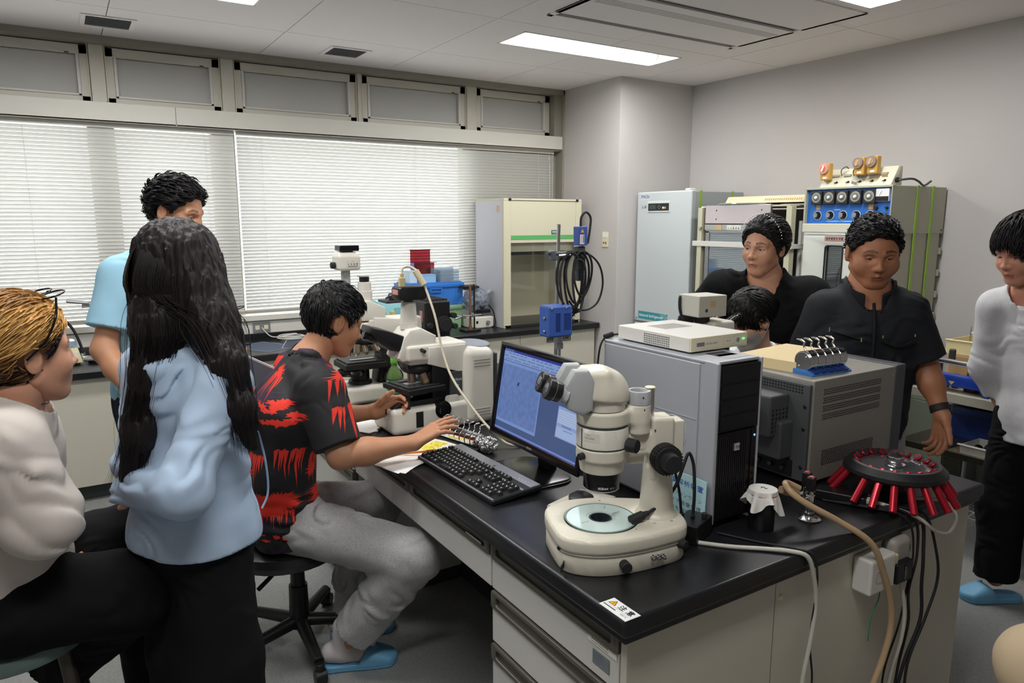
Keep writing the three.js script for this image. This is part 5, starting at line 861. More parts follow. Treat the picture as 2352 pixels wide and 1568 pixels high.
{
  const t = thing('gas_valve', 'chrome vacuum valve with black handles standing on the bench beside the beaker', 'valve', [1.66, 0.8, -1.125], 0.3);
  part('foot', lat([[0, 0], [0.03, 0], [0.032, 0.004], [0.014, 0.012], [0.014, 0.02], [0, 0.02]], 0, 0, 0, 28), M.chrome, t);
  part('stem', [cy(0.009, 0.07, 0, 0.015, 0), cy(0.012, 0.02, 0, 0.05, 0), cy(0.009, 0.05, 0.03, 0.03, -0.02), cyl(V(-0.02, 0.06, 0.0), V(0.04, 0.06, -0.02), 0.008)], M.chrome, t);
  parts('valve_handle', [bx(0.022, 0.04, 0.022, 0, 0.1, 0, 0.004), bx(0.022, 0.04, 0.022, 0.032, 0.1, -0.022, 0.004)], M.black, t);
  parts('red_mark', [bx(0.014, 0.001, 0.01, 0, 0.1206, 0, 0), bx(0.014, 0.001, 0.01, 0.032, 0.1206, -0.022, 0)], mat(206, 60, 50, 0.5), t);
  part('hose_barb', [cyl(V(-0.02, 0.075, -0.03), V(-0.055, 0.085, -0.05), 0.015, 0.013), cyl(V(-0.055, 0.085, -0.05), V(-0.07, 0.09, -0.055), 0.01)], mat(176, 150, 116, 0.4, 0.4), t);
  const h = thing('clear_hose', 'translucent tan hose looping over the bench edge to the floor', 'hose');
  part('hose', tube([[1.632, 0.888, -1.14], [1.6, 0.905, -1.155], [1.572, 0.91, -1.14], [1.568, 0.895, -1.115], [1.588, 0.872, -1.08], [1.65, 0.83, -1.03], [1.715, 0.775, -0.978], [1.77, 0.68, -0.968], [1.815, 0.58, -0.966], [1.826, 0.5, -0.966], [1.8, 0.42, -0.966], [1.745, 0.34, -0.962], [1.7, 0.24, -0.955], [1.69, 0.1, -0.95], [1.72, 0.012, -0.93]], 0.0085, 130, 10), phys(206, 176, 138, 0.25, { transmission: 0.25, thickness: 0.01, ior: 1.4 }), h);
  rebase(h, 1.7, 0, -0.95);
}
const cableThing = (label, pts, r, m, at) => { const t = thing('power_cable', label, 'cable'); part('cable', tube(pts, r, pts.length * 9), m, t); rebase(t, ...at); return t; };
const whiteCable = mat(196, 194, 182, 0.5);
cableThing('thick white cable from behind the stereo microscope down the end of the bench', [[1.275, 0.805, -1.19], [1.34, 0.805, -1.115], [1.4, 0.806, -1.06], [1.44, 0.806, -1.02], [1.47, 0.797, -0.994], [1.495, 0.74, -0.988], [1.513, 0.66, -0.988], [1.503, 0.57, -0.988], [1.478, 0.46, -0.986], [1.47, 0.3, -0.985], [1.475, 0.1, -0.985], [1.46, 0.006, -0.96]], 0.0058, whiteCable, [1.47, 0, -0.98]);
cableThing('thin black cable running over the bench edge next to the thick white one', [[1.375, 0.804, -1.19], [1.42, 0.804, -1.1], [1.47, 0.804, -1.02], [1.495, 0.795, -0.995], [1.512, 0.735, -0.989], [1.51, 0.67, -0.989], [1.507, 0.6, -0.992], [1.505, 0.54, -0.989], [1.522, 0.45, -0.989], [1.51, 0.3, -0.989], [1.515, 0.1, -0.989], [1.52, 0.004, -0.96]], 0.0026, M.rubber, [1.52, 0, -0.97]);
cableThing('white cable looping out from the adapter under the red rotor tubes', [[1.875, 0.815, -1.105], [1.9, 0.812, -1.075], [1.945, 0.79, -0.985], [2.0, 0.745, -0.955], [2.06, 0.735, -0.95], [2.095, 0.77, -0.955], [2.085, 0.806, -0.985], [2.04, 0.806, -1.04], [1.97, 0.806, -1.075], [1.9, 0.806, -1.2], [1.83, 0.806, -1.24], [1.75, 0.806, -1.24]], 0.0052, whiteCable, [1.95, 0.75, -1.0]);
{
  const t = thing('power_adapter', 'long black power adapter brick with a white plug on the bench near the rotor', 'adapter', [1.85, 0.8, -1.155], -1.15);
  part('brick', bx(0.135, 0.03, 0.05, 0, 0.015, 0, 0.005), M.black, t); part('plug', [bx(0.03, 0.018, 0.026, 0.08, 0.015, 0, 0.004), cyl(V(0.09, 0.015, 0), V(0.115, 0.013, 0), 0.007, 0.0055)], whiteCable, t);
  const o = thing('socket_box', 'white surface mounted socket box on the end of the bench', 'socket', [1.78, 0.7, -1.028], 0);
  part('box', bx(0.115, 0.1, 0.055, 0, -0.03, 0.0275, 0.008, 0, 0, 0, 2), M.cabW, o); part('face', bx(0.03, 0.08, 0.03, 0.062, -0.032, 0.035, 0.004), M.cream, o);
  part('mould_mark', [ext(rrect(0.028, 0.034, 0.006), 0.001, 0, false, 1, [rrect(0.026, 0.032, 0.005)]).translate(-0.02, -0.03, 0.0552)], M.scopeD, o);
  part('conduit_cover', netMesh(rbox([0.115, -0.005, 0.02], [0.042, 0.045, 0.022], 0.018), [0.05, -0.06, -0.01, 0.18, 0.05, 0.055], 0.005), M.scopeD, o);
  const a = thing('plug_adapter', 'black power adapter plugged into the white socket box', 'adapter', [1.878, 0.653, -1.0]);
  part('case', bx(0.075, 0.058, 0.04, 0.0, 0, 0.012, 0.004), M.black, a);
  part('print', sheet(0.05, 0.02, 0.005, 0, 0.0325, 0, 0, Math.PI / 2), print(150, 60, (x, w, h) => { x.fillStyle = '#161618'; x.fillRect(0, 0, w, h); x.fillStyle = '#c8c8c8'; x.font = 'bold 24px sans-serif'; x.fillText('OLYMPUS', 12, 26); x.font = '13px sans-serif'; x.fillText('AC ADAPTER', 22, 50); }), a);
  const b = thing('mains_plug', 'black angled mains plug above the adapter in the white socket box', 'plug', [1.905, 0.702, -1.005]);
  part('body', bx(0.06, 0.026, 0.035, 0, 0, 0, 0.006), M.black, b); part('collar', bx(0.014, 0.022, 0.03, -0.034, 0.002, 0, 0.003), M.white, b);
}
[['black cable hanging from the bench edge, leftmost of the bundle by the socket box', 1.915, 0.003, 0], ['black cable hanging from the bench edge, second of the bundle by the socket box', 1.945, 0.004, 1], ['black cable hanging from the bench edge, third of the bundle by the socket box', 1.975, 0.005, 2], ['black cable curving outward at the right of the bundle by the socket box', 2.0, 0.004, 3]].forEach(([l, x, r, i]) => {
  const w = (k) => 0.018 * Math.sin(i * 2.1 + k * 1.3);
  cableThing(l, [[1.8 + i * 0.02, 0.806, -1.18 + i * 0.01], [1.86 + i * 0.01, 0.808, -1.06], [x - 0.03, 0.806, -1.015], [x, 0.78, -0.99], [x + 0.01 + w(1), 0.68, -0.985 + i * 0.006], [x + w(2) + (i === 3 ? 0.05 : 0), 0.58, -0.985 + i * 0.005], [x + w(3) + (i === 3 ? 0.02 : 0), 0.48, -0.985 + i * 0.006], [x + w(4) - 0.05, 0.36, -0.985 + i * 0.006], [x - 0.07 + w(5), 0.2, -0.985 + i * 0.006], [x - 0.09, 0.06, -0.98 + i * 0.005], [x - 0.1, 0.006, -0.95 + i * 0.012]], r, M.rubber, [x - 0.1, 0, -0.96]);
});
cableThing('white cable with ribbed plug hanging in the black bundle', [[1.885, 0.625, -0.985], [1.895, 0.58, -0.978], [1.91, 0.52, -0.976], [1.905, 0.44, -0.976], [1.87, 0.36, -0.976], [1.84, 0.25, -0.97], [1.83, 0.1, -0.965], [1.84, 0.006, -0.93]], 0.0055, whiteCable, [1.84, 0, -0.95]);
cableThing('short green earth wire dangling below the white socket box', [[1.8, 0.66, -1.0], [1.79, 0.6, -0.985], [1.765, 0.56, -0.985], [1.755, 0.51, -0.985], [1.756, 0.48, -0.986]], 0.0016, mat(30, 140, 90, 0.5), [1.756, 0.48, -0.986]);
{ // printed card leaning on the computer
  const p = print(420, 460, (x, w, h) => { x.fillStyle = '#a9cdd2'; x.fillRect(0, 0, w, h); kanji(x, ['ga', 'zo', 'kai', 'seki', 'so', 'chi'], 20, 60, 60, '#2a4f9a', 0.1, 64); kanji(x, ['re', 'ru', 'pu', 'ra', 'n', 'ku', 'to', 'n'], 30, 190, 42, '#2b3440', 0.08, 46); kanji(x, ['ta', 'de', 'ga', 'zo', 'sho', 'ri'], 90, 270, 44, '#2b3440', 0.08, 50); kanji(x, ['tai', 'wo', 'shiki', 'zo'], 90, 345, 44, '#2b3440', 0.08, 50); });
  const t = thing('info_card', 'light blue Japanese notice card leaning on the computer tower', 'card', [1.365, 0.8, -1.3], -Math.PI / 2);
  part('card', bx(0.16, 0.13, 0.002, -0.005, 0.066, 0.0, 0, -0.03), mat(170, 205, 210, 0.6), t); part('print', sheet(0.158, 0.128, -0.005, 0.066, 0.0012, -0.03), p, t);
}
// ---------------------------------------------------------------- clean bench on the wall counter
{
  const x0 = 2.885, x1 = 3.6, z0 = -5.13, z1 = -4.69, y0 = 0.77, y1 = 1.765, hood = mat(212, 208, 182, 0.45), t = thing('clean_bench', 'cream clean bench cabinet with green stripe and glass front on the window worktop', 'cabinet');
  part('side_panel', bb(x0 - 0.012, x0 + 0.004, y0, y1, z0, z1 - 0.03, 0.003), mat(206, 208, 216, 0.4), t);
  part('side_panel', bb(x1 - 0.004, x1 + 0.012, y0, y1, z0, z1 - 0.03, 0.003), hood, t);
  part('back_panel', bb(x0, x1, y0 + 0.02, y1, z0, z0 + 0.015, 0), hood, t);
  part('top_panel', bb(x0 - 0.014, x1 + 0.014, y1 - 0.012, y1 + 0.004, z0, z1, 0.003), hood, t);
  part('floor_panel', bb(x0, x1, y0, y0 + 0.025, z0, z1, 0.003), M.steelD, t);
  part('front_post', bb(x0 - 0.014, x0 + 0.052, y0, y1 - 0.012, z1 - 0.03, z1, 0.004), hood, t);
  part('front_post', bb(x1 - 0.04, x1 + 0.014, y0, y1 - 0.012, z1 - 0.03, z1, 0.004), hood, t);
  const f = part('upper_panel', bb(x0 + 0.052, x1 - 0.04, 1.43, y1 - 0.014, z1 - 0.03, z1 - 0.006, 0.002), hood, t);
  part('green_stripe', bb(x0 + 0.052, x1 - 0.04, 1.455, 1.488, z1 - 0.008, z1 - 0.004, 0.0005), mat(96, 176, 104, 0.5), f);
  part('maker_plate', sheet(0.085, 0.034, 3.36, 1.51, z1 - 0.0045), print(170, 68, (x, w, h) => { x.fillStyle = '#42686c'; x.fillRect(0, 0, w, h); x.fillStyle = '#e8eee8'; x.font = 'bold 40px sans-serif'; x.fillText('IWAKI', 18, 42); x.font = '10px sans-serif'; x.fillText('CLEAN BENCH', 48, 60); }), f);
  part('inner_box', bb(x0 + 0.01, x1 - 0.01, 1.36, 1.43, z0 + 0.02, z1 - 0.06, 0), hood, t);
  part('lamp_cover', [bx(0.6, 0.03, 0.06, 3.24, 1.345, -4.85, 0.004)], M.greyD, t);
  part('front_glass', bb(x0 + 0.052, x1 - 0.04, 1.05, 1.43, z1 - 0.016, z1 - 0.012, 0), M.glass, t);
  part('inner_outlet', [bx(0.12, 0.065, 0.01, 3.05, 1.15, z0 + 0.02, 0.003)], mat(190, 192, 196, 0.5), t);
  part('tape_scrap', bx(0.001, 0.05, 0.045, x0 - 0.0125, 1.69, z1 - 0.09, 0), mat(214, 184, 164, 0.7), t);
  for (const x of [2.925, 3.565]) {
    const c = part('binder_clip', ext([[-0.012, 0], [0.012, 0], [0.009, 0.016], [-0.009, 0.016]], 0.014, 0.001).translate(x, y1 - 0.012, z1 - 0.006), M.black, t);
    part('clip_wire', tube([[x - 0.008, y1 + 0.002, z1 - 0.004], [x - 0.005, y1 + 0.03, z1 - 0.01], [x + 0.005, y1 + 0.03, z1 - 0.01], [x + 0.008, y1 + 0.002, z1 - 0.004]], 0.0008, 16, 5), M.steel, c);
  }
  parts('bolt', [[x0 + 0.0, y0 + 0.02], [x0 + 0.03, y0 + 0.02], [x1 - 0.02, y0 + 0.02], [x1, y0 + 0.02]].map(([x, y]) => cz(0.007, 0.004, x, y, z1 - 0.001, 12)), M.steel, t);
  rebase(t, 3.24, 0.77, -4.92);
}
// ---------------------------------------------------------------- crates, boxes and instruments on the wall counter
function tote(name, label, x0, x1, y0, y1, z0, z1, m, taper = 0.015) {
  const t = thing(name, label, 'crate'), w = x1 - x0, d = z1 - z0, wall = 0.006;
  const ring = (W, D) => [[-W / 2, -D / 2], [W / 2, -D / 2], [W / 2, D / 2], [-W / 2, D / 2]];
  const g = [];
  for (const [sx, sz] of [[0, 1], [0, -1], [1, 0], [-1, 0]]) { const L = sx ? d : w; g.push(bx(sx ? wall : L - 2 * taper, y1 - y0 - 0.02, sx ? L - 2 * taper : wall, sx * (w / 2 - taper), (y1 - y0) / 2 - 0.01, sz * (d / 2 - taper), 0.002, sz * 0.03, 0, -sx * 0.03)); }
  g.push(bx(w - 2 * taper, 0.006, d - 2 * taper, 0, 0.003, 0, 0.001));
  part('walls', g.map((q) => q.translate((x0 + x1) / 2, y0, (z0 + z1) / 2)), m, t);
  part('rim', flat(ext(rrect(w, d, 0.015), 0.035, 0.004, false, 2, [rrect(w - 0.03, d - 0.03, 0.01)])).translate((x0 + x1) / 2, y1 - 0.035, (z0 + z1) / 2), m, t);
  part('grip', ext([[-0.055, 0.018], [0.055, 0.018], [0.045, -0.018], [-0.045, -0.018]], 0.014, 0.002, false, 1, [[[-0.046, 0.012], [0.046, 0.012], [0.039, -0.012], [-0.039, -0.012]]]).translate((x0 + x1) / 2, y1 - 0.055, z1 - taper + 0.002), m, t);
  for (const k of [-0.36, 0.36]) part('rib', bx(0.012, y1 - y0 - 0.05, 0.008, (x0 + x1) / 2 + k * w, (y0 + y1) / 2 - 0.02, z1 - taper + 0.003, 0.002), m, t);
  rebase(t, (x0 + x1) / 2, y0, (z0 + z1) / 2); return t;
}
tote('storage_crate', 'pale green storage crate under the blue one on the window worktop', 2.17, 2.64, 0.77, 0.955, -5.14, -4.92, mat(150, 190, 146, 0.5));
tote('storage_crate', 'bright blue storage crate stacked on the pale green one', 2.15, 2.65, 0.955, 1.13, -5.145, -4.91, mat(56, 126, 214, 0.45));
{ // boards and boxes filling the crate top
  const clear = phys(226, 234, 240, 0.05, { transmission: 0.85, thickness: 0 });
  const t = thing('blue_board', 'flat blue sheet lying on the bright blue crate', 'sheet', [2.4, 1.13, -5.028]); part('lid', bx(0.46, 0.006, 0.2, 0, 0.003, 0, 0.002), mat(70, 136, 218, 0.45), t);
  const box = (label, x, z, w, h, d, m, name = 'plastic_box', y = 1.136) => { const b = thing(name, label, 'box', [x, y, z]); part('case', [bx(w, 0.003, d, 0, 0.0015, 0, 0), bx(0.003, h, d, -w / 2, h / 2, 0, 0), bx(0.003, h, d, w / 2, h / 2, 0, 0), bx(w, h, 0.003, 0, h / 2, -d / 2, 0), bx(w, h, 0.003, 0, h / 2, d / 2, 0)], m, b); part('lid', bx(w + 0.006, 0.005, d + 0.006, 0, h + 0.002, 0, 0.001), m, b); return b; };
  box('clear plastic box, front right on the bright blue crate', 2.53, -4.98, 0.16, 0.085, 0.09, clear);
  box('clear plastic box behind another clear one on the bright blue crate', 2.52, -5.08, 0.19, 0.1, 0.08, clear);
  box('small pale blue plastic box, front left on the bright blue crate', 2.36, -4.985, 0.11, 0.055, 0.08, mat(150, 196, 236, 0.4));
  box('square white box at the left end of the bright blue crate', 2.24, -5.03, 0.06, 0.085, 0.12, mat(206, 226, 236, 0.5), 'white_box');
  const s = thing('smoked_acrylic_box', 'dark red tinted acrylic box with an upright rear sheet on the bright blue crate', 'box', [2.375, 1.136, -5.075]);
  const tint = phys(196, 104, 116, 0.06, { transmission: 0.9, thickness: 0 });
  part('rear_sheet', bx(0.17, 0.24, 0.004, 0.0, 0.12, -0.055, 0.0005), tint, s); part('front_sheet', bx(0.17, 0.14, 0.004, 0.0, 0.07, 0.015, 0.0005), tint, s); part('top_sheet', bx(0.19, 0.004, 0.075, 0.01, 0.142, -0.018, 0.0005), mat(60, 40, 50, 0.2), s); part('side_sheet', bx(0.004, 0.14, 0.07, -0.083, 0.07, -0.02, 0.0005), mat(70, 90, 190, 0.3), s); part('edge', bx(0.185, 0.004, 0.006, 0.0, 0.242, -0.055, 0), M.blackGloss, s);
}
{
  const t = thing('incubator_box', 'pale turquoise bench box on the window worktop behind the microscopes', 'box', [2.04, 0.77, -4.815]);
  part('case', [ext([[-0.24, 0], [0.25, 0], [0.25, 0.25], [-0.12, 0.25], [-0.24, 0.29]], 0.17, 0.008).translate(0, 0, -0.085)], mat(150, 204, 214, 0.5), t); part('front_panel', bx(0.3, 0.2, 0.006, 0.09, 0.12, 0.086, 0.002), mat(132, 196, 202, 0.5), t);
  const p = thing('black_tray', 'flat black tray with a tangle of cable on the pale turquoise box', 'tray', [2.06, 1.02, -4.815], 0.05);
  part('tray', bx(0.28, 0.018, 0.15, 0, 0.009, 0, 0.003), mat(52, 50, 58, 0.4), p);
  part('cable_tangle', tube(Array.from({ length: 22 }, (_, i) => V(-0.04 + 0.07 * Math.sin(i * 1.7) + i * 0.003, 0.026 + 0.014 * ((i * 5) % 3), 0.05 * Math.cos(i * 1.3))), 0.005, 150), M.rubber, p); part('cable_plug', bx(0.035, 0.03, 0.03, -0.08, 0.034, 0.03, 0.005), M.rubber, p);
  [[1.875, 'small glass bottle with cream cap, left of two before the turquoise box'], [1.94, 'small glass bottle with cream cap, right of two before the turquoise box']].forEach(([x, l]) => { const b = thing('reagent_bottle', l, 'bottle', [x, 0.77, -4.67], 0, 'bottles with cream caps'); part('glass', lat([[0, 0], [0.028, 0], [0.03, 0.004], [0.03, 0.12], [0.02, 0.15], [0.015, 0.16], [0.015, 0.175], [0, 0.175]], 0, 0, 0, 22), phys(225, 232, 226, 0.05, { transmission: 0.9, thickness: 0 }), b); part('cap', cy(0.018, 0.03, 0, 0.172, 0), mat(214, 190, 120, 0.5), b); });
}
{ // microscope under a plastic bag and a retort stand
  const t = thing('bagged_microscope', 'grey microscope covered with a crumpled plastic bag beside the clean bench', 'microscope', [2.75, 0.77, -4.9]);
  part('base', bx(0.19, 0.09, 0.2, 0.0, 0.045, 0.0, 0.01), M.scopeW, t); part('front_panel', [bx(0.018, 0.02, 0.002, -0.055, 0.05, 0.1005, 0)], M.dark, t); part('dial', cz(0.016, 0.015, 0.04, 0.045, 0.1), M.grey, t);
  part('stage_block', [bx(0.12, 0.03, 0.1, 0.02, 0.13, 0.03, 0.006), cz(0.018, 0.05, -0.01, 0.165, 0.05)], M.black, t); part('column', bx(0.05, 0.16, 0.06, 0.05, 0.14, -0.05, 0.01), M.scopeW, t);
  part('head', [bx(0.12, 0.07, 0.1, 0.03, 0.23, 0.0, 0.015, 0, 0, -0.3), cyl(V(0.06, 0.25, 0.03), V(0.1, 0.29, 0.06), 0.018)], M.scopeG, t);
  part('lead', tube([[0.095, 0.17, 0.02], [0.115, 0.13, 0.05], [0.12, 0.06, 0.08], [0.1, 0.02, 0.11], [0.06, 0.01, 0.13]], 0.005, 40), M.rubber, t);
  const f = (x, y, z) => Math.min(ell([-0.01, 0.22, 0], [0.1, 0.1, 0.11])(x, y, z), 9) + 0.012 * N3(x * 22, y * 22, z * 22) + 0.006 * Math.abs(N3(x * 60, y * 50, z * 60));
  part('plastic_bag', netMesh((x, y, z) => { const d = f(x, y, z); return Math.max(d, -(d + 0.006)); }, [-0.16, 0.08, -0.15, 0.16, 0.36, 0.15], 0.004, null, 2.2), phys(225, 232, 240, 0.15, { transmission: 0.8, thickness: 0 }), t);
  const r = thing('retort_stand', 'rusty retort stand with a clamp beside the bagged microscope', 'stand', [2.6, 0.77, -4.72]);
  part('foot', bx(0.14, 0.016, 0.1, 0, 0.008, -0.02, 0.004), M.black, r); part('rusty_rod', cy(0.008, 0.34, -0.01, 0.014, 0), mat(132, 92, 66, 0.7, 0.3), r); part('black_rod', cy(0.0065, 0.34, 0.025, 0.014, 0), M.black, r); part('boss', lat([[0, 0], [0.016, 0], [0.012, 0.03], [0, 0.03]], -0.01, 0.014, 0, 18), mat(120, 84, 62, 0.7, 0.3), r);
  part('clamp', [cyl(V(-0.1, 0.12, 0.02), V(0.08, 0.125, 0.02), 0.005), cyl(V(-0.1, 0.12, 0.02), V(-0.15, 0.13, 0.02), 0.009, 0.006), cyl(V(-0.1, 0.118, 0.02), V(-0.15, 0.105, 0.02), 0.009, 0.006), bx(0.03, 0.025, 0.025, -0.075, 0.12, 0.02, 0.004), bx(0.025, 0.03, 0.03, 0.0, 0.123, 0.01, 0.004)], M.alu, r);
  const k = thing('tangled_cable', 'tangle of dark green and black cable on top of the plastic bag', 'cable', [2.66, 1.07, -4.86]);
  part('cable', tube(Array.from({ length: 20 }, (_, i) => V(0.075 * Math.sin(i * 2.1), 0.01 + 0.02 * Math.abs(Math.sin(i * 0.9)), 0.05 * Math.cos(i * 1.4))), 0.006, 150), M.rubber, k);
}
{ // left part of the wall counter
  const t = thing('digital_balance', 'small cream electronic balance with a clear cover on the window worktop', 'balance', [-0.03, 0.77, -4.85], 0.2);
  part('body', ext([[-0.07, 0.012], [0.075, 0.012], [0.055, 0.1], [-0.06, 0.1]], 0.13, 0.008).translate(0, 0, -0.065), mat(228, 220, 176, 0.5), t); part('display_strip', bx(0.1, 0.05, 0.003, 0, 0.055, 0.066, 0.001), M.white, t);
  part('cover', [bx(0.11, 0.04, 0.1, 0, 0.122, 0, 0.003)], phys(210, 225, 240, 0.05, { transmission: 0.8, thickness: 0 }), t); part('pan', cy(0.035, 0.006, 0, 0.1, 0), M.steel, t); parts('foot', [[-0.05, -0.04], [0.05, -0.04], [-0.05, 0.045], [0.05, 0.045]].map(([x, z]) => cy(0.012, 0.014, x, 0, z)), M.rubber, t);
  const l = thing('desk_lamp', 'black gooseneck desk lamp with a round chrome base on the window worktop', 'lamp', [0.06, 0.77, -4.98]);
  part('base', lat([[0, 0], [0.062, 0], [0.064, 0.008], [0.05, 0.018], [0.016, 0.024], [0.014, 0.04], [0, 0.04]], 0, 0, 0, 32), M.chrome, l); part('gooseneck', tube([[0, 0.035, 0], [-0.01, 0.1, 0], [-0.045, 0.2, 0.0], [-0.1, 0.27, 0.01], [-0.16, 0.3, 0.02]], 0.008, 40), M.rubber, l); part('lamp_head', cyl(V(-0.16, 0.3, 0.02), V(-0.24, 0.3, 0.03), 0.02, 0.035), M.black, l);
  const a = thing('lamp_arm', 'grey articulated lamp head in front of the left blind', 'lamp', [0.2, 0.77, -5.05]);
  part('neck', tube([[0, 0, 0], [0.01, 0.15, 0], [0, 0.25, 0.01], [-0.03, 0.31, 0.02], [-0.07, 0.325, 0.02]], 0.009, 40), M.rubber, a); part('head', [cyl(V(-0.07, 0.325, 0.02), V(-0.12, 0.33, 0.02), 0.016, 0.022), bx(0.12, 0.016, 0.06, -0.14, 0.345, 0.02, 0.006, 0, 0, -0.15)], M.alu, a); part('base', lat([[0, 0], [0.05, 0], [0.05, 0.01], [0.012, 0.02], [0, 0.02]], 0, 0, 0, 26), M.greyD, a);
  const m = thing('magnifier', 'round magnifying glass on a bent arm in front of the blind', 'magnifier', [1.0, 0.77, -5.0]);
  part('lens_rim', fix(new THREE.TorusGeometry(0.042, 0.004, 8, 36).rotateX(1.25).rotateZ(0.15).translate(-0.03, 0.255, 0)), M.greyD, m); part('lens', lat([[0, 0.002], [0.03, 0.001], [0.04, -0.001], [0, -0.002]], -0.03, 0.255, 0, 28, -0.3, 0, 0.15), phys(200, 235, 235, 0.02, { transmission: 0.9, thickness: 0 }), m);
  part('arm', tube([[-0.07, 0.245, 0.0], [-0.09, 0.2, 0], [-0.07, 0.1, 0], [-0.04, 0.03, 0], [0, 0.01, 0]], 0.004, 30), M.black, m); part('foot', cy(0.04, 0.012, 0, 0, 0), M.black, m);
  [[0.13, -4.86, 'left'], [0.27, -4.75, 'middle'], [0.33, -4.97, 'right']].forEach(([x, z, w]) => { const d = thing('turntable_disc', w + ' of three flat grey discs on the window worktop behind the light blue polo', 'disc', [x, 0.77, z], 0, 'grey discs'); part('disc', lat([[0, 0.03], [0.065, 0.03], [0.07, 0.026], [0.07, 0.02], [0, 0.02]], 0, 0, 0, 36), M.alu, d); part('foot', cy(0.05, 0.021, 0, 0, 0), M.black, d); });
  const film = (x, dark) => { x.fillStyle = dark; x.fillRect(0, 0, 320, 440); x.fillStyle = '#9fb0c4'; for (let i = 0; i < 900; i++) x.fillRect(rr(0, 320), rr(0, 440), 1.5, 1.5); x.strokeStyle = '#d8dee6'; x.lineWidth = 8; x.strokeRect(0, 0, 320, 440); };
  paperSheet('photo_plate', 'dark photographic plate with white border, left on the window worktop', [1.1, 0.771, -4.85], 0.5, 0.26, 0.34, (x) => film(x, '#4a5668'), 0, 'photograph');
  paperSheet('photo_plate', 'dark photographic plate with white border, right on the window worktop', [1.36, 0.7716, -4.85], -0.35, 0.26, 0.34, (x) => film(x, '#3c4656'), 0, 'photograph');
  const c = thing('cable_coil', 'coil of white cord on the window worktop below the socket', 'cable', [1.33, 0.775, -5.07]);
  part('cord', tube(Array.from({ length: 40 }, (_, i) => V(0.09 * Math.cos(i * 0.62) * (1 + 0.1 * Math.sin(i)), 0.003 + i * 0.0006, 0.06 * Math.sin(i * 0.62))).concat([V(-0.12, 0.02, -0.02), V(-0.16, 0.06, -0.09), V(-0.17, 0.08, -0.105)]), 0.004, 300, 7), M.cabW, c);
}
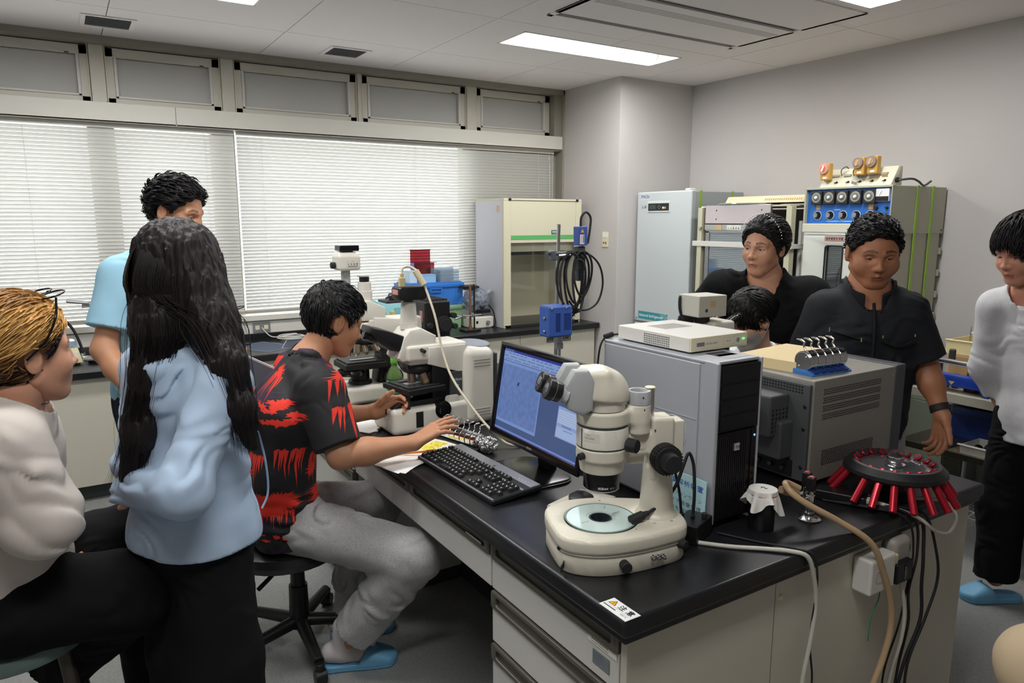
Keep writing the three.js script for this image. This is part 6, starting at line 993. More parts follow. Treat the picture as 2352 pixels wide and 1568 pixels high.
// ---------------------------------------------------------------- freezer
{
  const t = thing('upright_freezer', 'tall pale grey upright freezer with a teal label, beside the wall column', 'freezer'), x0 = 3.9, z0 = -4.345, z1 = -3.765, col = mat(196, 204, 206, 0.35);
  part('cabinet', bb(x0 + 0.05, 4.46, 0.03, 1.815, z0 + 0.004, z1 - 0.004, 0.006), mat(176, 184, 188, 0.4), t);
  const d = part('upper_door', bb(x0, x0 + 0.05, 0.805, 1.82, z0, z1, 0.012, 3), col, t), e = part('lower_door', bb(x0, x0 + 0.05, 0.05, 0.79, z0, z1, 0.012, 3), col, t);
  part('seam', bb(x0 + 0.01, x0 + 0.05, 0.79, 0.805, z0 + 0.004, z1 - 0.004, 0), M.grey, t);
  part('hinge_cap', bx(0.06, 0.016, 0.05, x0 + 0.035, 1.826, z1 - 0.05, 0.006), M.white, t);
  part('display_frame', bx(0.006, 0.082, 0.24, x0 - 0.002, 1.705, -4.1, 0.002), mat(214, 218, 218, 0.4), d);
  const R = -Math.PI / 2;
  part('display', sheet(0.225, 0.056, x0 - 0.0056, 1.703, -4.1, 0, R), print(300, 76, (x, w, h) => { x.fillStyle = '#1a2026'; x.fillRect(0, 0, w, h); x.fillStyle = '#3a4248'; x.fillRect(14, 14, 96, 46); x.fillStyle = '#8b969c'; for (let i = 0; i < 4; i++) { x.beginPath(); x.arc(160 + 18 * Math.cos(i * 1.57), 38 + 16 * Math.sin(i * 1.57), 5, 0, 7); x.fill(); } x.fillStyle = '#e8e8e8'; x.fillRect(206, 36, 22, 20); x.fillStyle = '#e8a33c'; x.fillRect(234, 36, 22, 20); }, 0.25), d);
  part('maker_mark', sheet(0.11, 0.05, x0 - 0.0004, 1.782, -4.25, 0, R), print(220, 100, (x, w, h) => { x.fillStyle = '#cbd2d3'; x.fillRect(0, 0, w, h); x.fillStyle = '#1f4f96'; x.font = 'bold 66px sans-serif'; x.fillText('PHCbi', 10, 70); }), d);
  part('info_sticker', sheet(0.06, 0.03, x0 - 0.0004, 1.705, -4.265, 0, R), print(80, 40, (x) => { x.fillStyle = '#c4cccc'; x.fillRect(0, 0, 80, 40); x.fillStyle = '#7d8686'; x.fillRect(46, 6, 30, 28); x.fillRect(6, 4, 16, 8); x.fillRect(10, 20, 26, 14); }), d);
  part('teal_label', sheet(0.33, 0.062, x0 - 0.0005, 0.857, -4.13, 0, R), print(396, 76, (x, w, h) => { x.fillStyle = '#3c96a4'; x.fillRect(0, 0, w, h); for (let i = 0; i < 60; i++) { x.fillStyle = '#c9d2d3'; const s = (i * 37) % 100; if (i > 20) x.fillRect(300 + (i * 53) % 96, (i * 29) % 76, 2 + s / 12, 2 + s / 12); } x.fillStyle = '#e4f2f2'; x.font = 'bold 34px sans-serif'; x.fillText('Natural Refrigerant', 12, 50); }), d);
  part('lock', cyl(V(x0 - 0.006, 0.83, z0 + 0.03), V(x0 + 0.002, 0.83, z0 + 0.03), 0.008), M.steel, d);
  part('freezer_sticker', sheet(0.06, 0.08, x0 - 0.0005, 0.735, z0 + 0.06, 0, R), print(90, 120, (x, w, h) => { x.fillStyle = '#d3dbdc'; x.fillRect(0, 0, w, h); x.strokeStyle = '#3e9aa8'; x.lineWidth = 4; x.strokeRect(6, 6, w - 12, h - 12); x.fillStyle = '#3e9aa8'; x.font = '17px sans-serif'; x.fillText('Freezer', 14, 40); x.font = 'bold 40px sans-serif'; x.fillText('-30', 16, 92); }), e);
  for (const x of [3.985, 4.32]) part('green_strap', [bb(x, x + 0.022, 0.4, 1.818, z1 - 0.004, z1 - 0.0015, 0), bb(x, x + 0.022, 1.8145, 1.817, z0 + 0.01, z1 - 0.002, 0)], M.tapeG, t);
  rebase(t, 4.18, 0, -4.055);
}
// ---------------------------------------------------------------- plant growth cabinet (middle)
{
  const t = thing('growth_cabinet', 'open sided growth cabinet with steel header and glass door, between freezer and incubator', 'cabinet'), x0 = 3.88, z0 = -3.66, z1 = -2.9, post = mat(196, 194, 168, 0.5);
  const hdr = part('steel_header', bb(x0 - 0.01, x0 + 0.01, 1.58, 1.705, -3.6, -3.05, 0.002), mat(206, 196, 200, 0.18, 0.85), t);
  parts('rivet', [[1.67, -3.5], [1.61, -3.5], [1.67, -3.12]].map(([y, z]) => cyl(V(x0 - 0.013, y, z), V(x0 - 0.009, y, z), 0.005)), M.greyD, hdr);
  part('name_rail', bb(x0 - 0.012, x0 + 0.01, 1.535, 1.575, -3.6, -3.05, 0.002), M.steel, t);
  part('name_print', sheet(0.12, 0.03, x0 - 0.0128, 1.555, -3.34, 0, -Math.PI / 2), print(200, 50, (x, w, h) => { x.fillStyle = '#dfe0da'; x.fillRect(0, 0, w, h); x.fillStyle = '#b8892c'; x.font = '13px sans-serif'; x.fillText('system', 70, 16); kanji(x, ['re', 'chu', 'kai', 'i', 'so'], 14, 22, 24, '#444', 0.1, 36); }), t);
  part('tape_scrap', bx(0.001, 0.035, 0.045, x0 - 0.013, 1.555, -3.47, 0), M.tape, t);
  for (const [x, z] of [[x0, -3.64], [4.42, -3.64], [x0 + 0.02, -2.92], [4.42, -2.92]]) part('corner_post', bb(x - 0.02, x + 0.025, 0.02, 1.69, z - 0.02, z + 0.02, 0.002), post, t);
  for (const y of [1.44, 0.95, 0.5]) part('cross_bar', bb(x0 - 0.025, x0 - 0.005, y - 0.018, y + 0.018, -3.7, -2.88, 0.002), M.cabW, t);
  for (const y of [1.44, 0.6]) part('side_bar', bb(x0, 4.4, y - 0.015, y + 0.015, -2.9, -2.885, 0.002), M.cabW, t);
  part('back_panel', bb(4.43, 4.45, 0.05, 1.68, -3.64, -2.92, 0), M.cabW, t); part('inner_side', bb(x0 + 0.03, 4.4, 0.05, 1.68, -3.64, -3.62, 0), M.cabW, t);
  part('top_panel', bb(x0, 4.44, 1.69, 1.7, -3.65, -2.91, 0.001), post, t);
  const dr = part('glass_door', bb(x0 - 0.006, x0 + 0.004, 0.72, 1.52, -3.56, -3.06, 0.001), phys(120, 128, 134, 0.04, { metalness: 0.55, clearcoat: 1, clearcoatRoughness: 0.02 }), t);
  part('door_frame', [bb(x0 - 0.012, x0 + 0.006, 0.7, 1.53, -3.59, -3.555, 0.003), bb(x0 - 0.012, x0 + 0.006, 0.7, 1.53, -3.065, -3.045, 0.003), bb(x0 - 0.012, x0 + 0.006, 0.69, 0.72, -3.59, -3.045, 0.003), bb(x0 - 0.012, x0 + 0.006, 1.515, 1.535, -3.59, -3.045, 0.003)], M.alu, dr);
  for (let i = 0; i < 5; i++) part('shelf', bb(x0 + 0.03, 4.4, 0.35 + i * 0.27, 0.362 + i * 0.27, -3.6, -2.93, 0.001), M.steelD, t);
  for (let i = 0; i < 3; i++) part('lamp_tube', cyl(V(4.05 + i * 0.1, 0.4, -2.95), V(4.05 + i * 0.1, 1.6, -2.95), 0.014), M.white, t);
  part('perforated_post', [bb(x0 + 0.12, x0 + 0.2, 0.1, 1.69, -2.9, -2.875, 0.002)], post, t);
  part('post_hole', Array.from({ length: 12 }, (_, i) => cz(0.006, 0.002, x0 + 0.16, 0.9 + i * 0.065, -2.8755, 10)), M.dark, t);
  parts('door_knob', [1.55, 0.9].map((y) => cyl(V(x0 - 0.03, y, -3.63), V(x0 - 0.02, y, -3.63), 0.012)), M.steel, t);
  rebase(t, 4.16, 0, -3.28);
  const g = thing('glass_disc', 'thick round glass plate lying on the growth cabinet', 'glass plate', [4.02, 1.705, -3.35]); part('plate', lat([[0, 0], [0.2, 0], [0.205, 0.006], [0.2, 0.012], [0, 0.012]], 0, 0, 0, 40), phys(214, 226, 222, 0.05, { transmission: 0.7, thickness: 0 }), g);
  const b = thing('light_hood', 'long beige ventilated hood lying across the growth cabinet top', 'lamp hood', [4.15, 1.717, -3.17], 0);
  part('hood', ext([[-0.2, 0], [0.2, 0], [0.17, 0.045], [-0.17, 0.045]], 0.66, 0.004).translate(0, 0, -0.33), mat(212, 200, 164, 0.5), b); part('vent_slot', Array.from({ length: 18 }, (_, i) => bx(0.002, 0.014, 0.006, -0.188, 0.022, 0.0 + i * 0.016, 0, 0, 0, -0.58)), M.tape, b);
}
// ---------------------------------------------------------------- incubator with the blue control panel
{
  const t = thing('incubator', 'tall grey green incubator with a blue control panel of timers and knobs', 'incubator'), x0 = 3.92, z0 = -2.845, z1 = -2.29, body = mat(178, 178, 158, 0.45), front = mat(208, 212, 204, 0.35);
  part('cabinet', bb(x0 + 0.045, 4.465, 0.05, 1.53, z0 + 0.006, z1 - 0.006, 0.004), body, t);
  part('head_unit', [bb(x0 + 0.03, 4.485, 1.525, 1.795, z0, z1, 0.004), bb(x0, x0 + 0.035, 1.785, 1.797, z0, z1, 0.002), bb(x0, x0 + 0.035, 1.53, 1.79, z0, z0 + 0.012, 0.002), bb(x0, x0 + 0.035, 1.53, 1.79, z1 - 0.006, z1, 0.002)], body, t);
  const p = part('control_panel', bb(x0 + 0.022, x0 + 0.032, 1.583, 1.786, z0 + 0.012, z1 - 0.006, 0.001), mat(40, 110, 196, 0.45), t), px0 = x0 + 0.022;
  for (let i = 0; i < 5; i++) {
    const z = -2.762 + i * 0.0845, u = part('timer', bx(0.03, 0.074, 0.072, px0 - 0.01, 1.735, z, 0.002), mat(40, 40, 40, 0.4), p);
    part('timer_dial', cyl(V(px0 - 0.0255, 1.738, z), V(px0 - 0.024, 1.738, z), 0.031, 0.031, 26), mat(150, 150, 138, 0.4), u); part('dial_ring', cyl(V(px0 - 0.027, 1.738, z), V(px0 - 0.025, 1.738, z), 0.02, 0.02, 24), mat(110, 114, 112, 0.3), u); part('dial_knob', cyl(V(px0 - 0.034, 1.738, z), V(px0 - 0.026, 1.738, z), 0.0095, 0.0105, 18), M.white, u);
    const k = part('selector_knob', lat([[0, 0.02], [0.016, 0.02], [0.019, 0.012], [0.024, 0.004], [0.025, 0], [0, 0]], px0, 1.632, z, 24, 0, 0, Math.PI / 2), M.black, p);
    part('knob_cap', cyl(V(px0 - 0.024, 1.632, z), V(px0 - 0.02, 1.632, z), 0.014, 0.014, 20), M.alu, k); part('scale_ring', cyl(V(px0 - 0.001, 1.632, z), V(px0 + 0.0, 1.632, z), 0.028, 0.028, 24), M.white, k);
  }
  const mt = part('panel_meter', bx(0.02, 0.07, 0.078, px0 - 0.008, 1.742, z1 - 0.06, 0.002), M.white, p); part('meter_foot', bx(0.003, 0.026, 0.074, px0 - 0.019, 1.722, z1 - 0.06, 0.001), M.dark, mt); part('meter_needle', bx(0.001, 0.03, 0.0015, px0 - 0.0185, 1.752, z1 - 0.07, 0, 0.5), M.dark, mt);
  parts('panel_button', [[1.672, z1 - 0.1, 0.012], [1.672, z1 - 0.035, 0.008], [1.62, z1 - 0.035, 0.008]].map(([y, z, r]) => cyl(V(px0 - 0.014, y, z), V(px0, y, z), r)), M.black, p);
  parts('tape_scrap', [bx(0.001, 0.028, 0.026, px0 - 0.0006, 1.68, -2.76, 0), bx(0.001, 0.03, 0.032, px0 - 0.0006, 1.68, -2.42, 0)], M.tape, p);
  part('panel_print', [bx(0.0006, 0.006, 0.04, px0 - 0.0004, 1.665, -2.63, 0), bx(0.0006, 0.006, 0.2, px0 - 0.0004, 1.597, -2.6, 0), ...[0, 1, 2, 3].map((i) => bx(0.0006, 0.006, 0.005, px0 - 0.0004, 1.778, -2.76 + i * 0.0845, 0))], mat(150, 196, 236, 0.5), p);
  part('lower_rail', bb(x0 - 0.004, x0 + 0.04, 1.53, 1.583, z0, z1, 0.004), mat(206, 206, 188, 0.4), t);
  part('chrome_line', bb(x0 + 0.005, x0 + 0.03, 1.515, 1.53, z0 + 0.01, z1 - 0.01, 0.001), M.chrome, t);
  const d = part('door', [ext([[-z1 + 0.01, 0.1], [-z0 - 0.01, 0.1], [-z0 - 0.01, 1.512], [-z1 + 0.01, 1.512]], 0.045, 0.008, false, 2, [rrect(0.115, 0.5, 0.015).map(([a, b]) => [a + 2.62, b + 1.2])]).rotateY(Math.PI / 2).translate(x0, 0, 0)], front, t);
  part('window_glass', bb(x0 + 0.014, x0 + 0.02, 0.94, 1.46, -2.69, -2.55, 0), phys(70, 76, 78, 0.04, { metalness: 0.5, clearcoat: 1 }), d);
  part('window_gasket', ext(rrect(0.125, 0.51, 0.018), 0.006, 0.001, false, 1, [rrect(0.108, 0.493, 0.012)]).rotateY(Math.PI / 2).translate(x0 - 0.003, 1.2, -2.62), M.black, d);
  part('name_plate', sheet(0.13, 0.028, x0 - 0.0012, 1.494, -2.62, 0, -Math.PI / 2), print(260, 56, (x, w, h) => { x.fillStyle = '#b98f86'; x.fillRect(0, 0, w, h); x.strokeStyle = '#4a3630'; x.lineWidth = 4; x.strokeRect(3, 3, w - 6, h - 6); kanji(x, ['shiki', 'so', 'chi', 'kai', 'seki', 'ri', 'chi'], 16, 14, 28, '#2a1c18', 0.12, 33); }), d);
  part('door_handle', bx(0.02, 0.16, 0.014, x0 - 0.016, 1.13, z0 + 0.03, 0.005), M.navy, d);
  for (const x of [4.165, 4.325]) part('green_strap', [bb(x, x + 0.024, 0.3, 1.797, z1 + 0.0005, z1 + 0.003, 0), bb(x, x + 0.024, 1.7955, 1.798, z0, z1 + 0.002, 0)], M.tapeG, t);
  part('kraft_tape', bb(4.05, 4.095, 1.43, 1.485, z1 - 0.0058, z1 - 0.005, 0), mat(150, 112, 70, 0.8), t);
  parts('screw', [[3.975, 1.545], [4.465, 1.545], [3.975, 1.51], [4.465, 1.51]].map(([x, y]) => cz(0.006, 0.003, x, y, z1 - 0.001, 10)), M.dark, t);
  for (let i = 0; i < 6; i++) part('hinge_tab', bx(0.02, 0.04, 0.03, 4.475, 1.42 - i * 0.13, z1 - 0.012, 0.003), body, t);
  rebase(t, 4.19, 0, -2.57);
  const b = thing('timer_board', 'cream switch board with plug-in timers on top of the incubator', 'timer board', [4.03, 1.797, -2.565]);
  part('case', ext([[-0.05, 0], [0.06, 0], [0.06, 0.11], [0.02, 0.11]], 0.45, 0.003).translate(0, 0, -0.225), mat(216, 212, 190, 0.45), b);
  const face = (y) => -0.05 + 0.07 * y / 0.11;
  for (let i = 0; i < 5; i++) { const z = -0.14 + i * 0.075; const s = part('outlet', bx(0.02, 0.012, 0.045, face(0.07) - 0.004, 0.07, z, 0.002), mat(170, 170, 160, 0.5), b); part('toggle', [cyl(V(face(0.03) - 0.006, 0.03, z + 0.02), V(face(0.03) + 0.004, 0.028, z + 0.02), 0.007), cyl(V(face(0.03) - 0.02, 0.026, z + 0.015), V(face(0.03), 0.03, z + 0.02), 0.003)], M.dark, s); }
  part('tape_scrap', [bx(0.001, 0.03, 0.03, face(0.04) - 0.002, 0.04, -0.195, 0, 0, 0, 0.56), bx(0.001, 0.035, 0.035, face(0.05) - 0.002, 0.05, 0.17, 0, 0, 0, 0.56)], M.tape, b);
  part('cord', tube([[0.0, 0.03, 0.225], [0.0, 0.03, 0.25], [0.05, 0.035, 0.29], [0.1, 0.02, 0.3], [0.15, 0.006, 0.29], [0.22, 0.004, 0.27], [0.3, 0.03, 0.26]], 0.006, 50), M.greyD, b); part('cord_gland', cz(0.014, 0.02, 0.0, 0.03, 0.22), M.dark, b);
  part('patch_wire', [tube([[face(0.07) - 0.014, 0.07, -0.1], [-0.04, 0.1, -0.09], [-0.02, 0.12, -0.075], [0, 0.11, -0.07]], 0.003, 20, 6), tube([[face(0.07) - 0.014, 0.065, -0.02], [-0.06, 0.09, 0.0], [-0.05, 0.14, 0.03], [-0.03, 0.155, 0.07], [-0.02, 0.13, 0.12]], 0.003, 26, 6), tube([[face(0.07) - 0.014, 0.065, 0.01], [-0.05, 0.05, 0.03], [-0.045, 0.06, 0.08]], 0.003, 20, 6)], M.greyD, b);
  part('loose_plug', [bx(0.022, 0.02, 0.03, -0.075, 0.022, 0.02, 0.003, 0.3, 0.4)], M.alu, b);
  [[-0.185, 0.095, 'orange plug-in timer with a pink dial at the left end of the switch board'], [0.035, 0.115, 'orange plug-in timer, middle one on the switch board'], [0.115, 0.118, 'orange plug-in timer, right one on the switch board']].forEach(([z, y, l], i) => {
    const u = thing('plug_in_timer', l, 'timer', [3.985, 1.797 + y, -2.565 + z], 0, 'orange plug-in timers');
    part('body', bx(0.04, 0.1, 0.062, 0.0, 0, 0, 0.006), mat(204, 158, 76, 0.5), u); part('dial', cyl(V(-0.034, 0.018, -0.004), V(-0.02, 0.018, -0.004), 0.031, 0.033, 28), i ? mat(150, 128, 112, 0.35) : mat(226, 160, 136, 0.35), u);
    part('dial_centre', cyl(V(-0.037, 0.018, -0.004), V(-0.033, 0.018, -0.004), 0.018, 0.019, 22), i ? mat(176, 150, 136, 0.4) : mat(214, 120, 100, 0.4), u); part('pointer', bx(0.003, 0.036, 0.012, -0.0385, 0.018, -0.004, 0.001, 0.35), i ? M.tape : M.white, u); part('outlet_label', bx(0.002, 0.012, 0.026, -0.0205, -0.036, 0.004, 0), M.white, u);
  });
}
// ---------------------------------------------------------------- trolley at the right
{
  const t = thing('steel_trolley', 'steel laboratory trolley with chrome push rail at the right', 'trolley'), x0 = 3.53, x1 = 4.25, z0 = -1.94, z1 = -1.34;
  const wood = mat(168, 164, 150, 0.6);
  part('top_shelf', [bb(x0, x1, 0.752, 0.785, z0, z1, 0.004), bb(x0 - 0.004, x0 + 0.012, 0.745, 0.79, z0, z1, 0.003)], wood, t);
  part('middle_shelf', [bb(x0 + 0.006, x1, 0.485, 0.5, z0, z1, 0.003), bb(x0 - 0.004, x0 + 0.008, 0.478, 0.512, z0, z1, 0.003)], mat(70, 66, 58, 0.28, 0.7), t);
  parts('corner_post', [[x0 + 0.02, z0 + 0.02], [x0 + 0.02, z1 - 0.02], [x1 - 0.02, z0 + 0.02], [x1 - 0.02, z1 - 0.02]].map(([x, z]) => cy(0.014, 0.68, x, 0.11, z)), M.steel, t);
  part('push_rail', tube([[x0 + 0.02, 0.79, z0 - 0.03], [x0 + 0.02, 0.86, z0 - 0.04], [x0 + 0.02, 0.915, z0 + 0.01], [x0 + 0.02, 0.935, z0 + 0.1], [x0 + 0.02, 0.935, z0 + 0.3], [x0 + 0.02, 0.935, z1 - 0.04], [x0 + 0.02, 0.9, z1], [x0 + 0.02, 0.79, z1 - 0.02]], 0.014, 80, 12), M.chrome, t);
  parts('corner_bumper', [[x0 - 0.006, 0.765, z0 - 0.006], [x0 - 0.006, 0.495, z0 - 0.006]].map(([x, y, z]) => bx(0.05, 0.05, 0.05, x, y, z, 0.008)), M.rubber, t);
  for (let i = 0; i < 14; i++) part('shelf_wire', cyl(V(x0 + 0.02 + i * 0.03, 0.25, z0), V(x0 + 0.02 + i * 0.03, 0.25, z1), 0.0025, 0.0025, 6), M.chrome, t);
  part('wire_rim', [cyl(V(x0, 0.25, z0), V(x0, 0.25, z1), 0.004, 0.004, 8), cyl(V(x0, 0.215, z0), V(x0, 0.215, z1), 0.004, 0.004, 8), tube(Array.from({ length: 20 }, (_, i) => V(x0, i % 2 ? 0.248 : 0.217, z0 + (z1 - z0) * i / 19)), 0.0022, 60, 5)], M.chrome, t);
  for (const [x, z] of [[x0, z1 - 0.1], [x0, z0 + 0.02], [x1 - 0.03, z1 - 0.02], [x1 - 0.03, z0 + 0.02]]) { const c = part('caster', lat([[0, -0.016], [0.02, -0.016], [0.05, -0.014], [0.055, -0.006], [0.055, 0.006], [0.05, 0.014], [0.02, 0.016], [0, 0.016]], x, 0.055, z, 30, 0, 0, Math.PI / 2), M.black, t); part('caster_hub', lat([[0.012, -0.018], [0.032, -0.018], [0.034, -0.016], [0.034, 0.016], [0.032, 0.018], [0.012, 0.018]], x, 0.055, z, 26, 0, 0, Math.PI / 2), M.steel, c); part('caster_fork', [bx(0.05, 0.05, 0.06, x, 0.12, z + 0.01, 0.012)], M.greyD, c); }
  rebase(t, 3.89, 0, -1.64);
  // things on it
  const w = thing('wooden_box', 'low wooden box carrying the cream bin on the trolley', 'box', [4.0, 0.785, -1.62]); part('box', bx(0.3, 0.14, 0.52, 0, 0.07, 0, 0.004), mat(170, 142, 96, 0.6), w); part('front_edge', bx(0.006, 0.12, 0.5, -0.152, 0.07, 0, 0.002), mat(150, 122, 80, 0.6), w);
  const b = thing('cream_bin', 'shallow cream plastic bin under the wire test tube rack', 'bin', [4.0, 0.925, -1.62]), cr = mat(224, 210, 160, 0.5);
  part('bin', [bx(0.3, 0.005, 0.54, 0, 0.003, 0, 0), bx(0.006, 0.07, 0.54, -0.15, 0.035, 0, 0.002, 0, 0, 0.1), bx(0.006, 0.07, 0.54, 0.15, 0.035, 0, 0.002, 0, 0, -0.1), bx(0.3, 0.07, 0.006, 0, 0.035, -0.27, 0.002), bx(0.3, 0.07, 0.006, 0, 0.035, 0.27, 0.002)], cr, b); part('rim', bx(0.014, 0.008, 0.55, -0.156, 0.07, 0, 0.003), cr, b);
  const r = thing('test_tube_rack', 'white wire test tube rack standing in the cream bin', 'rack', [3.99, 0.93, -1.56]);
  const wires = []; for (const y of [0.045, 0.105]) { for (let i = 0; i < 11; i++) wires.push(cyl(V(-0.075, y, -0.25 + i * 0.05), V(0.075, y, -0.25 + i * 0.05), 0.0025, 0.0025, 6)); for (const x of [-0.075, -0.025, 0.025, 0.075]) wires.push(cyl(V(x, y, -0.25), V(x, y, 0.25), 0.0025, 0.0025, 6)); }
  part('grid', wires, M.white, r); parts('leg', [[-0.075, -0.25], [0.075, -0.25], [-0.075, 0.0], [0.075, 0.0], [-0.075, 0.25], [0.075, 0.25]].map(([x, z]) => cy(0.003, 0.135, x, 0.0, z)), M.steel, r); part('bottom_rail', [cyl(V(-0.075, 0.008, -0.25), V(-0.075, 0.008, 0.25), 0.003), cyl(V(0.075, 0.008, -0.25), V(0.075, 0.008, 0.25), 0.003)], M.steel, r);
  [[-0.05, 0.075, 'front left'], [-0.05, 0.125, 'front right'], [0.0, 0.075, 'back left'], [0.0, 0.125, 'back right']].forEach(([x, z, l]) => solo('red_tube', l + ' of the four dark red tubes in the wire rack', 'tube', [lat([[0, 0], [0.012, 0.003], [0.017, 0.012], [0.017, 0.125], [0.0195, 0.127], [0.0195, 0.138], [0, 0.139]], 0, 0, 0, 20)], mat(120, 20, 34, 0.35, 0.35), 'dark red tubes in the wire rack').position.set(3.99 + x, 0.945, -1.56 + z));
  const k = thing('brown_flask', 'brown conical flask with a cloth covered neck on the trolley', 'flask', [3.68, 0.785, -1.66]); part('glass', lat([[0, 0], [0.045, 0], [0.047, 0.005], [0.03, 0.13], [0.028, 0.14], [0, 0.14]], 0, 0, 0, 26), phys(80, 44, 30, 0.08, { clearcoat: 1 }), k); part('neck_cloth', lat([[0.03, 0.125], [0.031, 0.15], [0.026, 0.175], [0.024, 0.185], [0, 0.187]], 0, 0, 0, 22), mat(176, 160, 134, 0.8), k); part('label', bx(0.026, 0.09, 0.001, 0.0, 0.07, 0.0385, 0, -0.13), mat(160, 140, 112, 0.7), k);
  const bl = thing('blue_tray', 'deep blue plastic tray stand with sloping legs on the trolley', 'tray', [3.61, 0.785, -1.74], 0); part('tray', [ext([[-0.19, 0.0], [-0.15, 0.08], [0.15, 0.08], [0.19, 0.0], [0.17, 0.0], [0.145, 0.03], [-0.145, 0.03], [-0.17, 0.0]], 0.07, 0.004).rotateY(Math.PI / 2).translate(-0.035, 0, 0)], mat(20, 62, 168, 0.35), bl); part('arrow_mark', ext([[0, 0], [0.03, 0], [0.015, -0.018]], 0.001, 0).rotateY(-Math.PI / 2).translate(-0.036, 0.055, 0.01), M.tape, bl);
  [[3.565, -1.5], [3.6, -1.455], [3.56, -1.42], [3.64, -1.5]].forEach(([x, z], i) => solo('black_canister', ['leftmost of the black round-topped canisters on the trolley', 'black round-topped canister, second back on the trolley', 'nearest of the black round-topped canisters on the trolley', 'rear black round-topped canister on the trolley'][i], 'canister', lat([[0, 0], [0.024, 0], [0.025, 0.004], [0.025, 0.07], [0.02, 0.085], [0.01, 0.092], [0, 0.093]], 0, 0, 0, 22), M.black, 'black canisters').position.set(x, 0.785, z));
  [[3.665, -1.83], [3.675, -1.79], [3.685, -1.75], [3.7, -1.6], [3.69, -1.565]].forEach(([x, z], i) => solo('steel_cup', ['first', 'second', 'third', 'fourth', 'last'][i] + ' of the dark metal cups standing behind the blue tray', 'cup', lat([[0, 0], [0.015, 0], [0.017, 0.07], [0.0155, 0.07], [0.013, 0.004], [0, 0.004]], 0, 0, 0, 18), M.steelD, 'dark metal cups').position.set(x, 0.785, z));
  [[3.72, -1.53, [226, 120, 170]], [3.7, -1.5, [150, 80, 190]], [3.715, -1.43, [150, 80, 190]], [3.74, -1.415, [110, 190, 60]]].forEach(([x, z, c], i) => { const v = thing('capped_vial', ['vial with a pink cap behind the chrome rail', 'vial with a purple cap next to the pink capped one', 'vial with a purple cap next to the green capped one', 'vial with a green cap behind the chrome rail'][i], 'vial', [x, 0.785, z]); part('vial', cy(0.013, 0.1, 0, 0, 0), phys(214, 220, 220, 0.1, { transmission: 0.7, thickness: 0 }), v); part('cap', cy(0.0165, 0.026, 0, 0.095, 0), mat(...c, 0.45), v); });
  const or = thing('orange_clip', 'orange plastic clip with a dark bulldog clip behind the hanging arm', 'clip', [3.67, 0.93, -1.83]); part('plate', bx(0.06, 0.03, 0.02, 0, 0.0, 0, 0.005, 0, 0.6), mat(220, 96, 40, 0.45), or); part('clip', bx(0.03, 0.06, 0.03, 0.02, 0.015, 0.05, 0.006, 0, 0.4), mat(50, 54, 48, 0.5), or); part('stand', cy(0.02, 0.14, 0, -0.145, 0.0), M.steelD, or);
  tote('blue_bin', 'dark blue plastic bin on the middle shelf of the trolley', 3.82, 4.2, 0.5, 0.66, -1.84, -1.46, M.navy);
  const tr = thing('white_tray', 'white plastic tray of dark parts on the middle shelf of the trolley', 'tray', [3.66, 0.5, -1.52], 0); part('tray', [bx(0.17, 0.004, 0.24, 0, 0.002, 0, 0), bx(0.005, 0.045, 0.25, -0.087, 0.022, 0, 0.001, 0, 0, 0.15), bx(0.005, 0.045, 0.25, 0.087, 0.022, 0, 0.001, 0, 0, -0.15), bx(0.17, 0.045, 0.005, 0, 0.022, -0.122, 0.001), bx(0.17, 0.045, 0.005, 0, 0.022, 0.122, 0.001), bx(0.018, 0.006, 0.27, -0.093, 0.045, 0, 0.002)], M.cabW, tr); for (let i = 0; i < 6; i++) part('dark_part', sph(0.022, -0.03 + (i % 2) * 0.05, 0.024, -0.07 + i * 0.026), M.blackGloss, tr);
  const mm = thing('perforated_mat', 'tan perforated mat under the white tray', 'mat', [3.62, 0.5, -1.52]); const strips = []; for (let i = 0; i < 8; i++) { strips.push(bx(0.006, 0.002, 0.36, -0.07 + i * 0.02, 0.001, 0, 0)); } for (let i = 0; i < 15; i++) strips.push(bx(0.15, 0.002, 0.006, 0, 0.001, -0.175 + i * 0.025, 0)); part('mat', strips, mat(150, 136, 100, 0.7), mm);
  const gc = thing('green_cabinet', 'low dark green steel cabinet against the wall behind the trolley', 'cabinet', [4.28, 0, -2.1]); part('carcass', bb(-0.2, 0.2, 0.02, 0.6, -0.15, 0.14, 0.003), mat(92, 100, 84, 0.5), gc); part('door', bb(-0.212, -0.2, 0.03, 0.59, -0.145, 0.135, 0.002), mat(98, 106, 90, 0.5), gc); part('knob', cyl(V(-0.225, 0.4, 0.1), V(-0.21, 0.4, 0.1), 0.01), M.dark, gc);
}
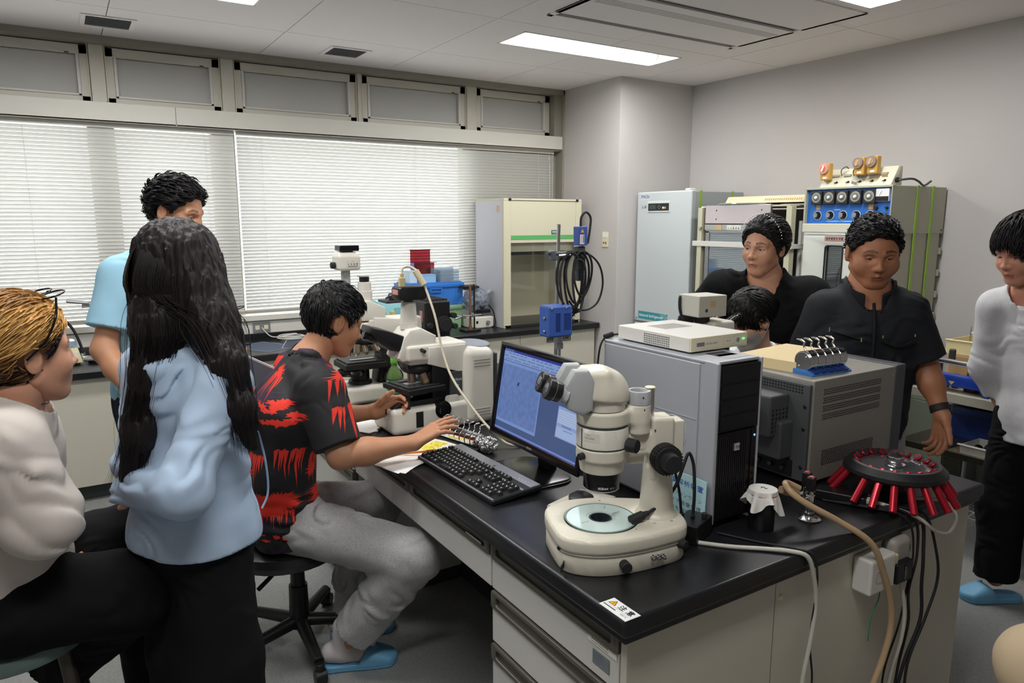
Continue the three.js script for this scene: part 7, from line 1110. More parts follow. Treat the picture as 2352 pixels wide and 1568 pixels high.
// ---------------------------------------------------------------- people
const add3 = (a, b, k = 1) => [a[0] + b[0] * k, a[1] + b[1] * k, a[2] + b[2] * k], sub3 = (a, b) => [a[0] - b[0], a[1] - b[1], a[2] - b[2]], len3 = (a) => Math.hypot(...a), nrm3 = (a) => { const l = len3(a) || 1; return [a[0] / l, a[1] / l, a[2] / l]; }, mix3 = (a, b, t) => [a[0] + (b[0] - a[0]) * t, a[1] + (b[1] - a[1]) * t, a[2] + (b[2] - a[2]) * t], crs = (a, b) => [a[1] * b[2] - a[2] * b[1], a[2] * b[0] - a[0] * b[2], a[0] * b[1] - a[1] * b[0]], dot3 = (a, b) => a[0] * b[0] + a[1] * b[1] + a[2] * b[2];
function axes(fx, fz, pitch = 0, roll = 0) {   // [left, up, forward] of somebody facing (fx, fz), nodding down by pitch
  const l = Math.hypot(fx, fz), f = [fx / l, 0, fz / l], L = [f[2], 0, -f[0]], c = Math.cos(pitch), s = Math.sin(pitch);
  const F = [f[0] * c, -s, f[2] * c], U = [f[0] * s, c, f[2] * s], cr = Math.cos(roll), sr = Math.sin(roll);
  return [[L[0] * cr + U[0] * sr, L[1] * cr + U[1] * sr, L[2] * cr + U[2] * sr], [U[0] * cr - L[0] * sr, U[1] * cr - L[1] * sr, U[2] * cr - L[2] * sr], F];
}
const mtx = (m, c, s = 1) => new THREE.Matrix4().set(m[0][0] * s, m[1][0] * s, m[2][0] * s, c[0], m[0][1] * s, m[1][1] * s, m[2][1] * s, c[1], m[0][2] * s, m[1][2] * s, m[2][2] * s, c[2], 0, 0, 0, 1);
// elliptical trunk along a bent spine
function torso(sp, w, d, L, e = 2.4) {
  return (x, y, z) => {
    let best = 9;
    for (let i = 0; i + 1 < sp.length; i++) {
      const a = sp[i], b = sp[i + 1], bx_ = b[0] - a[0], by = b[1] - a[1], bz = b[2] - a[2], px = x - a[0], py = y - a[1], pz = z - a[2];
      let t = (px * bx_ + py * by + pz * bz) / (bx_ * bx_ + by * by + bz * bz); t = clamp(t, 0, 1);
      const qx = px - t * bx_, qy = py - t * by, qz = pz - t * bz, al = qx * L[0] + qy * L[1] + qz * L[2], be = Math.sqrt(Math.max(0, qx * qx + qy * qy + qz * qz - al * al)), W = w[i] + t * (w[i + 1] - w[i]), D = d[i] + t * (d[i + 1] - d[i]);
      best = smin(best, (Math.pow(Math.pow(Math.abs(al) / W, e) + Math.pow(be / D, e), 1 / e) - 1) * Math.min(W, D), 0.03);
    }
    return best;
  };
}
const ridge = (x, y, z) => { const n = N3(x, y, z); return 1 - 2 * Math.sqrt(n * n + 0.012); };
const creases = (x, y, z) => { const u = x + 0.12 * N3(x * 4, y * 4, z * 4), v = y + 0.1 * N3(z * 4 + 8, x * 4, y * 4); return 0.75 * ridge(u * 4 + v * 5, v * 9 - u * 3, z * 4) * clamp(0.45 + 0.9 * N3(x * 2.6 + 7, y * 2.6, z * 2.6), 0, 1) + 0.18 * N3(x * 11, y * 11, z * 11); };
// five fingered hand: wrist, direction to the fingers, palm normal, thumb side
function handParts(w, dir, nrm, side, curl, s = 1, thumbIn = 0.3) {
  dir = nrm3(dir); side = nrm3(sub3(side, dir.map((q) => q * dot3(side, dir)))); const n0 = crs(dir, side); nrm = dot3(n0, nrm) > 0 ? n0 : n0.map((q) => -q);
  const at = (a, b, c) => add3(add3(add3(w, dir, a * s), side, b * s), nrm, c * s), palm = [], fing = [];
  const L = [0.072, 0.08, 0.075, 0.06], K = [0.086, 0.09, 0.086, 0.078], B = [0.03, 0.0105, -0.009, -0.027], R = [0.0088, 0.009, 0.0086, 0.0078];
  for (let i = 0; i < 4; i++) {
    palm.push(cap(at(0.005, B[i] * 0.62, 0), at(K[i], B[i], 0.001), 0.0145 * s, 0.0115 * s));
    let p = at(K[i], B[i], 0), a = 0; const c = Array.isArray(curl[i]) ? curl[i] : [curl[i], curl[i] * 1.1, curl[i] * 0.7], ch = [];
    [0.46, 0.3, 0.24].forEach((k, j) => { a += c[j]; const dd = add3(add3([0, 0, 0], dir, Math.cos(a)), nrm, Math.sin(a)), sp = add3(dd, side, (1.2 - i) * 0.1 * Math.max(0, 1 - a)); const q = add3(p, nrm3(sp), L[i] * k * s); ch.push(cap(p, q, R[i] * (1 - j * 0.09) * s, R[i] * (0.93 - j * 0.09) * s)); p = q; });
    fing.push(blend(0.004, ...ch));
  }
  const t0 = at(0.02, 0.022, 0.006), td = nrm3(add3(add3(dir.map((q) => q * 0.72), side, 0.62), nrm, thumbIn)), t1 = add3(t0, td, 0.042 * s), t2 = add3(t1, nrm3(add3(td, dir, 0.35)), 0.032 * s), t3 = add3(t2, nrm3(add3(td, dir, 0.7)), 0.025 * s);
  fing.push(blend(0.005, cap(t0, t1, 0.015 * s, 0.0115 * s), cap(t1, t2, 0.0108 * s, 0.0098 * s), cap(t2, t3, 0.0098 * s, 0.0078 * s)));
  const P = blend(0.012, ...palm), tips = fing;
  return (x, y, z) => { let d = P(x, y, z), q = 9; for (const f of tips) q = Math.min(q, f(x, y, z)); return smin(d, q, 0.007); };
}
// head in its own frame (z forward, x to its left, y up, origin at mid height), about 23 cm tall
function headField(o) {
  const w = o.wide || 1, jw = o.jaw || 1, ch = o.cheek || 0, parts_ = [];
  const base = blend(0.035, ell([0, 0.032, -0.014], [0.075 * w, 0.086, 0.094]), ell([0, -0.03, 0.028], [0.0615 * w, 0.086, 0.064]));
  const two = (f) => [f(1), f(-1)];
  const soft = blend(0.022, base, ...two((s) => cap([s * 0.05 * w * jw, -0.052, 0.002], [s * 0.02, -0.095, 0.056], 0.018, 0.015)), ell([0, -0.094, 0.06], [0.024 * jw, 0.019, 0.02]), ...two((s) => ell([s * (0.044 + ch * 0.4) * w, -0.03, 0.05], [0.023 + ch, 0.026 + ch, 0.026])));
  const brow = blend(0.014, soft, ...two((s) => cap([s * 0.046, 0.02, 0.066], [s * 0.012, 0.017, 0.079], 0.009)));
  const nose = blend(0.008, cap([0, 0.012, 0.081], [0, -0.026, 0.0985], 0.0055, 0.0085), ell([0, -0.03, 0.0985], [0.0105, 0.0095, 0.0105]), ...two((s) => ell([s * 0.0115, -0.033, 0.0885], [0.0078, 0.0075, 0.0095])));
  const lips = blend(0.004, cap([-0.021, -0.0635, 0.0765], [0, -0.0585, 0.089], 0.0035, 0.0055), cap([0.021, -0.0635, 0.0765], [0, -0.0585, 0.089], 0.0035, 0.0055), cap([-0.012, -0.07, 0.081], [0.012, -0.07, 0.081], 0.0065));
  const muz = ell([0, -0.06, 0.066], [0.03, 0.024, 0.02]);
  const eyes = two((s) => ell([s * 0.0315, 0.003, 0.0665], [0.0145, 0.0095, 0.0115])), sock = two((s) => ell([s * 0.0315, 0.004, 0.088], [0.017, 0.0115, 0.0165]));
  const mouth = cap([-0.0225, -0.064, 0.082], [0.0225, -0.064, 0.082], 0.0012, 0.0012), mouth2 = cap([-0.01, -0.0645, 0.0915], [0.01, -0.0645, 0.0915], 0.0014);
  const ears = two((s) => { const m = axes(Math.sin(s * 1.15), Math.cos(1.15)); return less(0.004, ell([s * 0.079 * w, -0.002, -0.012], [0.019, 0.033, 0.0075], [[0, 0, 1], [0, 1, 0], [1, 0, 0]].map((q) => q)), ell([s * 0.0865 * w, 0.002, -0.009], [0.0105, 0.02, 0.006], [[0, 0, 1], [0, 1, 0], [1, 0, 0]])); });
  const earlobe = two((s) => cap([s * 0.073 * w, -0.025, -0.006], [s * 0.075 * w, 0.015, -0.012], 0.009, 0.012));
  return (x, y, z) => {
    let d = brow(x, y, z);
    if (z > 0.03) { d = smax(d, -Math.min(sock[0](x, y, z), sock[1](x, y, z)), 0.014); d = smin(d, Math.min(eyes[0](x, y, z), eyes[1](x, y, z)), 0.003); d = smin(d, muz(x, y, z), 0.014); d = smin(d, nose(x, y, z), 0.009); d = smin(d, lips(x, y, z), 0.005); d = smax(d, -Math.min(mouth(x, y, z), mouth2(x, y, z)), 0.003); }
    if (Math.abs(x) > 0.045) { d = smin(d, Math.min(earlobe[0](x, y, z), earlobe[1](x, y, z)), 0.008); d = smin(d, Math.min(ears[0](x, y, z), ears[1](x, y, z)), 0.004); }
    return d;
  };
}
const C3 = (r, g, b) => lin(r, g, b);
function faceColour(o) {
  const sk = C3(...o.skin), lip = C3(...(o.lip || [178, 104, 92])), dk = C3(30, 22, 20), brow = C3(...(o.brow || [44, 32, 28])), wht = C3(206, 198, 190), iris = C3(26, 16, 12), t = new THREE.Color(), eh = o.eye || 0.0042, gz = o.gaze || 0;
  return (x, y, z) => {
    t.copy(sk); const ax = Math.abs(x);
    if (z > 0.045) {
      const n = N3(x * 45, y * 45, z * 45) * 0.04; t.multiplyScalar(1 + n);
      const ly = y + 0.0645 + ax * ax * 6, inl = sstep(0.023, 0.019, ax);
      if (z > 0.07) { const k = inl * (ly > 0 ? sstep(0.0095, 0.006, ly) : sstep(-0.012, -0.008, ly)); t.lerp(lip, k * 0.75); if (Math.abs(ly) < 0.0016 && ax < 0.022) t.lerp(dk, 0.6); }
      const ex = ax - 0.0315, up = eh * (1 - (ex / 0.0155) ** 2) - ex * 0.04;
      if (Math.abs(ex) < 0.0155 && z > 0.055) {
        const v = y - 0.0015; if (v < up && v > -0.0032 * (1 - (ex / 0.0155) ** 2)) { t.copy(wht); if (Math.hypot((x > 0 ? ex : -ex) - gz, v - up * 0.35) < 0.0058) t.copy(iris); }
        if (Math.abs(v - up) < 0.0014) t.lerp(dk, 0.85);
        if (Math.abs(v - up - 0.0045) < 0.0007) t.lerp(dk, 0.22);
      }
      const bx_ = ax - 0.033, by = y - 0.0265 - 0.004 * Math.cos(bx_ * 90) + bx_ * 0.08; if (Math.abs(bx_) < 0.0215 && Math.abs(by) < 0.0042 * (1 - Math.max(0, bx_) / 0.035) && z > 0.035) t.lerp(brow, 0.78);
      if (Math.hypot((ax - 0.0065) * 1.1, y + 0.0385, (z - 0.0945) * 0.7) < 0.0042) t.lerp(dk, 0.75);
      if (o.stubble && y < -0.045 && z > 0.03) t.lerp(C3(120, 96, 84), 0.25);
    }
    return t;
  };
}
const tint = (g, c) => { const n = g.attributes.position.count, a = new Float32Array(n * 3); for (let i = 0; i < n; i++) { a[3 * i] = c.r; a[3 * i + 1] = c.g; a[3 * i + 2] = c.b; } g.setAttribute('color', new THREE.BufferAttribute(a, 3)); return g; };
// locks: tapered three sided blades along point lists
function locks(list) {
  const P = [], N = [], C = [], a = V(0, 0, 0), b = V(0, 0, 0), q = V(0, 0, 0), d = V(0, 0, 0);
  for (const { pts, r, c } of list) {
    const n = pts.length, rings = [];
    for (let i = 0; i < n; i++) {
      d.copy(pts[Math.min(i + 1, n - 1)]).sub(pts[Math.max(i - 1, 0)]).normalize(); a.set(d.y, d.z, d.x).cross(d).normalize(); b.crossVectors(d, a);
      const rad = r * Math.min(1, 0.5 + 2.5 * i / n) * (1 - (i / (n - 1)) ** 3 * 0.94), ring = []; for (let k = 0; k < 3; k++) { const t = k / 3 * TAU, cs = Math.cos(t), sn = Math.sin(t); const nx = a.x * cs + b.x * sn, ny = a.y * cs + b.y * sn, nz = a.z * cs + b.z * sn; ring.push([pts[i].x + nx * rad, pts[i].y + ny * rad, pts[i].z + nz * rad, nx, ny, nz]); } rings.push(ring);
    }
    for (let i = 0; i + 1 < n; i++) for (let k = 0; k < 3; k++) { const A = rings[i][k], B = rings[i][(k + 1) % 3], D = rings[i + 1][k], F = rings[i + 1][(k + 1) % 3]; for (const v of [A, B, F, A, F, D]) { P.push(v[0], v[1], v[2]); N.push(v[3], v[4], v[5]); C.push(c.r, c.g, c.b); } }
  }
  const g = new THREE.BufferGeometry(); g.setAttribute('position', new THREE.BufferAttribute(new Float32Array(P), 3)); g.setAttribute('normal', new THREE.BufferAttribute(new Float32Array(N), 3)); g.setAttribute('uv', new THREE.BufferAttribute(new Float32Array(P.length / 3 * 2), 2)); g.setAttribute('color', new THREE.BufferAttribute(new Float32Array(C), 3)); return g;
}
// hair in the head's frame: a cap cut by the hairline plus tufts that follow flow(x, y, z) -> direction
function hairCap(o, colour) {
  const th = o.thick ?? 0.012, sh = o.shift || [0, 0, 0];
  const shell = blend(0.03, ell([sh[0], 0.034 + sh[1], -0.016 + sh[2]], [0.079 + th, 0.088 + th * 1.25, 0.098 + th]), ...(o.more || []));
  const f = (x, y, z) => { let d = shell(x, y, z); d = smax(d, o.line(x, y, z), 0.006); d = smax(d, (o.nape ?? -0.055) - y, 0.01); return d - 0.0025 * N3(x * 50, y * 50, z * 50); };
  const box = [-0.15, -0.16, -0.16, 0.15, 0.19, 0.16], g = netMesh(f, box, 0.0042, colour), out = [g], p = g.attributes.position, nn = g.attributes.normal, list = [];
  for (let i = 0; i < (o.tufts || 900); i++) {
    const k = Math.floor(rnd() * p.count), x = p.getX(k), y = p.getY(k), z = p.getZ(k), nx = nn.getX(k), ny = nn.getY(k), nz = nn.getZ(k);
    if (o.line(x, y, z) > (o.edge ?? -0.001)) continue;
    const fl = o.flow(x, y, z), dn = fl[0] * nx + fl[1] * ny + fl[2] * nz, lift = (o.lift ?? 0.15) * rr(0.2, 1.2); let dx = fl[0] - nx * dn + nx * lift + rr(-0.08, 0.08), dy = fl[1] - ny * dn + ny * lift + rr(-0.12, 0.12), dz = fl[2] - nz * dn + nz * lift + rr(-0.12, 0.12);
    const L = (o.len || 0.04) * rr(0.6, 1.3), l = Math.hypot(dx, dy, dz) || 1, st = L / 4 / l, pts = [V(x - nx * 0.004, y - ny * 0.004, z - nz * 0.004)];
    for (let j = 1; j < 5; j++) { const q = pts[j - 1].clone().add(V(dx * st, dy * st, dz * st)); dx -= nx * lift * 0.55 * l; dy -= ny * lift * 0.55 * l + (o.fall ?? 0.12) * l; dz -= nz * lift * 0.55 * l; const d = shell(q.x, q.y, q.z), e = 0.004, gx = shell(q.x + e, q.y, q.z) - d, gy = shell(q.x, q.y + e, q.z) - d, gz = shell(q.x, q.y, q.z + e) - d, gl = Math.hypot(gx, gy, gz) || 1, want = clamp(d, 0.0003, 0.0015 + (o.stand ?? 0.006) * lift * 4); q.add(V(gx, gy, gz).multiplyScalar((want - d) / gl)); pts.push(q); const ov = o.line(q.x, q.y, q.z); if (ov > (o.fringe ?? 0.002)) break; }
    if (pts.length > 2) list.push({ pts, r: (o.wid || 0.0028) * rr(0.7, 1.3), c: colour(x, y, z).clone().multiplyScalar(rr(0.75, 1.3)) });
  }
  out.push(locks(list)); return mergeGeometries(out.map(fix));
}
const HAIR = new THREE.MeshPhysicalMaterial({ vertexColors: true, roughness: 0.55, specularIntensity: 0.6 });
const SKIN = new THREE.MeshPhysicalMaterial({ vertexColors: true, roughness: 0.52, sheen: 0.15, sheenRoughness: 0.5 });
const cloth = (r, g, b, more = {}) => new THREE.MeshPhysicalMaterial({ color: lin(r, g, b), roughness: 0.9, specularIntensity: 0.35, ...more });
const boxOf = (pts, m) => { const o = [9, 9, 9, -9, -9, -9]; for (const p of pts) for (let i = 0; i < 3; i++) { o[i] = Math.min(o[i], p[i] - m); o[i + 3] = Math.max(o[i + 3], p[i] + m); } return o; };
const BLACKHAIR = () => { const t = C3(17, 15, 16); return () => t; };
/* o: head {c, f, pitch, roll, ...face}, neck, spine [[x,y,z]...] pelvis to neck, w/d half widths, left axis from body facing o.f,
   sh/el/wr arrays [right, left], hands [{dir, nrm, side, curl}...], hip/kn/an arrays, shirt, trousers options */
function person(o) {
  const t = thing('person', o.label, 'person', [0, 0, 0]); if (o.group) t.userData.group = o.group;
  const L = axes(...o.f)[0], H = axes(o.head.f[0], o.head.f[1], o.head.pitch || 0, o.head.roll || 0), hs = o.head.s || 1, hc = o.head.c, hm = mtx(H, hc, hs), loc = (a) => add3(add3(add3(hc, H[0], a[0] * hs), H[1], a[1] * hs), H[2], a[2] * hs);
  const sk = C3(...o.head.skin), skc = () => sk, geos = [];
  // skin: head, then neck with trunk and limbs, then hands
  geos.push(netMesh(headField(o.head), [-0.105, -0.135, -0.125, 0.105, 0.135, 0.13], o.head.cell || 0.003, faceColour(o.head)).applyMatrix4(hm));
  const neckTop = loc([0, -0.06, -0.02]), nk = o.spine[o.spine.length - 1], nr = o.neckR || 0.052;
  const limb = [cap(neckTop, nk, nr, nr * 1.12), cap(add3(add3(nk, L, 0.04), [0, -0.035, 0]), o.sh[1], 0.035, 0.045), cap(add3(add3(nk, L, -0.04), [0, -0.035, 0]), o.sh[0], 0.035, 0.045)], ar = o.arm || 1;
  for (const i of [0, 1]) { limb.push(cap(o.sh[i], o.el[i], 0.049 * ar, 0.041 * ar), cap(o.el[i], mix3(o.el[i], o.wr[i], 0.35), 0.041 * ar, 0.042 * ar), cap(mix3(o.el[i], o.wr[i], 0.35), o.wr[i], 0.042 * ar, 0.0265 * ar)); if (o.kn) limb.push(cap(o.hip[i], o.kn[i], 0.075, 0.052), cap(o.kn[i], o.an[i], 0.05, 0.034)); }
  const body = blend(0.03, torso(o.spine, o.w.map((q) => q * 0.82), o.d.map((q) => q * 0.82), L), ...limb);
  const all = [neckTop, ...o.spine, ...o.sh, ...o.el, ...o.wr, ...(o.kn ? [...o.hip, ...o.kn, ...o.an] : [])];
  geos.push(netMesh(body, boxOf(all, 0.14), 0.009, skc));
  for (const i of [0, 1]) { const h = o.hands && o.hands[i]; if (!h) continue; const hf = handParts(o.wr[i], h.dir || sub3(o.wr[i], o.el[i]), h.nrm, h.side, h.curl || [0.3, 0.35, 0.4, 0.45], h.s || 1, h.thumb ?? 0.3), fore = cap(mix3(o.el[i], o.wr[i], 0.75), o.wr[i], 0.031 * ar, 0.026 * ar); geos.push(netMesh((x, y, z) => smin(hf(x, y, z), fore(x, y, z), 0.018), boxOf([o.wr[i], mix3(o.el[i], o.wr[i], 0.8)], 0.205), 0.0033, skc)); }
  part('body', mergeGeometries(geos.map((g) => { g = fix(g); return g; })), SKIN, t);
  // hair
  if (o.hair) part('hair', hairCap(o.hair, o.hair.colour || BLACKHAIR()).applyMatrix4(hm), HAIR, t);
  // shirt
  const S = o.shirt; 
  if (S) {
    const fl = S.fold ?? 0.006, ax0 = nrm3(sub3(o.spine[1], o.spine[0])), tr = torso([add3(o.spine[0], ax0, -0.2), ...o.spine], [o.w[0] * (S.flare || 1), ...o.w], [o.d[0] * (S.flare || 1), ...o.d], L), slv = [];
    for (const i of [0, 1]) { const e = S.sleeve[i] ?? S.sleeve[0], R = S.r || [0.075, 0.066], up = Math.min(e, 1), E1 = mix3(o.sh[i], o.el[i], up); slv.push(cap(o.sh[i], E1, R[0], R[1])); if (e > 1) slv.push(cap(o.el[i], mix3(o.el[i], o.wr[i], e - 1), R[1] * 0.98, R[1] * 0.72)); }
    const yoke = [cap(add3(nk, [0, -0.045, 0]), o.sh[0], 0.072, 0.07), cap(add3(nk, [0, -0.045, 0]), o.sh[1], 0.072, 0.07)];
    const sp0 = o.spine[0], ax = nrm3(sub3(o.spine[1], sp0)), nd = nrm3(sub3(neckTop, nk)), nf = axes(...o.f)[2], hole = S.hole || [0.062, 0.03], ends = [0, 1].map((i) => { const e = S.sleeve[i] ?? S.sleeve[0], A = e > 1 ? o.el[i] : o.sh[i], B = e > 1 ? o.wr[i] : o.el[i], k = e > 1 ? e - 1 : e, dv = nrm3(sub3(B, A)); return [mix3(A, B, k), dv, slv.length]; });
    const sl = [0, 1].map((i) => { const e = S.sleeve[i] ?? S.sleeve[0], R = S.r || [0.075, 0.066], A = o.sh[i], B = o.el[i], D = o.wr[i]; const f1 = cap(A, mix3(A, B, Math.min(1, e) + (e < 1 ? 0.15 : 0)), R[0], R[1]), f2 = e > 1 ? cap(B, mix3(B, D, e - 1 + 0.1), R[1], R[1] * 0.74) : null, [ep, ed] = ends[i]; return (x, y, z) => { let d = f1(x, y, z); if (f2) d = smin(d, f2(x, y, z), 0.03); const c = (x - ep[0]) * ed[0] + (y - ep[1]) * ed[1] + (z - ep[2]) * ed[2]; const near = Math.hypot(x - ep[0], y - ep[1], z - ep[2]) < R[0] * 2.4; return near ? smax(d, c, 0.004) : d; }; });
    const hem = S.hem;
    const f = (x, y, z) => {
      let d = tr(x, y, z); d = smin(d, Math.min(yoke[0](x, y, z), yoke[1](x, y, z)), 0.04); d = smin(d, Math.min(sl[0](x, y, z), sl[1](x, y, z)), 0.03);
      if (S.extra) d = smin(d, S.extra(x, y, z), S.extraK || 0.02);
      const fw = (x - nk[0]) * nf[0] + (z - nk[2]) * nf[2];
      let c = (x - sp0[0]) * ax[0] + (y - sp0[1]) * ax[1] + (z - sp0[2]) * ax[2]; const hd = hem - c + (S.curve ? S.curve(x, y, z) : 0);
      d += fl * creases(x, y, z);
      d = smax(d, hd, 0.006);
      const px = x - nk[0], py = y - nk[1], pz = z - nk[2], al = px * nd[0] + py * nd[1] + pz * nd[2], rad = Math.hypot(px - al * nd[0], py - al * nd[1], pz - al * nd[2]);
      d = smax(d, -Math.max(rad - hole[0] - Math.max(0, fw) * 0.25, -al - hole[1] - Math.max(0, fw) * (S.vee || 0.5)), 0.005);
      return d;
    };
    const g = netMesh(f, boxOf([...o.spine, ...o.sh, ...o.el, ...(S.sleeve[0] > 1 ? o.wr : [])], 0.17), S.cell || 0.008, null, 1.5);
    const sm = part(S.name || 'shirt', S.uv ? S.uv(g) : g, S.mat, t);
    if (S.detail) S.detail(t, sm, { L, F: nf, nk });
  }
  const T = o.trousers;
  if (T) {
    const R = T.r || [0.1, 0.075, 0.07], legs = [0, 1].map((i) => { const A = o.hip[i], B = o.kn[i], D = o.an[i]; const e = mix3(B, D, T.to ?? 0.95), dv = nrm3(sub3(D, B)); const f1 = cap(A, B, R[0], R[1]), f2 = cap(B, add3(e, dv, 0.04), R[1], R[2]); return (x, y, z) => { const d = smin(f1(x, y, z), f2(x, y, z), 0.03), c = (x - e[0]) * dv[0] + (y - e[1]) * dv[1] + (z - e[2]) * dv[2]; return Math.hypot(x - e[0], y - e[1], z - e[2]) < R[2] * 2.6 ? smax(d, c, 0.004) : d; }; });
    const pv = torso([o.spine[0], mix3(o.spine[0], o.spine[1], T.rise ?? 0.6)], [o.w[0] * 0.88, o.w[0] * 0.82], [o.d[0] * 0.88, o.d[0] * 0.8], L);
    const fl = T.fold ?? 0.008, f = (x, y, z) => smin(pv(x, y, z), smin(legs[0](x, y, z), legs[1](x, y, z), T.k ?? 0.02), 0.05) + fl * creases(x + 3, y, z);
    part('trousers', netMesh(f, boxOf([o.spine[0], ...o.hip, ...o.kn, ...o.an], 0.19), T.cell || 0.009, null, 1.5), T.mat, t);
  }
  if (o.finish) o.finish(t, { loc, H, hm, L });
  rebase(t, o.at[0], 0, o.at[1]);
  return t;
}
// slipper: heel and toe positions of the sole, foot inside
function slipper(label, heel, toe, m, sock, yb = 0) {
  const h = [heel[0], yb, heel[1]], e = [toe[0], yb, toe[1]], d = nrm3(sub3(e, h)), Ln = len3(sub3(e, h)), s = [-d[2], 0, d[0]], loc = (x, y, z) => [(x - h[0]) * d[0] + (z - h[2]) * d[2], y - yb, (x - h[0]) * s[0] + (z - h[2]) * s[2]];
  const t = thing('slipper', label, 'slipper'), W = (a) => 0.041 + 0.009 * sstep(0.25, 0.7, a / Ln) - 0.012 * sstep(0.85, 1.0, a / Ln);
  const outl = (a, b) => { const w = W(a), q = Math.max(-a + 0.035, a - (Ln - 0.045)), k = Math.abs(b) - w; return q > 0 ? Math.hypot(q * (a > Ln / 2 ? 1.1 : 1.2), Math.max(0, Math.abs(b) - (w - 0.042))) - 0.042 : k; };
  const sole = (x, y, z) => { const [a, q, b] = loc(x, y, z); return smax(outl(a, b), Math.abs(q - 0.013) - 0.013, 0.006); };
  const upper = (x, y, z) => { const [a, q, b] = loc(x, y, z), top = 0.026 + 0.056 * Math.sqrt(Math.max(0, 1 - (b / (W(a) + 0.006)) ** 2)) * sstep(Ln + 0.02, Ln * 0.55, a); let v = smax(outl(a, b) - 0.001, q - top, 0.012); v = smax(v, 0.012 - q, 0.004); const cut = (Ln * 0.47 + 0.4 * Math.abs(b) * -1 + 0.02) - a + (q - 0.03) * 0.5; return smax(v, cut, 0.005); };
  const bx_ = boxOf([h, e], 0.1); bx_[1] = yb - 0.02; bx_[4] = yb + 0.12;
  part('sole', netMesh(sole, bx_, 0.005, null, 1.6), m, t); part('upper', netMesh(upper, bx_, 0.005, null, 1.6), m, t);
  rebase(t, (h[0] + e[0]) / 2, yb, (h[2] + e[2]) / 2); return t;
}
const earCut = (x, y, z, r = 0.026) => Math.abs(x) > 0.055 ? r - Math.hypot(y + 0.004, z + 0.01) : -1;
const shortLine = (k = 0.023, r = 0.026) => (x, y, z) => Math.max(0.83 * z - 0.55 * y - k - 0.004 * N3(x * 40, y * 40, 3), earCut(x, y, z, r));
const spin = (x, y, z) => [x * 6, -0.2 + (z < -0.05 ? -1 : 0), (y > 0.06 ? 1 : 0.25)];   // from the crown forwards and down
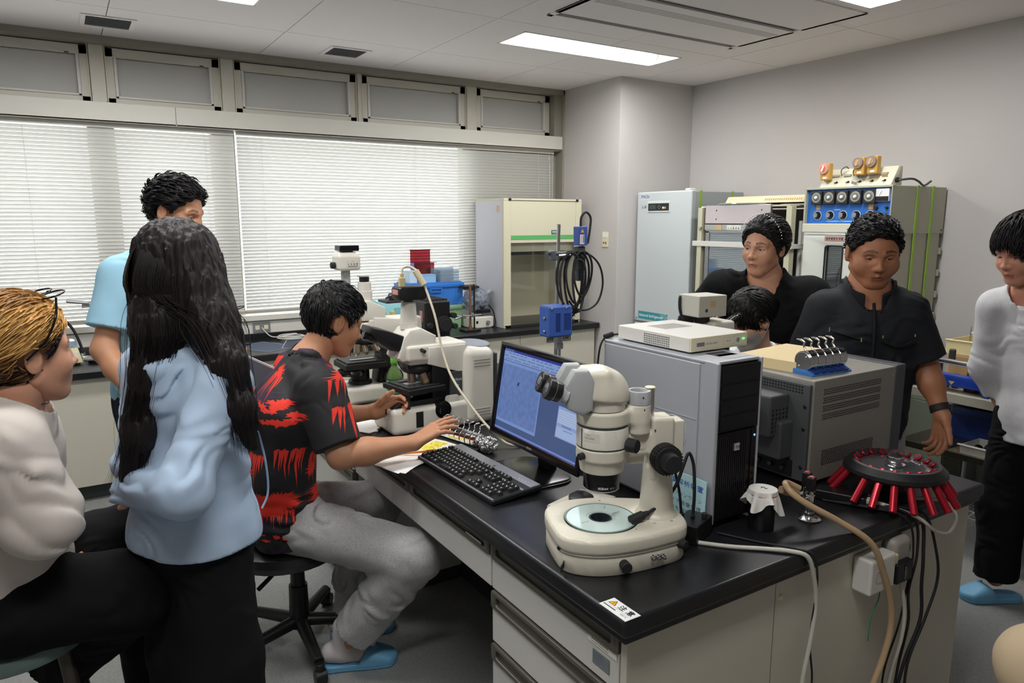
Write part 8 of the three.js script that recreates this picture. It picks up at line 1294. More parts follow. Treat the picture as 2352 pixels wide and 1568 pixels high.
// ---- seated at the upright microscope
{
  const seatC = [0.65, -2.56], chair = thing('swivel_stool', 'black swivel stool with five castors under the person at the microscope', 'stool', [seatC[0], 0, seatC[1]]);
  part('seat', lat([[0, 0.39], [0.17, 0.39], [0.2, 0.4], [0.21, 0.425], [0.2, 0.45], [0.17, 0.462], [0, 0.465]], -0.04, 0, 0.02, 40), mat(22, 22, 24, 0.35), chair);
  part('gas_spring', cy(0.014, 0.16, 0, 0.24, 0), M.steelD, chair); part('spring_cover', [cy(0.028, 0.1, 0, 0.2, 0, 0.026, 24), cy(0.038, 0.17, 0, 0.075, 0, 0.034, 24)], M.black, chair); part('lever', tube([[-0.05, 0.38, 0.05], [-0.12, 0.35, 0.1], [-0.17, 0.33, 0.13]], 0.008, 20), M.black, chair);
  for (let i = 0; i < 5; i++) { const a = 0.35 + i * TAU / 5, c = Math.cos(a), s = Math.sin(a); part('foot_arm', [cyl(V(0, 0.1, 0), V(c * 0.27, 0.075, s * 0.27), 0.026, 0.019, 14)], M.black, chair); const k = part('castor', cyl(V(c * 0.28 - s * 0.02, 0.026, s * 0.28 + c * 0.02), V(c * 0.28 + s * 0.02, 0.026, s * 0.28 - c * 0.02), 0.0255, 0.0255, 20), M.black, chair); part('castor_hood', cy(0.018, 0.03, c * 0.275, 0.045, s * 0.275), M.black, k); }
  const jersey = canvasTex(1024, 1024, (x, w, h) => {
    x.fillStyle = '#131114'; x.fillRect(0, 0, w, h); const R = '#e0301c', jag = (cx0, cy0, a, b, n, dir) => { x.beginPath(); for (let i = 0; i <= n; i++) { const t = i / n * TAU, k = i % 2 ? rr(0.72, 1.0) : rr(0.35, 0.65); x.lineTo(cx0 + a * Math.cos(t) * k * (1 + dir * Math.abs(Math.cos(t)) * rr(0, 0.8)), cy0 + b * Math.sin(t) * k); } x.fill(); };
    x.fillStyle = '#2a1830'; for (let i = 0; i < 26; i++) jag(rr(0, w), rr(0, h), rr(40, 150), rr(30, 120), 24, 0.3);
    const drip = (x0, y0, n, L) => { for (let i = 0; i < n; i++) { const a = x0 + i * 11 + rr(-4, 4), l = L * rr(0.3, 1); x.beginPath(); x.moveTo(a - rr(3, 8), y0 + rr(-10, 10)); x.lineTo(a + rr(3, 9), y0 + rr(-8, 8)); x.lineTo(a + rr(-3, 5), y0 + l); x.fill(); } };
    x.fillStyle = R;
    for (let k = 0; k < 4; k++) { const o = k * 256; jag(o + 200, 90, 60, 40, 40, 0.3); drip(o + 150, 100, 10, 120);  // four repeats round the body
      for (let i = 0; i < 16; i++) jag(o + 50 + rr(0, 110), 190 + rr(0, 110), rr(20, 38), rr(14, 26), 12, 0.2);
      drip(o + 175, 215, 7, 170); drip(o + 0, 430, 9, 210); drip(o + 130, 470, 9, 170); jag(o + 205, 560, 40, 50, 26, 0.2);
      for (let i = 0; i < 10; i++) jag(o + 110 + rr(-40, 50), 700 + rr(-60, 60), rr(50, 95), rr(22, 44), 46, 0.5);
      drip(o + 40, 740, 14, 120); for (let i = 0; i < 12; i++) jag(o + rr(0, 256), 880 + rr(-22, 26), rr(14, 30), rr(9, 16), 12, 0.3); jag(o + 20, 840, 34, 60, 30, 0);
    }
  });
  const sp = [[0.6, 0.55, -2.5], [0.585, 0.74, -2.49], [0.62, 0.95, -2.465], [0.7, 1.115, -2.46]];
  person({
    label: 'seated person in a red and black patterned shirt looking into the microscope', at: [0.65, -2.5], f: [1, 0.06],
    head: { c: [0.8, 1.25, -2.448], f: [1, 0.0], pitch: 0.36, skin: [186, 132, 98], s: 1.0, cell: 0.0028 }, neckR: 0.054,
    spine: sp, w: [0.165, 0.165, 0.185, 0.09], d: [0.125, 0.115, 0.115, 0.07],
    sh: [[0.685, 1.05, -2.285], [0.705, 1.05, -2.645]], el: [[0.715, 0.845, -2.185], [0.775, 0.855, -2.65]], wr: [[0.93, 0.876, -2.095], [0.952, 0.885, -2.5]], arm: 1,
    hands: [{ dir: [0.85, 0.42, 0.12], nrm: [0.1, -1, 0], side: [-0.2, 0, -1], curl: [0.12, 0.16, 0.24, 0.3], thumb: 0.25 }, { dir: [0.8, 0.3, 0.35], nrm: [0.2, -0.5, 0.8], side: [0, 1, 0.3], curl: [0.5, 0.6, 0.7, 0.8] }],
    hip: [[0.64, 0.54, -2.4], [0.64, 0.54, -2.6]], kn: [[0.925, 0.475, -2.1], [0.95, 0.52, -2.5]], an: [[0.745, 0.1, -2.32], [0.82, 0.12, -2.52]],
    hair: { thick: 0.013, line: shortLine(0.024, 0.034), nape: -0.06, tufts: 1600, len: 0.036, lift: 0.3, flow: spin, wid: 0.003 },
    shirt: { name: 'shirt', sleeve: [0.86], r: [0.08, 0.078], hem: -0.06, fold: 0.008, hole: [0.066, 0.02], mat: new THREE.MeshPhysicalMaterial({ map: jersey, roughness: 0.75, sheen: 0.15 }), cell: 0.0075,
      uv: (g) => { const p = g.attributes.position, uv = g.attributes.uv; for (let i = 0; i < p.count; i += 3) { let u0; for (let k = 0; k < 3; k++) { const x = p.getX(i + k), y = p.getY(i + k), z = p.getZ(i + k); let u = Math.atan2(z + 2.47, x - 0.62 - Math.max(0, y - 0.8) * 0.25) / TAU; if (k && u - u0 > 0.5) u -= 1; if (k && u0 - u > 0.5) u += 1; if (!k) u0 = u; uv.setXY(i + k, u + 0.5, 1 - (1.16 - y) / 0.72); } } jersey.wrapS = jersey.wrapT = THREE.RepeatWrapping; return g; } },
    trousers: { r: [0.1, 0.088, 0.082], to: 0.84, fold: 0.011, rise: 0.7, mat: new THREE.MeshPhysicalMaterial({ map: rep(heatherTex, 3), roughness: 0.95, sheen: 0.3 }) },
    finish: (t) => { const f = blend(0.02, cap([0.745, 0.16, -2.32], [0.735, 0.07, -2.325], 0.042, 0.038), cap([0.7, 0.062, -2.345], [0.83, 0.045, -2.3], 0.036, 0.034)), g = blend(0.02, cap([0.82, 0.18, -2.52], [0.81, 0.07, -2.52], 0.042, 0.038), cap([0.78, 0.06, -2.53], [0.9, 0.045, -2.5], 0.034, 0.032)); for (const q of [[f, [0.64, 0.01, -2.42, 0.9, 0.23, -2.23]], [g, [0.72, 0.01, -2.6, 0.97, 0.25, -2.44]]]) part('sock', netMesh(q[0], q[1], 0.006), cloth(206, 200, 198), t); },
  });
  slipper('light blue slipper on the nearer foot of the person at the microscope', [0.665, -2.358], [0.93, -2.265], M.slipper);
  slipper('light blue slipper on the farther foot of the person at the microscope', [0.755, -2.535], [1.01, -2.475], M.slipper);
}
// ---- standing with long hair, pale blue hooded jacket
{
  const f = [0.88, -0.47], strand = C3(24, 17, 18), hc = [0.262, 1.462, -1.975];
  person({
    label: 'standing person with very long black hair in a pale blue hooded jacket, seen from behind', at: [0.23, -1.94], f,
    head: { c: hc, f: [0.9, -0.43], pitch: 0.05, skin: [214, 168, 144] }, neckR: 0.045,
    spine: [[0.235, 0.8, -1.94], [0.235, 0.98, -1.94], [0.24, 1.14, -1.95], [0.25, 1.29, -1.96]], w: [0.165, 0.15, 0.165, 0.075], d: [0.14, 0.115, 0.11, 0.065],
    sh: [[0.305, 1.205, -1.82], [0.175, 1.215, -2.08]], el: [[0.19, 0.99, -1.715], [0.13, 0.95, -2.13]], wr: [[0.115, 0.95, -1.9], [0.13, 0.93, -1.98]], arm: 0.85,
    hands: [{ dir: [-0.3, -0.05, -1], nrm: [-0.8, 0, 0.4], side: [0, -1, 0], s: 0.8, curl: [1.4, 1.4, 1.4, 1.4] }, { dir: [0.3, -0.1, 1], nrm: [-0.8, 0, -0.4], side: [0, -1, 0], s: 0.8, curl: [1.4, 1.4, 1.4, 1.4] }],
    hip: [[0.26, 0.78, -1.89], [0.205, 0.78, -1.99]], kn: [[0.265, 0.45, -1.88], [0.21, 0.45, -2.01]], an: [[0.265, 0.06, -1.88], [0.21, 0.06, -2.03]],
    hair: { thick: 0.006, line: (x, y, z) => Math.max(0.85 * z - 0.5 * y - 0.035), nape: 0.0, tufts: 0, flow: spin, colour: () => strand },
    shirt: { name: 'jacket', sleeve: [2.35], r: [0.064, 0.06], hem: -0.02, fold: 0.009, flare: 1.1, mat: cloth(176, 198, 222, { roughness: 0.7 }), hole: [0.07, 0.02], cell: 0.0075,
      extra: blend(0.03, ell([0.225, 1.25, -1.93], [0.115, 0.04, 0.1], axes(...f)), ell([0.165, 1.185, -1.895], [0.085, 0.085, 0.04], axes(...f))), extraK: 0.018,
      detail: (t) => { part('pocket_edge', tube([[0.395, 1.06, -1.875], [0.408, 0.97, -1.868], [0.405, 0.89, -1.855], [0.385, 0.86, -1.84]], 0.003, 24, 6), cloth(150, 172, 200), t); part('drawcord_toggle', bx(0.02, 0.03, 0.004, 0.335, 1.285, -1.865, 0.002, 0.2, 0.6, 0.3), cloth(190, 208, 228), t); } },
    trousers: { r: [0.095, 0.105, 0.115], to: 0.98, k: 0.06, fold: 0.008, rise: 0.4, mat: cloth(24, 24, 26) },
    finish: (t, { loc }) => {
      const list = [], P = (q) => V(...q), L0 = [[0.192, 1.36, -1.925], [0.165, 1.23, -1.905], [0.131, 1.1, -1.9], [0.098, 0.98, -1.915]], R0 = [[0.298, 1.36, -1.875], [0.318, 1.26, -1.8], [0.332, 1.16, -1.755], [0.347, 1.07, -1.73]];
      const core = []; for (const C of [L0, R0]) { const rr_ = C === L0 ? [0.06, 0.05, 0.042, 0.026] : [0.058, 0.042, 0.03, 0.014]; core.push(cap(loc([C === L0 ? 0.02 : -0.02, 0.045, -0.022]), C[0], 0.094, rr_[0] * 1.1)); for (let i = 0; i < 3; i++) core.push(cap(C[i], C[i + 1], rr_[i], rr_[i + 1])); }
      const cf = blend(0.035, ...core), lockF = (x, y, z) => cf(x, y, z) + 0.004 * N3(x * 40, y * 4, z * 40) + 0.002 * N3(x * 100, y * 6, z * 100);
      const hairGeo = [netMesh(lockF, [-0.02, 0.9, -2.08, 0.5, 1.62, -1.66], 0.005, () => strand, 1.8)];
      for (let i = 0; i < 1500; i++) {
        const left = rnd() < 0.5, C = left ? L0 : R0, a = rr(0, TAU), q = rr(0.85, 1.06), e = i % 14 === 0 ? rr(1.1, 1.5) : 1, u = rr(-0.9, 0.9) * Math.PI * 0.5;
        const s0 = loc([0.008 * (left ? 1 : -1) * rnd(), 0.139, -0.02 - rnd() * 0.04]), th = rr(0.1, 1.0) * (left ? 1 : -1), s1 = loc([0.062 * Math.sin(th * 1.5), 0.118, -0.03 - 0.05 * Math.cos(th * 1.5)]), s2 = loc([0.097 * Math.sin(th * 1.5), 0.045, -0.016 - 0.116 * Math.cos(th * 1.5)]), s3 = loc([0.1 * Math.sin(th * 1.5), -0.04, -0.03 - 0.11 * Math.cos(th * 1.5)]);
        const lr = left ? [0.06, 0.051, 0.044, 0.03] : [0.058, 0.043, 0.032, 0.018], off = (c, r) => add3(c, [Math.cos(a) * r * q * e, 0, Math.sin(a) * r * q * e]), stop = rr(0.4, 1.12), ctrl = [P(s0), P(s1), P(s2), P(s3), P(off(C[0], lr[0])), P(off(C[1], lr[1])), P(off(C[2], lr[2])), P(off(add3(C[3], [rr(-0.03, 0.03) * e, -0.02 * stop, rr(-0.03, 0.03)]), lr[3] * e))];
        const n = stop < 0.8 ? 7 : 8; list.push({ pts: curve(ctrl.slice(0, n)).getPoints(26), r: rr(0.0007, 0.0015), c: strand.clone().multiplyScalar(rr(0.6, 1.25)) });
      }
      hairGeo.push(locks(list)); part('long_hair', mergeGeometries(hairGeo.map(fix)), HAIR, t);
    },
  });
  slipper('light blue slipper just under the long black trousers', [0.22, -1.88], [0.42, -1.98], M.slipper);
}
// ---- standing behind in a light blue polo shirt
person({
  label: 'standing person in a light blue polo shirt in front of the window', at: [0.33, -3.16], f: [0.5, 0.85],
  head: { c: [0.4, 1.63, -3.1], f: [0.75, 0.6], pitch: 0.28, skin: [196, 142, 108], s: 1.03, eye: 0.0016, cell: 0.0025 },
  spine: [[0.3, 0.92, -3.2], [0.3, 1.12, -3.2], [0.31, 1.32, -3.18], [0.335, 1.49, -3.15]], w: [0.18, 0.175, 0.195, 0.09], d: [0.13, 0.125, 0.125, 0.07],
  sh: [[0.185, 1.395, -3.12], [0.47, 1.39, -3.24]], el: [[0.105, 1.12, -3.06], [0.54, 1.15, -3.06]], wr: [[0.2, 0.94, -2.92], [0.525, 1.14, -2.78]],
  hands: [{ nrm: [0.6, 0, -0.5], side: [0.3, 0.8, 0], curl: [0.5, 0.55, 0.6, 0.65] }, { dir: [0.1, -0.35, 0.9], nrm: [-0.9, 0, 0], side: [0, 0.9, 0.3], curl: [0.5, 0.6, 0.65, 0.7] }],
  hip: [[0.22, 0.88, -3.15], [0.39, 0.88, -3.24]], kn: [[0.23, 0.48, -3.12], [0.41, 0.48, -3.2]], an: [[0.23, 0.08, -3.16], [0.41, 0.08, -3.24]],
  hair: { thick: 0.016, line: shortLine(0.018, 0.03), nape: -0.06, tufts: 1500, len: 0.045, lift: 0.5, flow: (x, y, z) => [x * 3, 0.3, 1], fall: 0.05 },
  shirt: { name: 'polo_shirt', sleeve: [0.72], r: [0.07, 0.082], hem: -0.06, fold: 0.005, mat: cloth(158, 204, 226), hole: [0.075, 0.015] },
  trousers: { mat: cloth(40, 44, 54), r: [0.1, 0.08, 0.07] },
});
{
  const t = thing('photo_sheet', 'grey photographic sheet with white border held by the polo shirt wearer', 'photograph', [0.545, 1.05, -2.68], -0.5);
  part('sheet', bx(0.16, 0.11, 0.002, 0.02, 0.0, 0, 0, 0.25, 0, -0.5), M.white, t); part('print', bx(0.145, 0.095, 0.003, 0.02, 0, 0, 0, 0.25, 0, -0.5), mat(120, 126, 136, 0.3), t);
}
// ---- seated at the left edge, bleached hair
{
  const bl = C3(200, 154, 88), dk = C3(26, 19, 17), md = C3(122, 82, 46), tmp = new THREE.Color();
  const st = thing('round_stool', 'green topped stool with dark metal legs at the lower left corner', 'stool', [-0.19, 0, -2.06]);
  part('seat', lat([[0, 0.555], [0.165, 0.555], [0.18, 0.562], [0.185, 0.58], [0.18, 0.598], [0.165, 0.603], [0, 0.605]], 0, 0, 0, 40), mat(92, 112, 108, 0.35), st);
  for (const [x, z] of [[0.13, 0.13], [0.13, -0.13], [-0.13, 0.13], [-0.13, -0.13]]) part('leg', cyl(V(x * 0.85, 0.556, z * 0.85), V(x * 1.3, 0.0, z * 1.3), 0.017, 0.015, 14), mat(70, 66, 60, 0.4, 0.5), st);
  part('foot_ring', fix(new THREE.TorusGeometry(0.2, 0.009, 8, 40).rotateX(Math.PI / 2).translate(0, 0.28, 0)), mat(70, 66, 60, 0.4, 0.5), st);
  person({
    label: 'seated person with bleached hair and pushed-up glasses at the left edge', at: [-0.15, -2.05], f: [1, 0.02],
    head: { c: [-0.09, 1.298, -1.96], f: [0.93, -0.36], pitch: 0.0, skin: [204, 150, 122], s: 1.0 }, neckR: 0.056,
    spine: [[-0.19, 0.72, -2.05], [-0.2, 0.88, -2.04], [-0.175, 1.06, -2.01], [-0.13, 1.2, -1.985]], w: [0.18, 0.18, 0.2, 0.1], d: [0.15, 0.14, 0.14, 0.08],
    sh: [[-0.14, 1.12, -1.83], [-0.16, 1.12, -2.18]], el: [[-0.09, 0.95, -1.815], [-0.13, 0.86, -2.12]], wr: [[-0.06, 0.83, -2.03], [-0.03, 0.76, -2.13]], arm: 1.0,
    hands: [{ dir: [0.4, -0.3, -1], nrm: [-0.5, -0.6, 0], side: [0.2, 1, 0], curl: [0.5, 0.5, 0.6, 0.7] }, { dir: [0.45, -0.85, 0.3], nrm: [-0.6, -0.4, 0.2], side: [0, 0.3, 1], curl: [0.5, 0.55, 0.6, 0.6] }],
    hip: [[-0.16, 0.7, -1.95], [-0.16, 0.7, -2.16]], kn: [[0.085, 0.665, -1.955], [0.11, 0.71, -2.19]], an: [[-0.1, 0.41, -2.17], [0.15, 0.12, -2.24]],
    hair: { thick: 0.017, nape: -0.075, shift: [0, 0.004, -0.004], line: (x, y, z) => Math.max(0.83 * z - 0.55 * y - 0.024, earCut(x, y, z, 0.03)), tufts: 2200, len: 0.06, lift: 0.18, wid: 0.0026, flow: (x, y, z) => [x * 2, -0.35, -0.9],
      colour: (x, y, z) => { const n = N3(x * 90, y * 30, z * 14) * 0.5, v = y + n * 0.05 - (z > 0.02 && y < 0.05 ? 0.08 : 0); return tmp.copy(dk).lerp(md, sstep(-0.05, 0.0, v)).lerp(bl, sstep(0.0, 0.05, v) * (y > 0.118 ? 0.35 : 1)); } },
    shirt: { name: 't_shirt', sleeve: [1.06], r: [0.086, 0.08], hem: -0.06, fold: 0.009, mat: cloth(206, 198, 190), hole: [0.074, 0.02] },
    trousers: { r: [0.115, 0.1, 0.09], to: 0.98, fold: 0.01, rise: 0.6, mat: cloth(20, 20, 22) },
    finish: (t, { loc }) => { const P = (q) => V(...q); part('necklace', tube(Array.from({ length: 14 }, (_, i) => { const a = i / 14 * TAU; return P([-0.13 + 0.075 * Math.cos(a), 1.205 - 0.03 * Math.cos(a), -1.985 + 0.075 * Math.sin(a)]); }), 0.0016, 60, 6, true), M.steelD, t); },
  });
  const H = axes(0.93, -0.36, 0.0), hc = [-0.09, 1.298, -1.96], loc = (a, b, c) => V(...add3(add3(add3(hc, H[0], a), H[1], b), H[2], c));
  const g = thing('eyeglasses', 'dark framed eyeglasses pushed up onto the bleached hair', 'glasses', [0, 0, 0]);
  for (const s of [-1, 1]) { part('rim', tube(Array.from({ length: 12 }, (_, i) => { const a = i / 12 * TAU; return loc(s * 0.036 + 0.03 * Math.cos(a), 0.135 + 0.008 * Math.sin(a), 0.055 + 0.024 * Math.sin(a) * 1.0); }), 0.0022, 50, 6, true), M.blackGloss, g); part('temple_arm', tube([loc(s * 0.07, 0.13, 0.05), loc(s * 0.096, 0.09, 0.035), loc(s * 0.099, 0.04, 0.01), loc(s * 0.093, 0.0, -0.03)], 0.0026, 24, 6), M.blackGloss, g); }
  part('bridge', tube([loc(-0.008, 0.137, 0.06), loc(0, 0.14, 0.062), loc(0.008, 0.137, 0.06)], 0.002, 8, 6), M.blackGloss, g); rebase(g, -0.05, 1.45, -1.95);
  slipper('blue slipper hooked on the stool foot ring at the lower left', [-0.27, -2.25], [-0.03, -2.23], M.slipper, 0, 0.36).rotation.z = -0.65;
}
// ---- masked person at the third microscope
{
  const H0 = { c: [2.392, 1.195, -1.955], f: [-0.93, -0.2], pitch: 0.42, skin: [216, 168, 140], s: 0.97, eye: 0.002, cell: 0.0026 };
  person({
    label: 'masked person with dark fringe bent over the microscope behind the computer tower', at: [2.6, -2.03], f: [-0.95, 0.25], head: H0, neckR: 0.045,
    spine: [[2.64, 0.55, -2.04], [2.63, 0.72, -2.04], [2.58, 0.9, -2.02], [2.49, 1.05, -1.99]], w: [0.16, 0.15, 0.17, 0.075], d: [0.12, 0.11, 0.11, 0.06],
    sh: [[2.5, 0.985, -2.16], [2.55, 0.985, -1.83]], el: [[2.47, 0.86, -2.2], [2.47, 0.86, -1.78]], wr: [[2.26, 0.85, -2.05], [2.26, 0.85, -1.85]],
    hands: [{ nrm: [0, -1, 0], side: [0, 0, 1] }, { nrm: [0, -1, 0], side: [0, 0, -1] }],
    hip: [[2.58, 0.53, -2.12], [2.6, 0.53, -1.95]], kn: [[2.45, 0.5, -2.16], [2.47, 0.5, -1.94]], an: [[2.5, 0.09, -2.16], [2.5, 0.09, -1.94]],
    hair: { thick: 0.013, fringe: 0.02, nape: -0.06, tufts: 1500, len: 0.06, lift: 0.08, fall: 0.25, wid: 0.0024, line: (x, y, z) => Math.max(0.75 * z - 0.62 * y - 0.035, earCut(x, y, z, 0.03)), flow: (x, y, z) => [x * 5, -0.7, z > 0.02 ? 0.5 : -0.5], more: [ell([0, 0.02, -0.115], [0.035, 0.04, 0.035])] },
    shirt: { name: 't_shirt', sleeve: [0.8], r: [0.066, 0.07], hem: -0.05, mat: cloth(222, 230, 232), hole: [0.06, 0.012], cell: 0.009 }, trousers: { mat: cloth(60, 66, 84), r: [0.095, 0.075, 0.065], cell: 0.012 },
    finish: (t, { hm }) => {
      const hf = headField(H0), f = (x, y, z) => { const d = hf(x, y, z); let m = Math.abs(d - 0.0045) - 0.0016; m = smax(m, y + 0.018 - Math.max(0, 0.035 - Math.abs(x)) * 0.35 + (0.09 - z) * 0.25, 0.002); m = smax(m, -0.112 - y, 0.002); return smax(m, 0.022 - z + (y + 0.06) * 0.35, 0.002); };
      part('face_mask', netMesh(f, [-0.09, -0.13, 0.0, 0.09, 0.02, 0.13], 0.0022, null, 1.6).applyMatrix4(hm), cloth(176, 176, 172), t);
      for (const s of [-1, 1]) part('ear_loop', tube([[s * 0.066, -0.035, 0.032], [s * 0.078, -0.005, 0.0], [s * 0.084, 0.02, -0.018], [s * 0.082, -0.02, -0.026], [s * 0.07, -0.07, 0.02]], 0.0018, 30, 6).applyMatrix4(hm), cloth(190, 190, 186), t);
    },
  });
  const s = thing('low_stool', 'stool under the masked person, hidden behind the bench', 'stool', [2.66, 0, -2.04]); part('seat', lat([[0, 0.4], [0.16, 0.4], [0.17, 0.42], [0.16, 0.44], [0, 0.44]], 0, 0, 0, 32), M.black, s); parts('leg', [[0.11, 0.11], [0.11, -0.11], [-0.11, 0.11], [-0.11, -0.11]].map(([x, z]) => cyl(V(x, 0.4, z), V(x * 1.3, 0, z * 1.3), 0.012)), M.steelD, s);
}
// ---- smiling person in a black T-shirt with a hair band
person({
  label: 'standing person in a loose black T-shirt with a beaded hair band, hand on hip', at: [2.83, -2.25], f: [-0.82, 0.5],
  head: { c: [2.755, 1.478, -2.195], f: [-0.95, 0.12], pitch: 0.1, roll: -0.06, skin: [206, 152, 122], s: 1.06, eye: 0.0036, gaze: -0.003, cell: 0.0024 }, neckR: 0.055,
  spine: [[2.85, 0.82, -2.27], [2.85, 1.0, -2.26], [2.83, 1.17, -2.24], [2.79, 1.335, -2.21]], w: [0.19, 0.19, 0.215, 0.1], d: [0.145, 0.14, 0.135, 0.075],
  sh: [[2.69, 1.275, -2.37], [2.92, 1.255, -2.06]], el: [[2.68, 1.09, -2.52], [2.965, 1.045, -1.95]], wr: [[2.78, 0.96, -2.4], [2.78, 1.0, -2.02]],
  hands: [{ nrm: [0.6, 0, 0.6], side: [-0.4, 0, 0.6], curl: [0.4, 0.4, 0.5, 0.5] }, { nrm: [0.5, 0, -0.6], side: [0, 1, 0], curl: [0.4, 0.4, 0.5, 0.5] }],
  hip: [[2.78, 0.8, -2.32], [2.91, 0.8, -2.2]], kn: [[2.77, 0.45, -2.31], [2.91, 0.45, -2.18]], an: [[2.79, 0.06, -2.34], [2.93, 0.06, -2.2]],
  hair: { thick: 0.017, line: (x, y, z) => Math.max(0.83 * z - 0.55 * y - 0.02, earCut(x, y, z, 0.022)), nape: -0.075, tufts: 1400, len: 0.055, lift: 0.06, flow: (x, y, z) => [x * 3, 0, -1], fall: 0.1 },
  shirt: { name: 't_shirt', sleeve: [0.95], r: [0.098, 0.1], hem: -0.06, fold: 0.009, mat: cloth(17, 18, 20), hole: [0.078, 0.035], vee: 0.95 }, trousers: { mat: cloth(36, 38, 44), r: [0.1, 0.085, 0.075], cell: 0.012 },
  finish: (t, { hm }) => part('hair_band', Array.from({ length: 26 }, (_, i) => { const a = (i / 25 - 0.5) * 2.9; return sph(0.0026, 0.0985 * Math.sin(a), 0.036 + 0.112 * Math.cos(a), 0.028 + 0.012 * Math.cos(a), 1, 1, 1, 8); }).map((g) => g.applyMatrix4(hm)), M.chrome, t),
});
// ---- person in a dark grey work shirt
person({
  label: 'standing person in a dark grey zipped work shirt wearing a black wristwatch', at: [2.7, -1.63], f: [-0.7, 0.7],
  head: { c: [2.655, 1.478, -1.605], f: [-0.68, 0.73], pitch: 0.26, skin: [172, 116, 84], s: 1.08, wide: 1.07, jaw: 1.12, cheek: 0.004, eye: 0.0012, lip: [150, 80, 70], cell: 0.0024 }, neckR: 0.066,
  spine: [[2.7, 0.85, -1.66], [2.7, 1.02, -1.65], [2.69, 1.17, -1.64], [2.68, 1.325, -1.63]], w: [0.185, 0.19, 0.2, 0.1], d: [0.16, 0.155, 0.15, 0.085],
  sh: [[2.57, 1.25, -1.735], [2.77, 1.255, -1.52]], el: [[2.525, 1.03, -1.785], [2.825, 1.035, -1.455]], wr: [[2.45, 0.9, -1.64], [2.79, 0.87, -1.36]], arm: 1.02,
  hands: [{ nrm: [0.4, -0.8, 0], side: [0.6, 0, 0.4] }, { dir: [-0.22, -0.9, 0.12], nrm: [-0.8, -0.1, -0.3], side: [-0.3, 0, 0.9], curl: [0.35, 0.42, 0.5, 0.55], s: 1.05 }],
  hip: [[2.62, 0.83, -1.71], [2.78, 0.83, -1.61]], kn: [[2.62, 0.45, -1.69], [2.79, 0.45, -1.59]], an: [[2.64, 0.06, -1.72], [2.8, 0.06, -1.62]],
  hair: { thick: 0.012, line: shortLine(0.018, 0.034), nape: -0.06, tufts: 1500, len: 0.026, lift: 0.7, flow: (x, y, z) => [x * 2 + 0.3, 0.4, 1], fall: 0.02, wid: 0.0034 },
  shirt: { name: 'work_shirt', sleeve: [0.86], r: [0.076, 0.082], hem: -0.1, fold: 0.0085, mat: cloth(38, 40, 44, { roughness: 0.75 }), hole: [0.078, 0.012], vee: 1.0,
    detail: (t, sm, { L, F, nk }) => {
      const at = (l, y, f) => V(...add3(add3([2.69, y, -1.64], L, l), F, f)), C = cloth(34, 36, 40);
      part('collar', netMesh((x, y, z) => { const px = x - nk[0], pz = z - nk[2], py = y - nk[1], fw = px * F[0] + pz * F[2], lt = Math.abs(px * L[0] + pz * L[2]), r = Math.hypot(px, pz), yy = py - 0.012 + Math.max(0, fw) * 0.55; let d = Math.max(Math.abs(r - 0.094 - Math.max(0, -yy) * 0.3) - 0.006, Math.abs(yy) - 0.034); return smax(d, fw > 0.03 ? 0.03 - lt : -1, 0.004); }, boxOf([nk], 0.16), 0.005, null, 2), C, t);
      part('zip_pocket', tube([at(-0.155, 1.185, 0.142), at(-0.11, 1.172, 0.152), at(-0.05, 1.155, 0.157)], 0.003, 24, 6), M.dark, t);
      parts('lime_bartack', [bx(0.003, 0.016, 0.003, ...at(-0.157, 1.188, 0.146).toArray(), 0, 0, 0.5), bx(0.003, 0.016, 0.003, ...at(-0.045, 1.154, 0.162).toArray(), 0, 0, 0.5), bx(0.003, 0.01, 0.003, ...at(0.03, 1.168, 0.16).toArray(), 0, 0, 0.5), bx(0.003, 0.01, 0.003, ...at(0.145, 1.175, 0.143).toArray(), 0, 0, 0.5)], mat(150, 190, 80, 0.6), t);
      part('pocket_flap', tube([at(0.025, 1.15, 0.16), at(0.085, 1.132, 0.157), at(0.15, 1.158, 0.142)], 0.0028, 20, 6), C, t);
      part('front_placket', tube([at(0.0, 1.29, 0.115), at(0, 1.2, 0.156), at(0, 1.08, 0.162), at(0.0, 0.95, 0.165), at(0, 0.8, 0.165)], 0.006, 40, 6), C, t);
    } },
  trousers: { mat: cloth(172, 172, 176), r: [0.11, 0.095, 0.085] },
  finish: (t) => { const a = [2.795, 0.895, -1.374], d = nrm3([-0.035, -0.165, 0.095]), q = new THREE.Quaternion().setFromUnitVectors(UP, V(...d)); part('watch_strap', fix(new THREE.CylinderGeometry(0.036, 0.034, 0.024, 28, 1, false).applyQuaternion(q).translate(...a)), M.rubber, t); part('watch_case', bx(0.02, 0.03, 0.03, a[0] + 0.034, a[1], a[2] + 0.012, 0.006), M.blackGloss, t); },
});
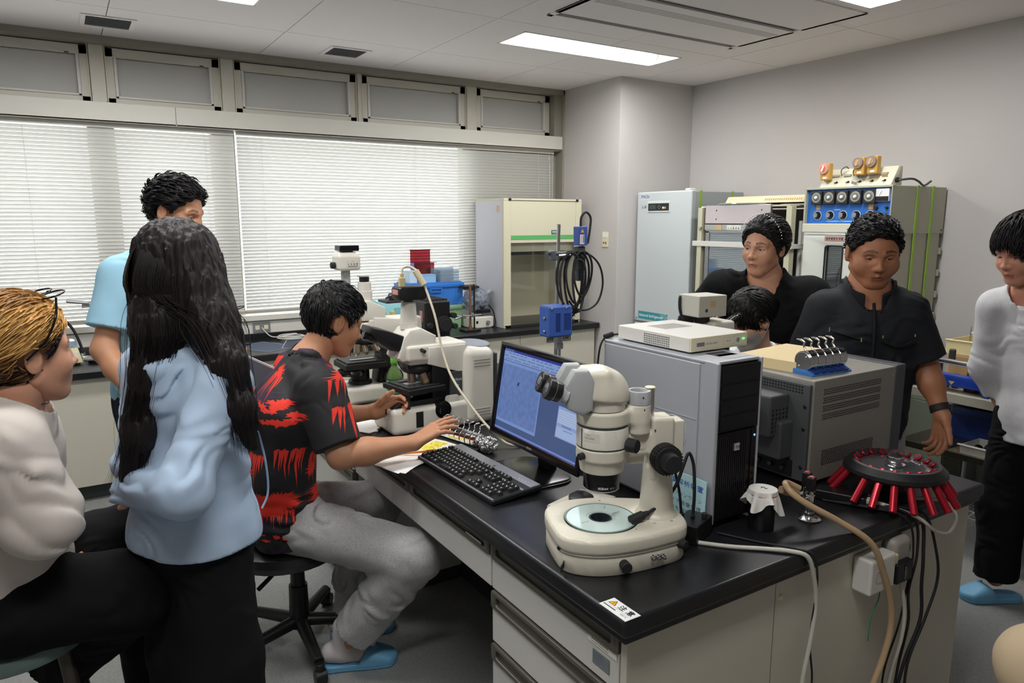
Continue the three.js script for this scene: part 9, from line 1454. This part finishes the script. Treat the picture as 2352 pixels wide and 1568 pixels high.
// ---- person in a pale grey long shirt at the right edge
person({
  label: 'standing person in a pale grey shirt and black trousers at the right edge', at: [3.3, -1.22], f: [-0.95, -0.2],
  head: { c: [3.215, 1.48, -1.325], f: [-0.92, -0.3], pitch: 0.3, skin: [202, 142, 118], s: 1.05, eye: 0.0008, cell: 0.0026 },
  spine: [[3.32, 0.82, -1.21], [3.33, 1.0, -1.22], [3.32, 1.16, -1.25], [3.27, 1.32, -1.3]], w: [0.17, 0.17, 0.18, 0.09], d: [0.15, 0.14, 0.135, 0.075],
  sh: [[3.28, 1.245, -1.42], [3.35, 1.245, -1.08]], el: [[3.3, 0.99, -1.44], [3.39, 0.99, -1.04]], wr: [[3.34, 0.8, -1.38], [3.33, 0.8, -1.0]],
  hands: [{ nrm: [0, 0, 1], side: [-1, 0, 0], curl: [0.4, 0.4, 0.5, 0.5] }, { nrm: [0, 0, -1], side: [-1, 0, 0] }],
  hip: [[3.3, 0.8, -1.29], [3.33, 0.8, -1.13]], kn: [[3.27, 0.44, -1.32], [3.34, 0.44, -1.13]], an: [[3.27, 0.09, -1.31], [3.33, 0.09, -1.13]],
  hair: { thick: 0.022, fringe: 0.012, nape: -0.05, tufts: 1700, len: 0.06, lift: 0.12, fall: 0.2, wid: 0.0028, line: (x, y, z) => Math.max(0.7 * z - 0.66 * y - 0.034 - x * 0.18, earCut(x, y, z, 0.014)), flow: (x, y, z) => [x * 4, -0.5, 0.8] },
  shirt: { name: 'shirt', sleeve: [1.6], r: [0.078, 0.072], hem: -0.11, fold: 0.007, mat: new THREE.MeshPhysicalMaterial({ map: rep(meltTex, 3), roughness: 0.95, sheen: 0.3 }), hole: [0.066, 0.015] },
  trousers: { mat: cloth(18, 18, 20), r: [0.105, 0.09, 0.08], to: 0.98 },
});
slipper('blue slipper on the foot of the person at the right edge', [3.35, -1.24], [3.135, -1.385], M.slipper);
// ---- knee of a seated neighbour in the lower right corner
person({
  label: 'seated person in beige trousers, of whom only a knee shows at the lower right', at: [2.2, -0.2], f: [-0.8, -0.5],
  head: { c: [2.2, 1.25, -0.22], f: [-0.8, -0.5], skin: [206, 156, 128], cell: 0.005 },
  spine: [[2.24, 0.52, -0.18], [2.25, 0.72, -0.18], [2.25, 0.9, -0.19], [2.23, 1.06, -0.2]], w: [0.17, 0.165, 0.185, 0.09], d: [0.125, 0.12, 0.12, 0.07],
  sh: [[2.14, 1.0, -0.38], [2.34, 1.0, -0.04]], el: [[2.12, 0.76, -0.42], [2.34, 0.76, -0.02]], wr: [[2.05, 0.68, -0.3], [2.14, 0.68, -0.14]], hands: [{ nrm: [0, -1, 0], side: [0, 0, 1] }, { nrm: [0, -1, 0], side: [0, 0, -1] }],
  hip: [[2.17, 0.51, -0.28], [2.25, 0.51, -0.1]], kn: [[1.785, 0.61, -0.6], [1.98, 0.52, -0.24]], an: [[1.92, 0.09, -0.5], [2.0, 0.09, -0.2]],
  hair: { thick: 0.012, line: shortLine(), tufts: 200, flow: spin }, shirt: { sleeve: [0.8], hem: -0.05, mat: cloth(120, 130, 140), cell: 0.014 },
  trousers: { mat: cloth(196, 176, 146), r: [0.1, 0.088, 0.075], fold: 0.007 },
});
{ const s = thing('low_stool', 'stool under the person in beige trousers, outside the picture', 'stool', [2.26, 0, -0.16]); part('seat', lat([[0, 0.38], [0.16, 0.38], [0.17, 0.4], [0.16, 0.415], [0, 0.42]], 0, 0, 0, 32), M.black, s); parts('leg', [[0.11, 0.11], [0.11, -0.11], [-0.11, 0.11], [-0.11, -0.11]].map(([x, z]) => cyl(V(x, 0.38, z), V(x * 1.3, 0, z * 1.3), 0.012)), M.steelD, s); }
scene.traverse((o) => { if (o.isMesh) o.castShadow = o.receiveShadow = true; });
renderer.render(scene, camera);
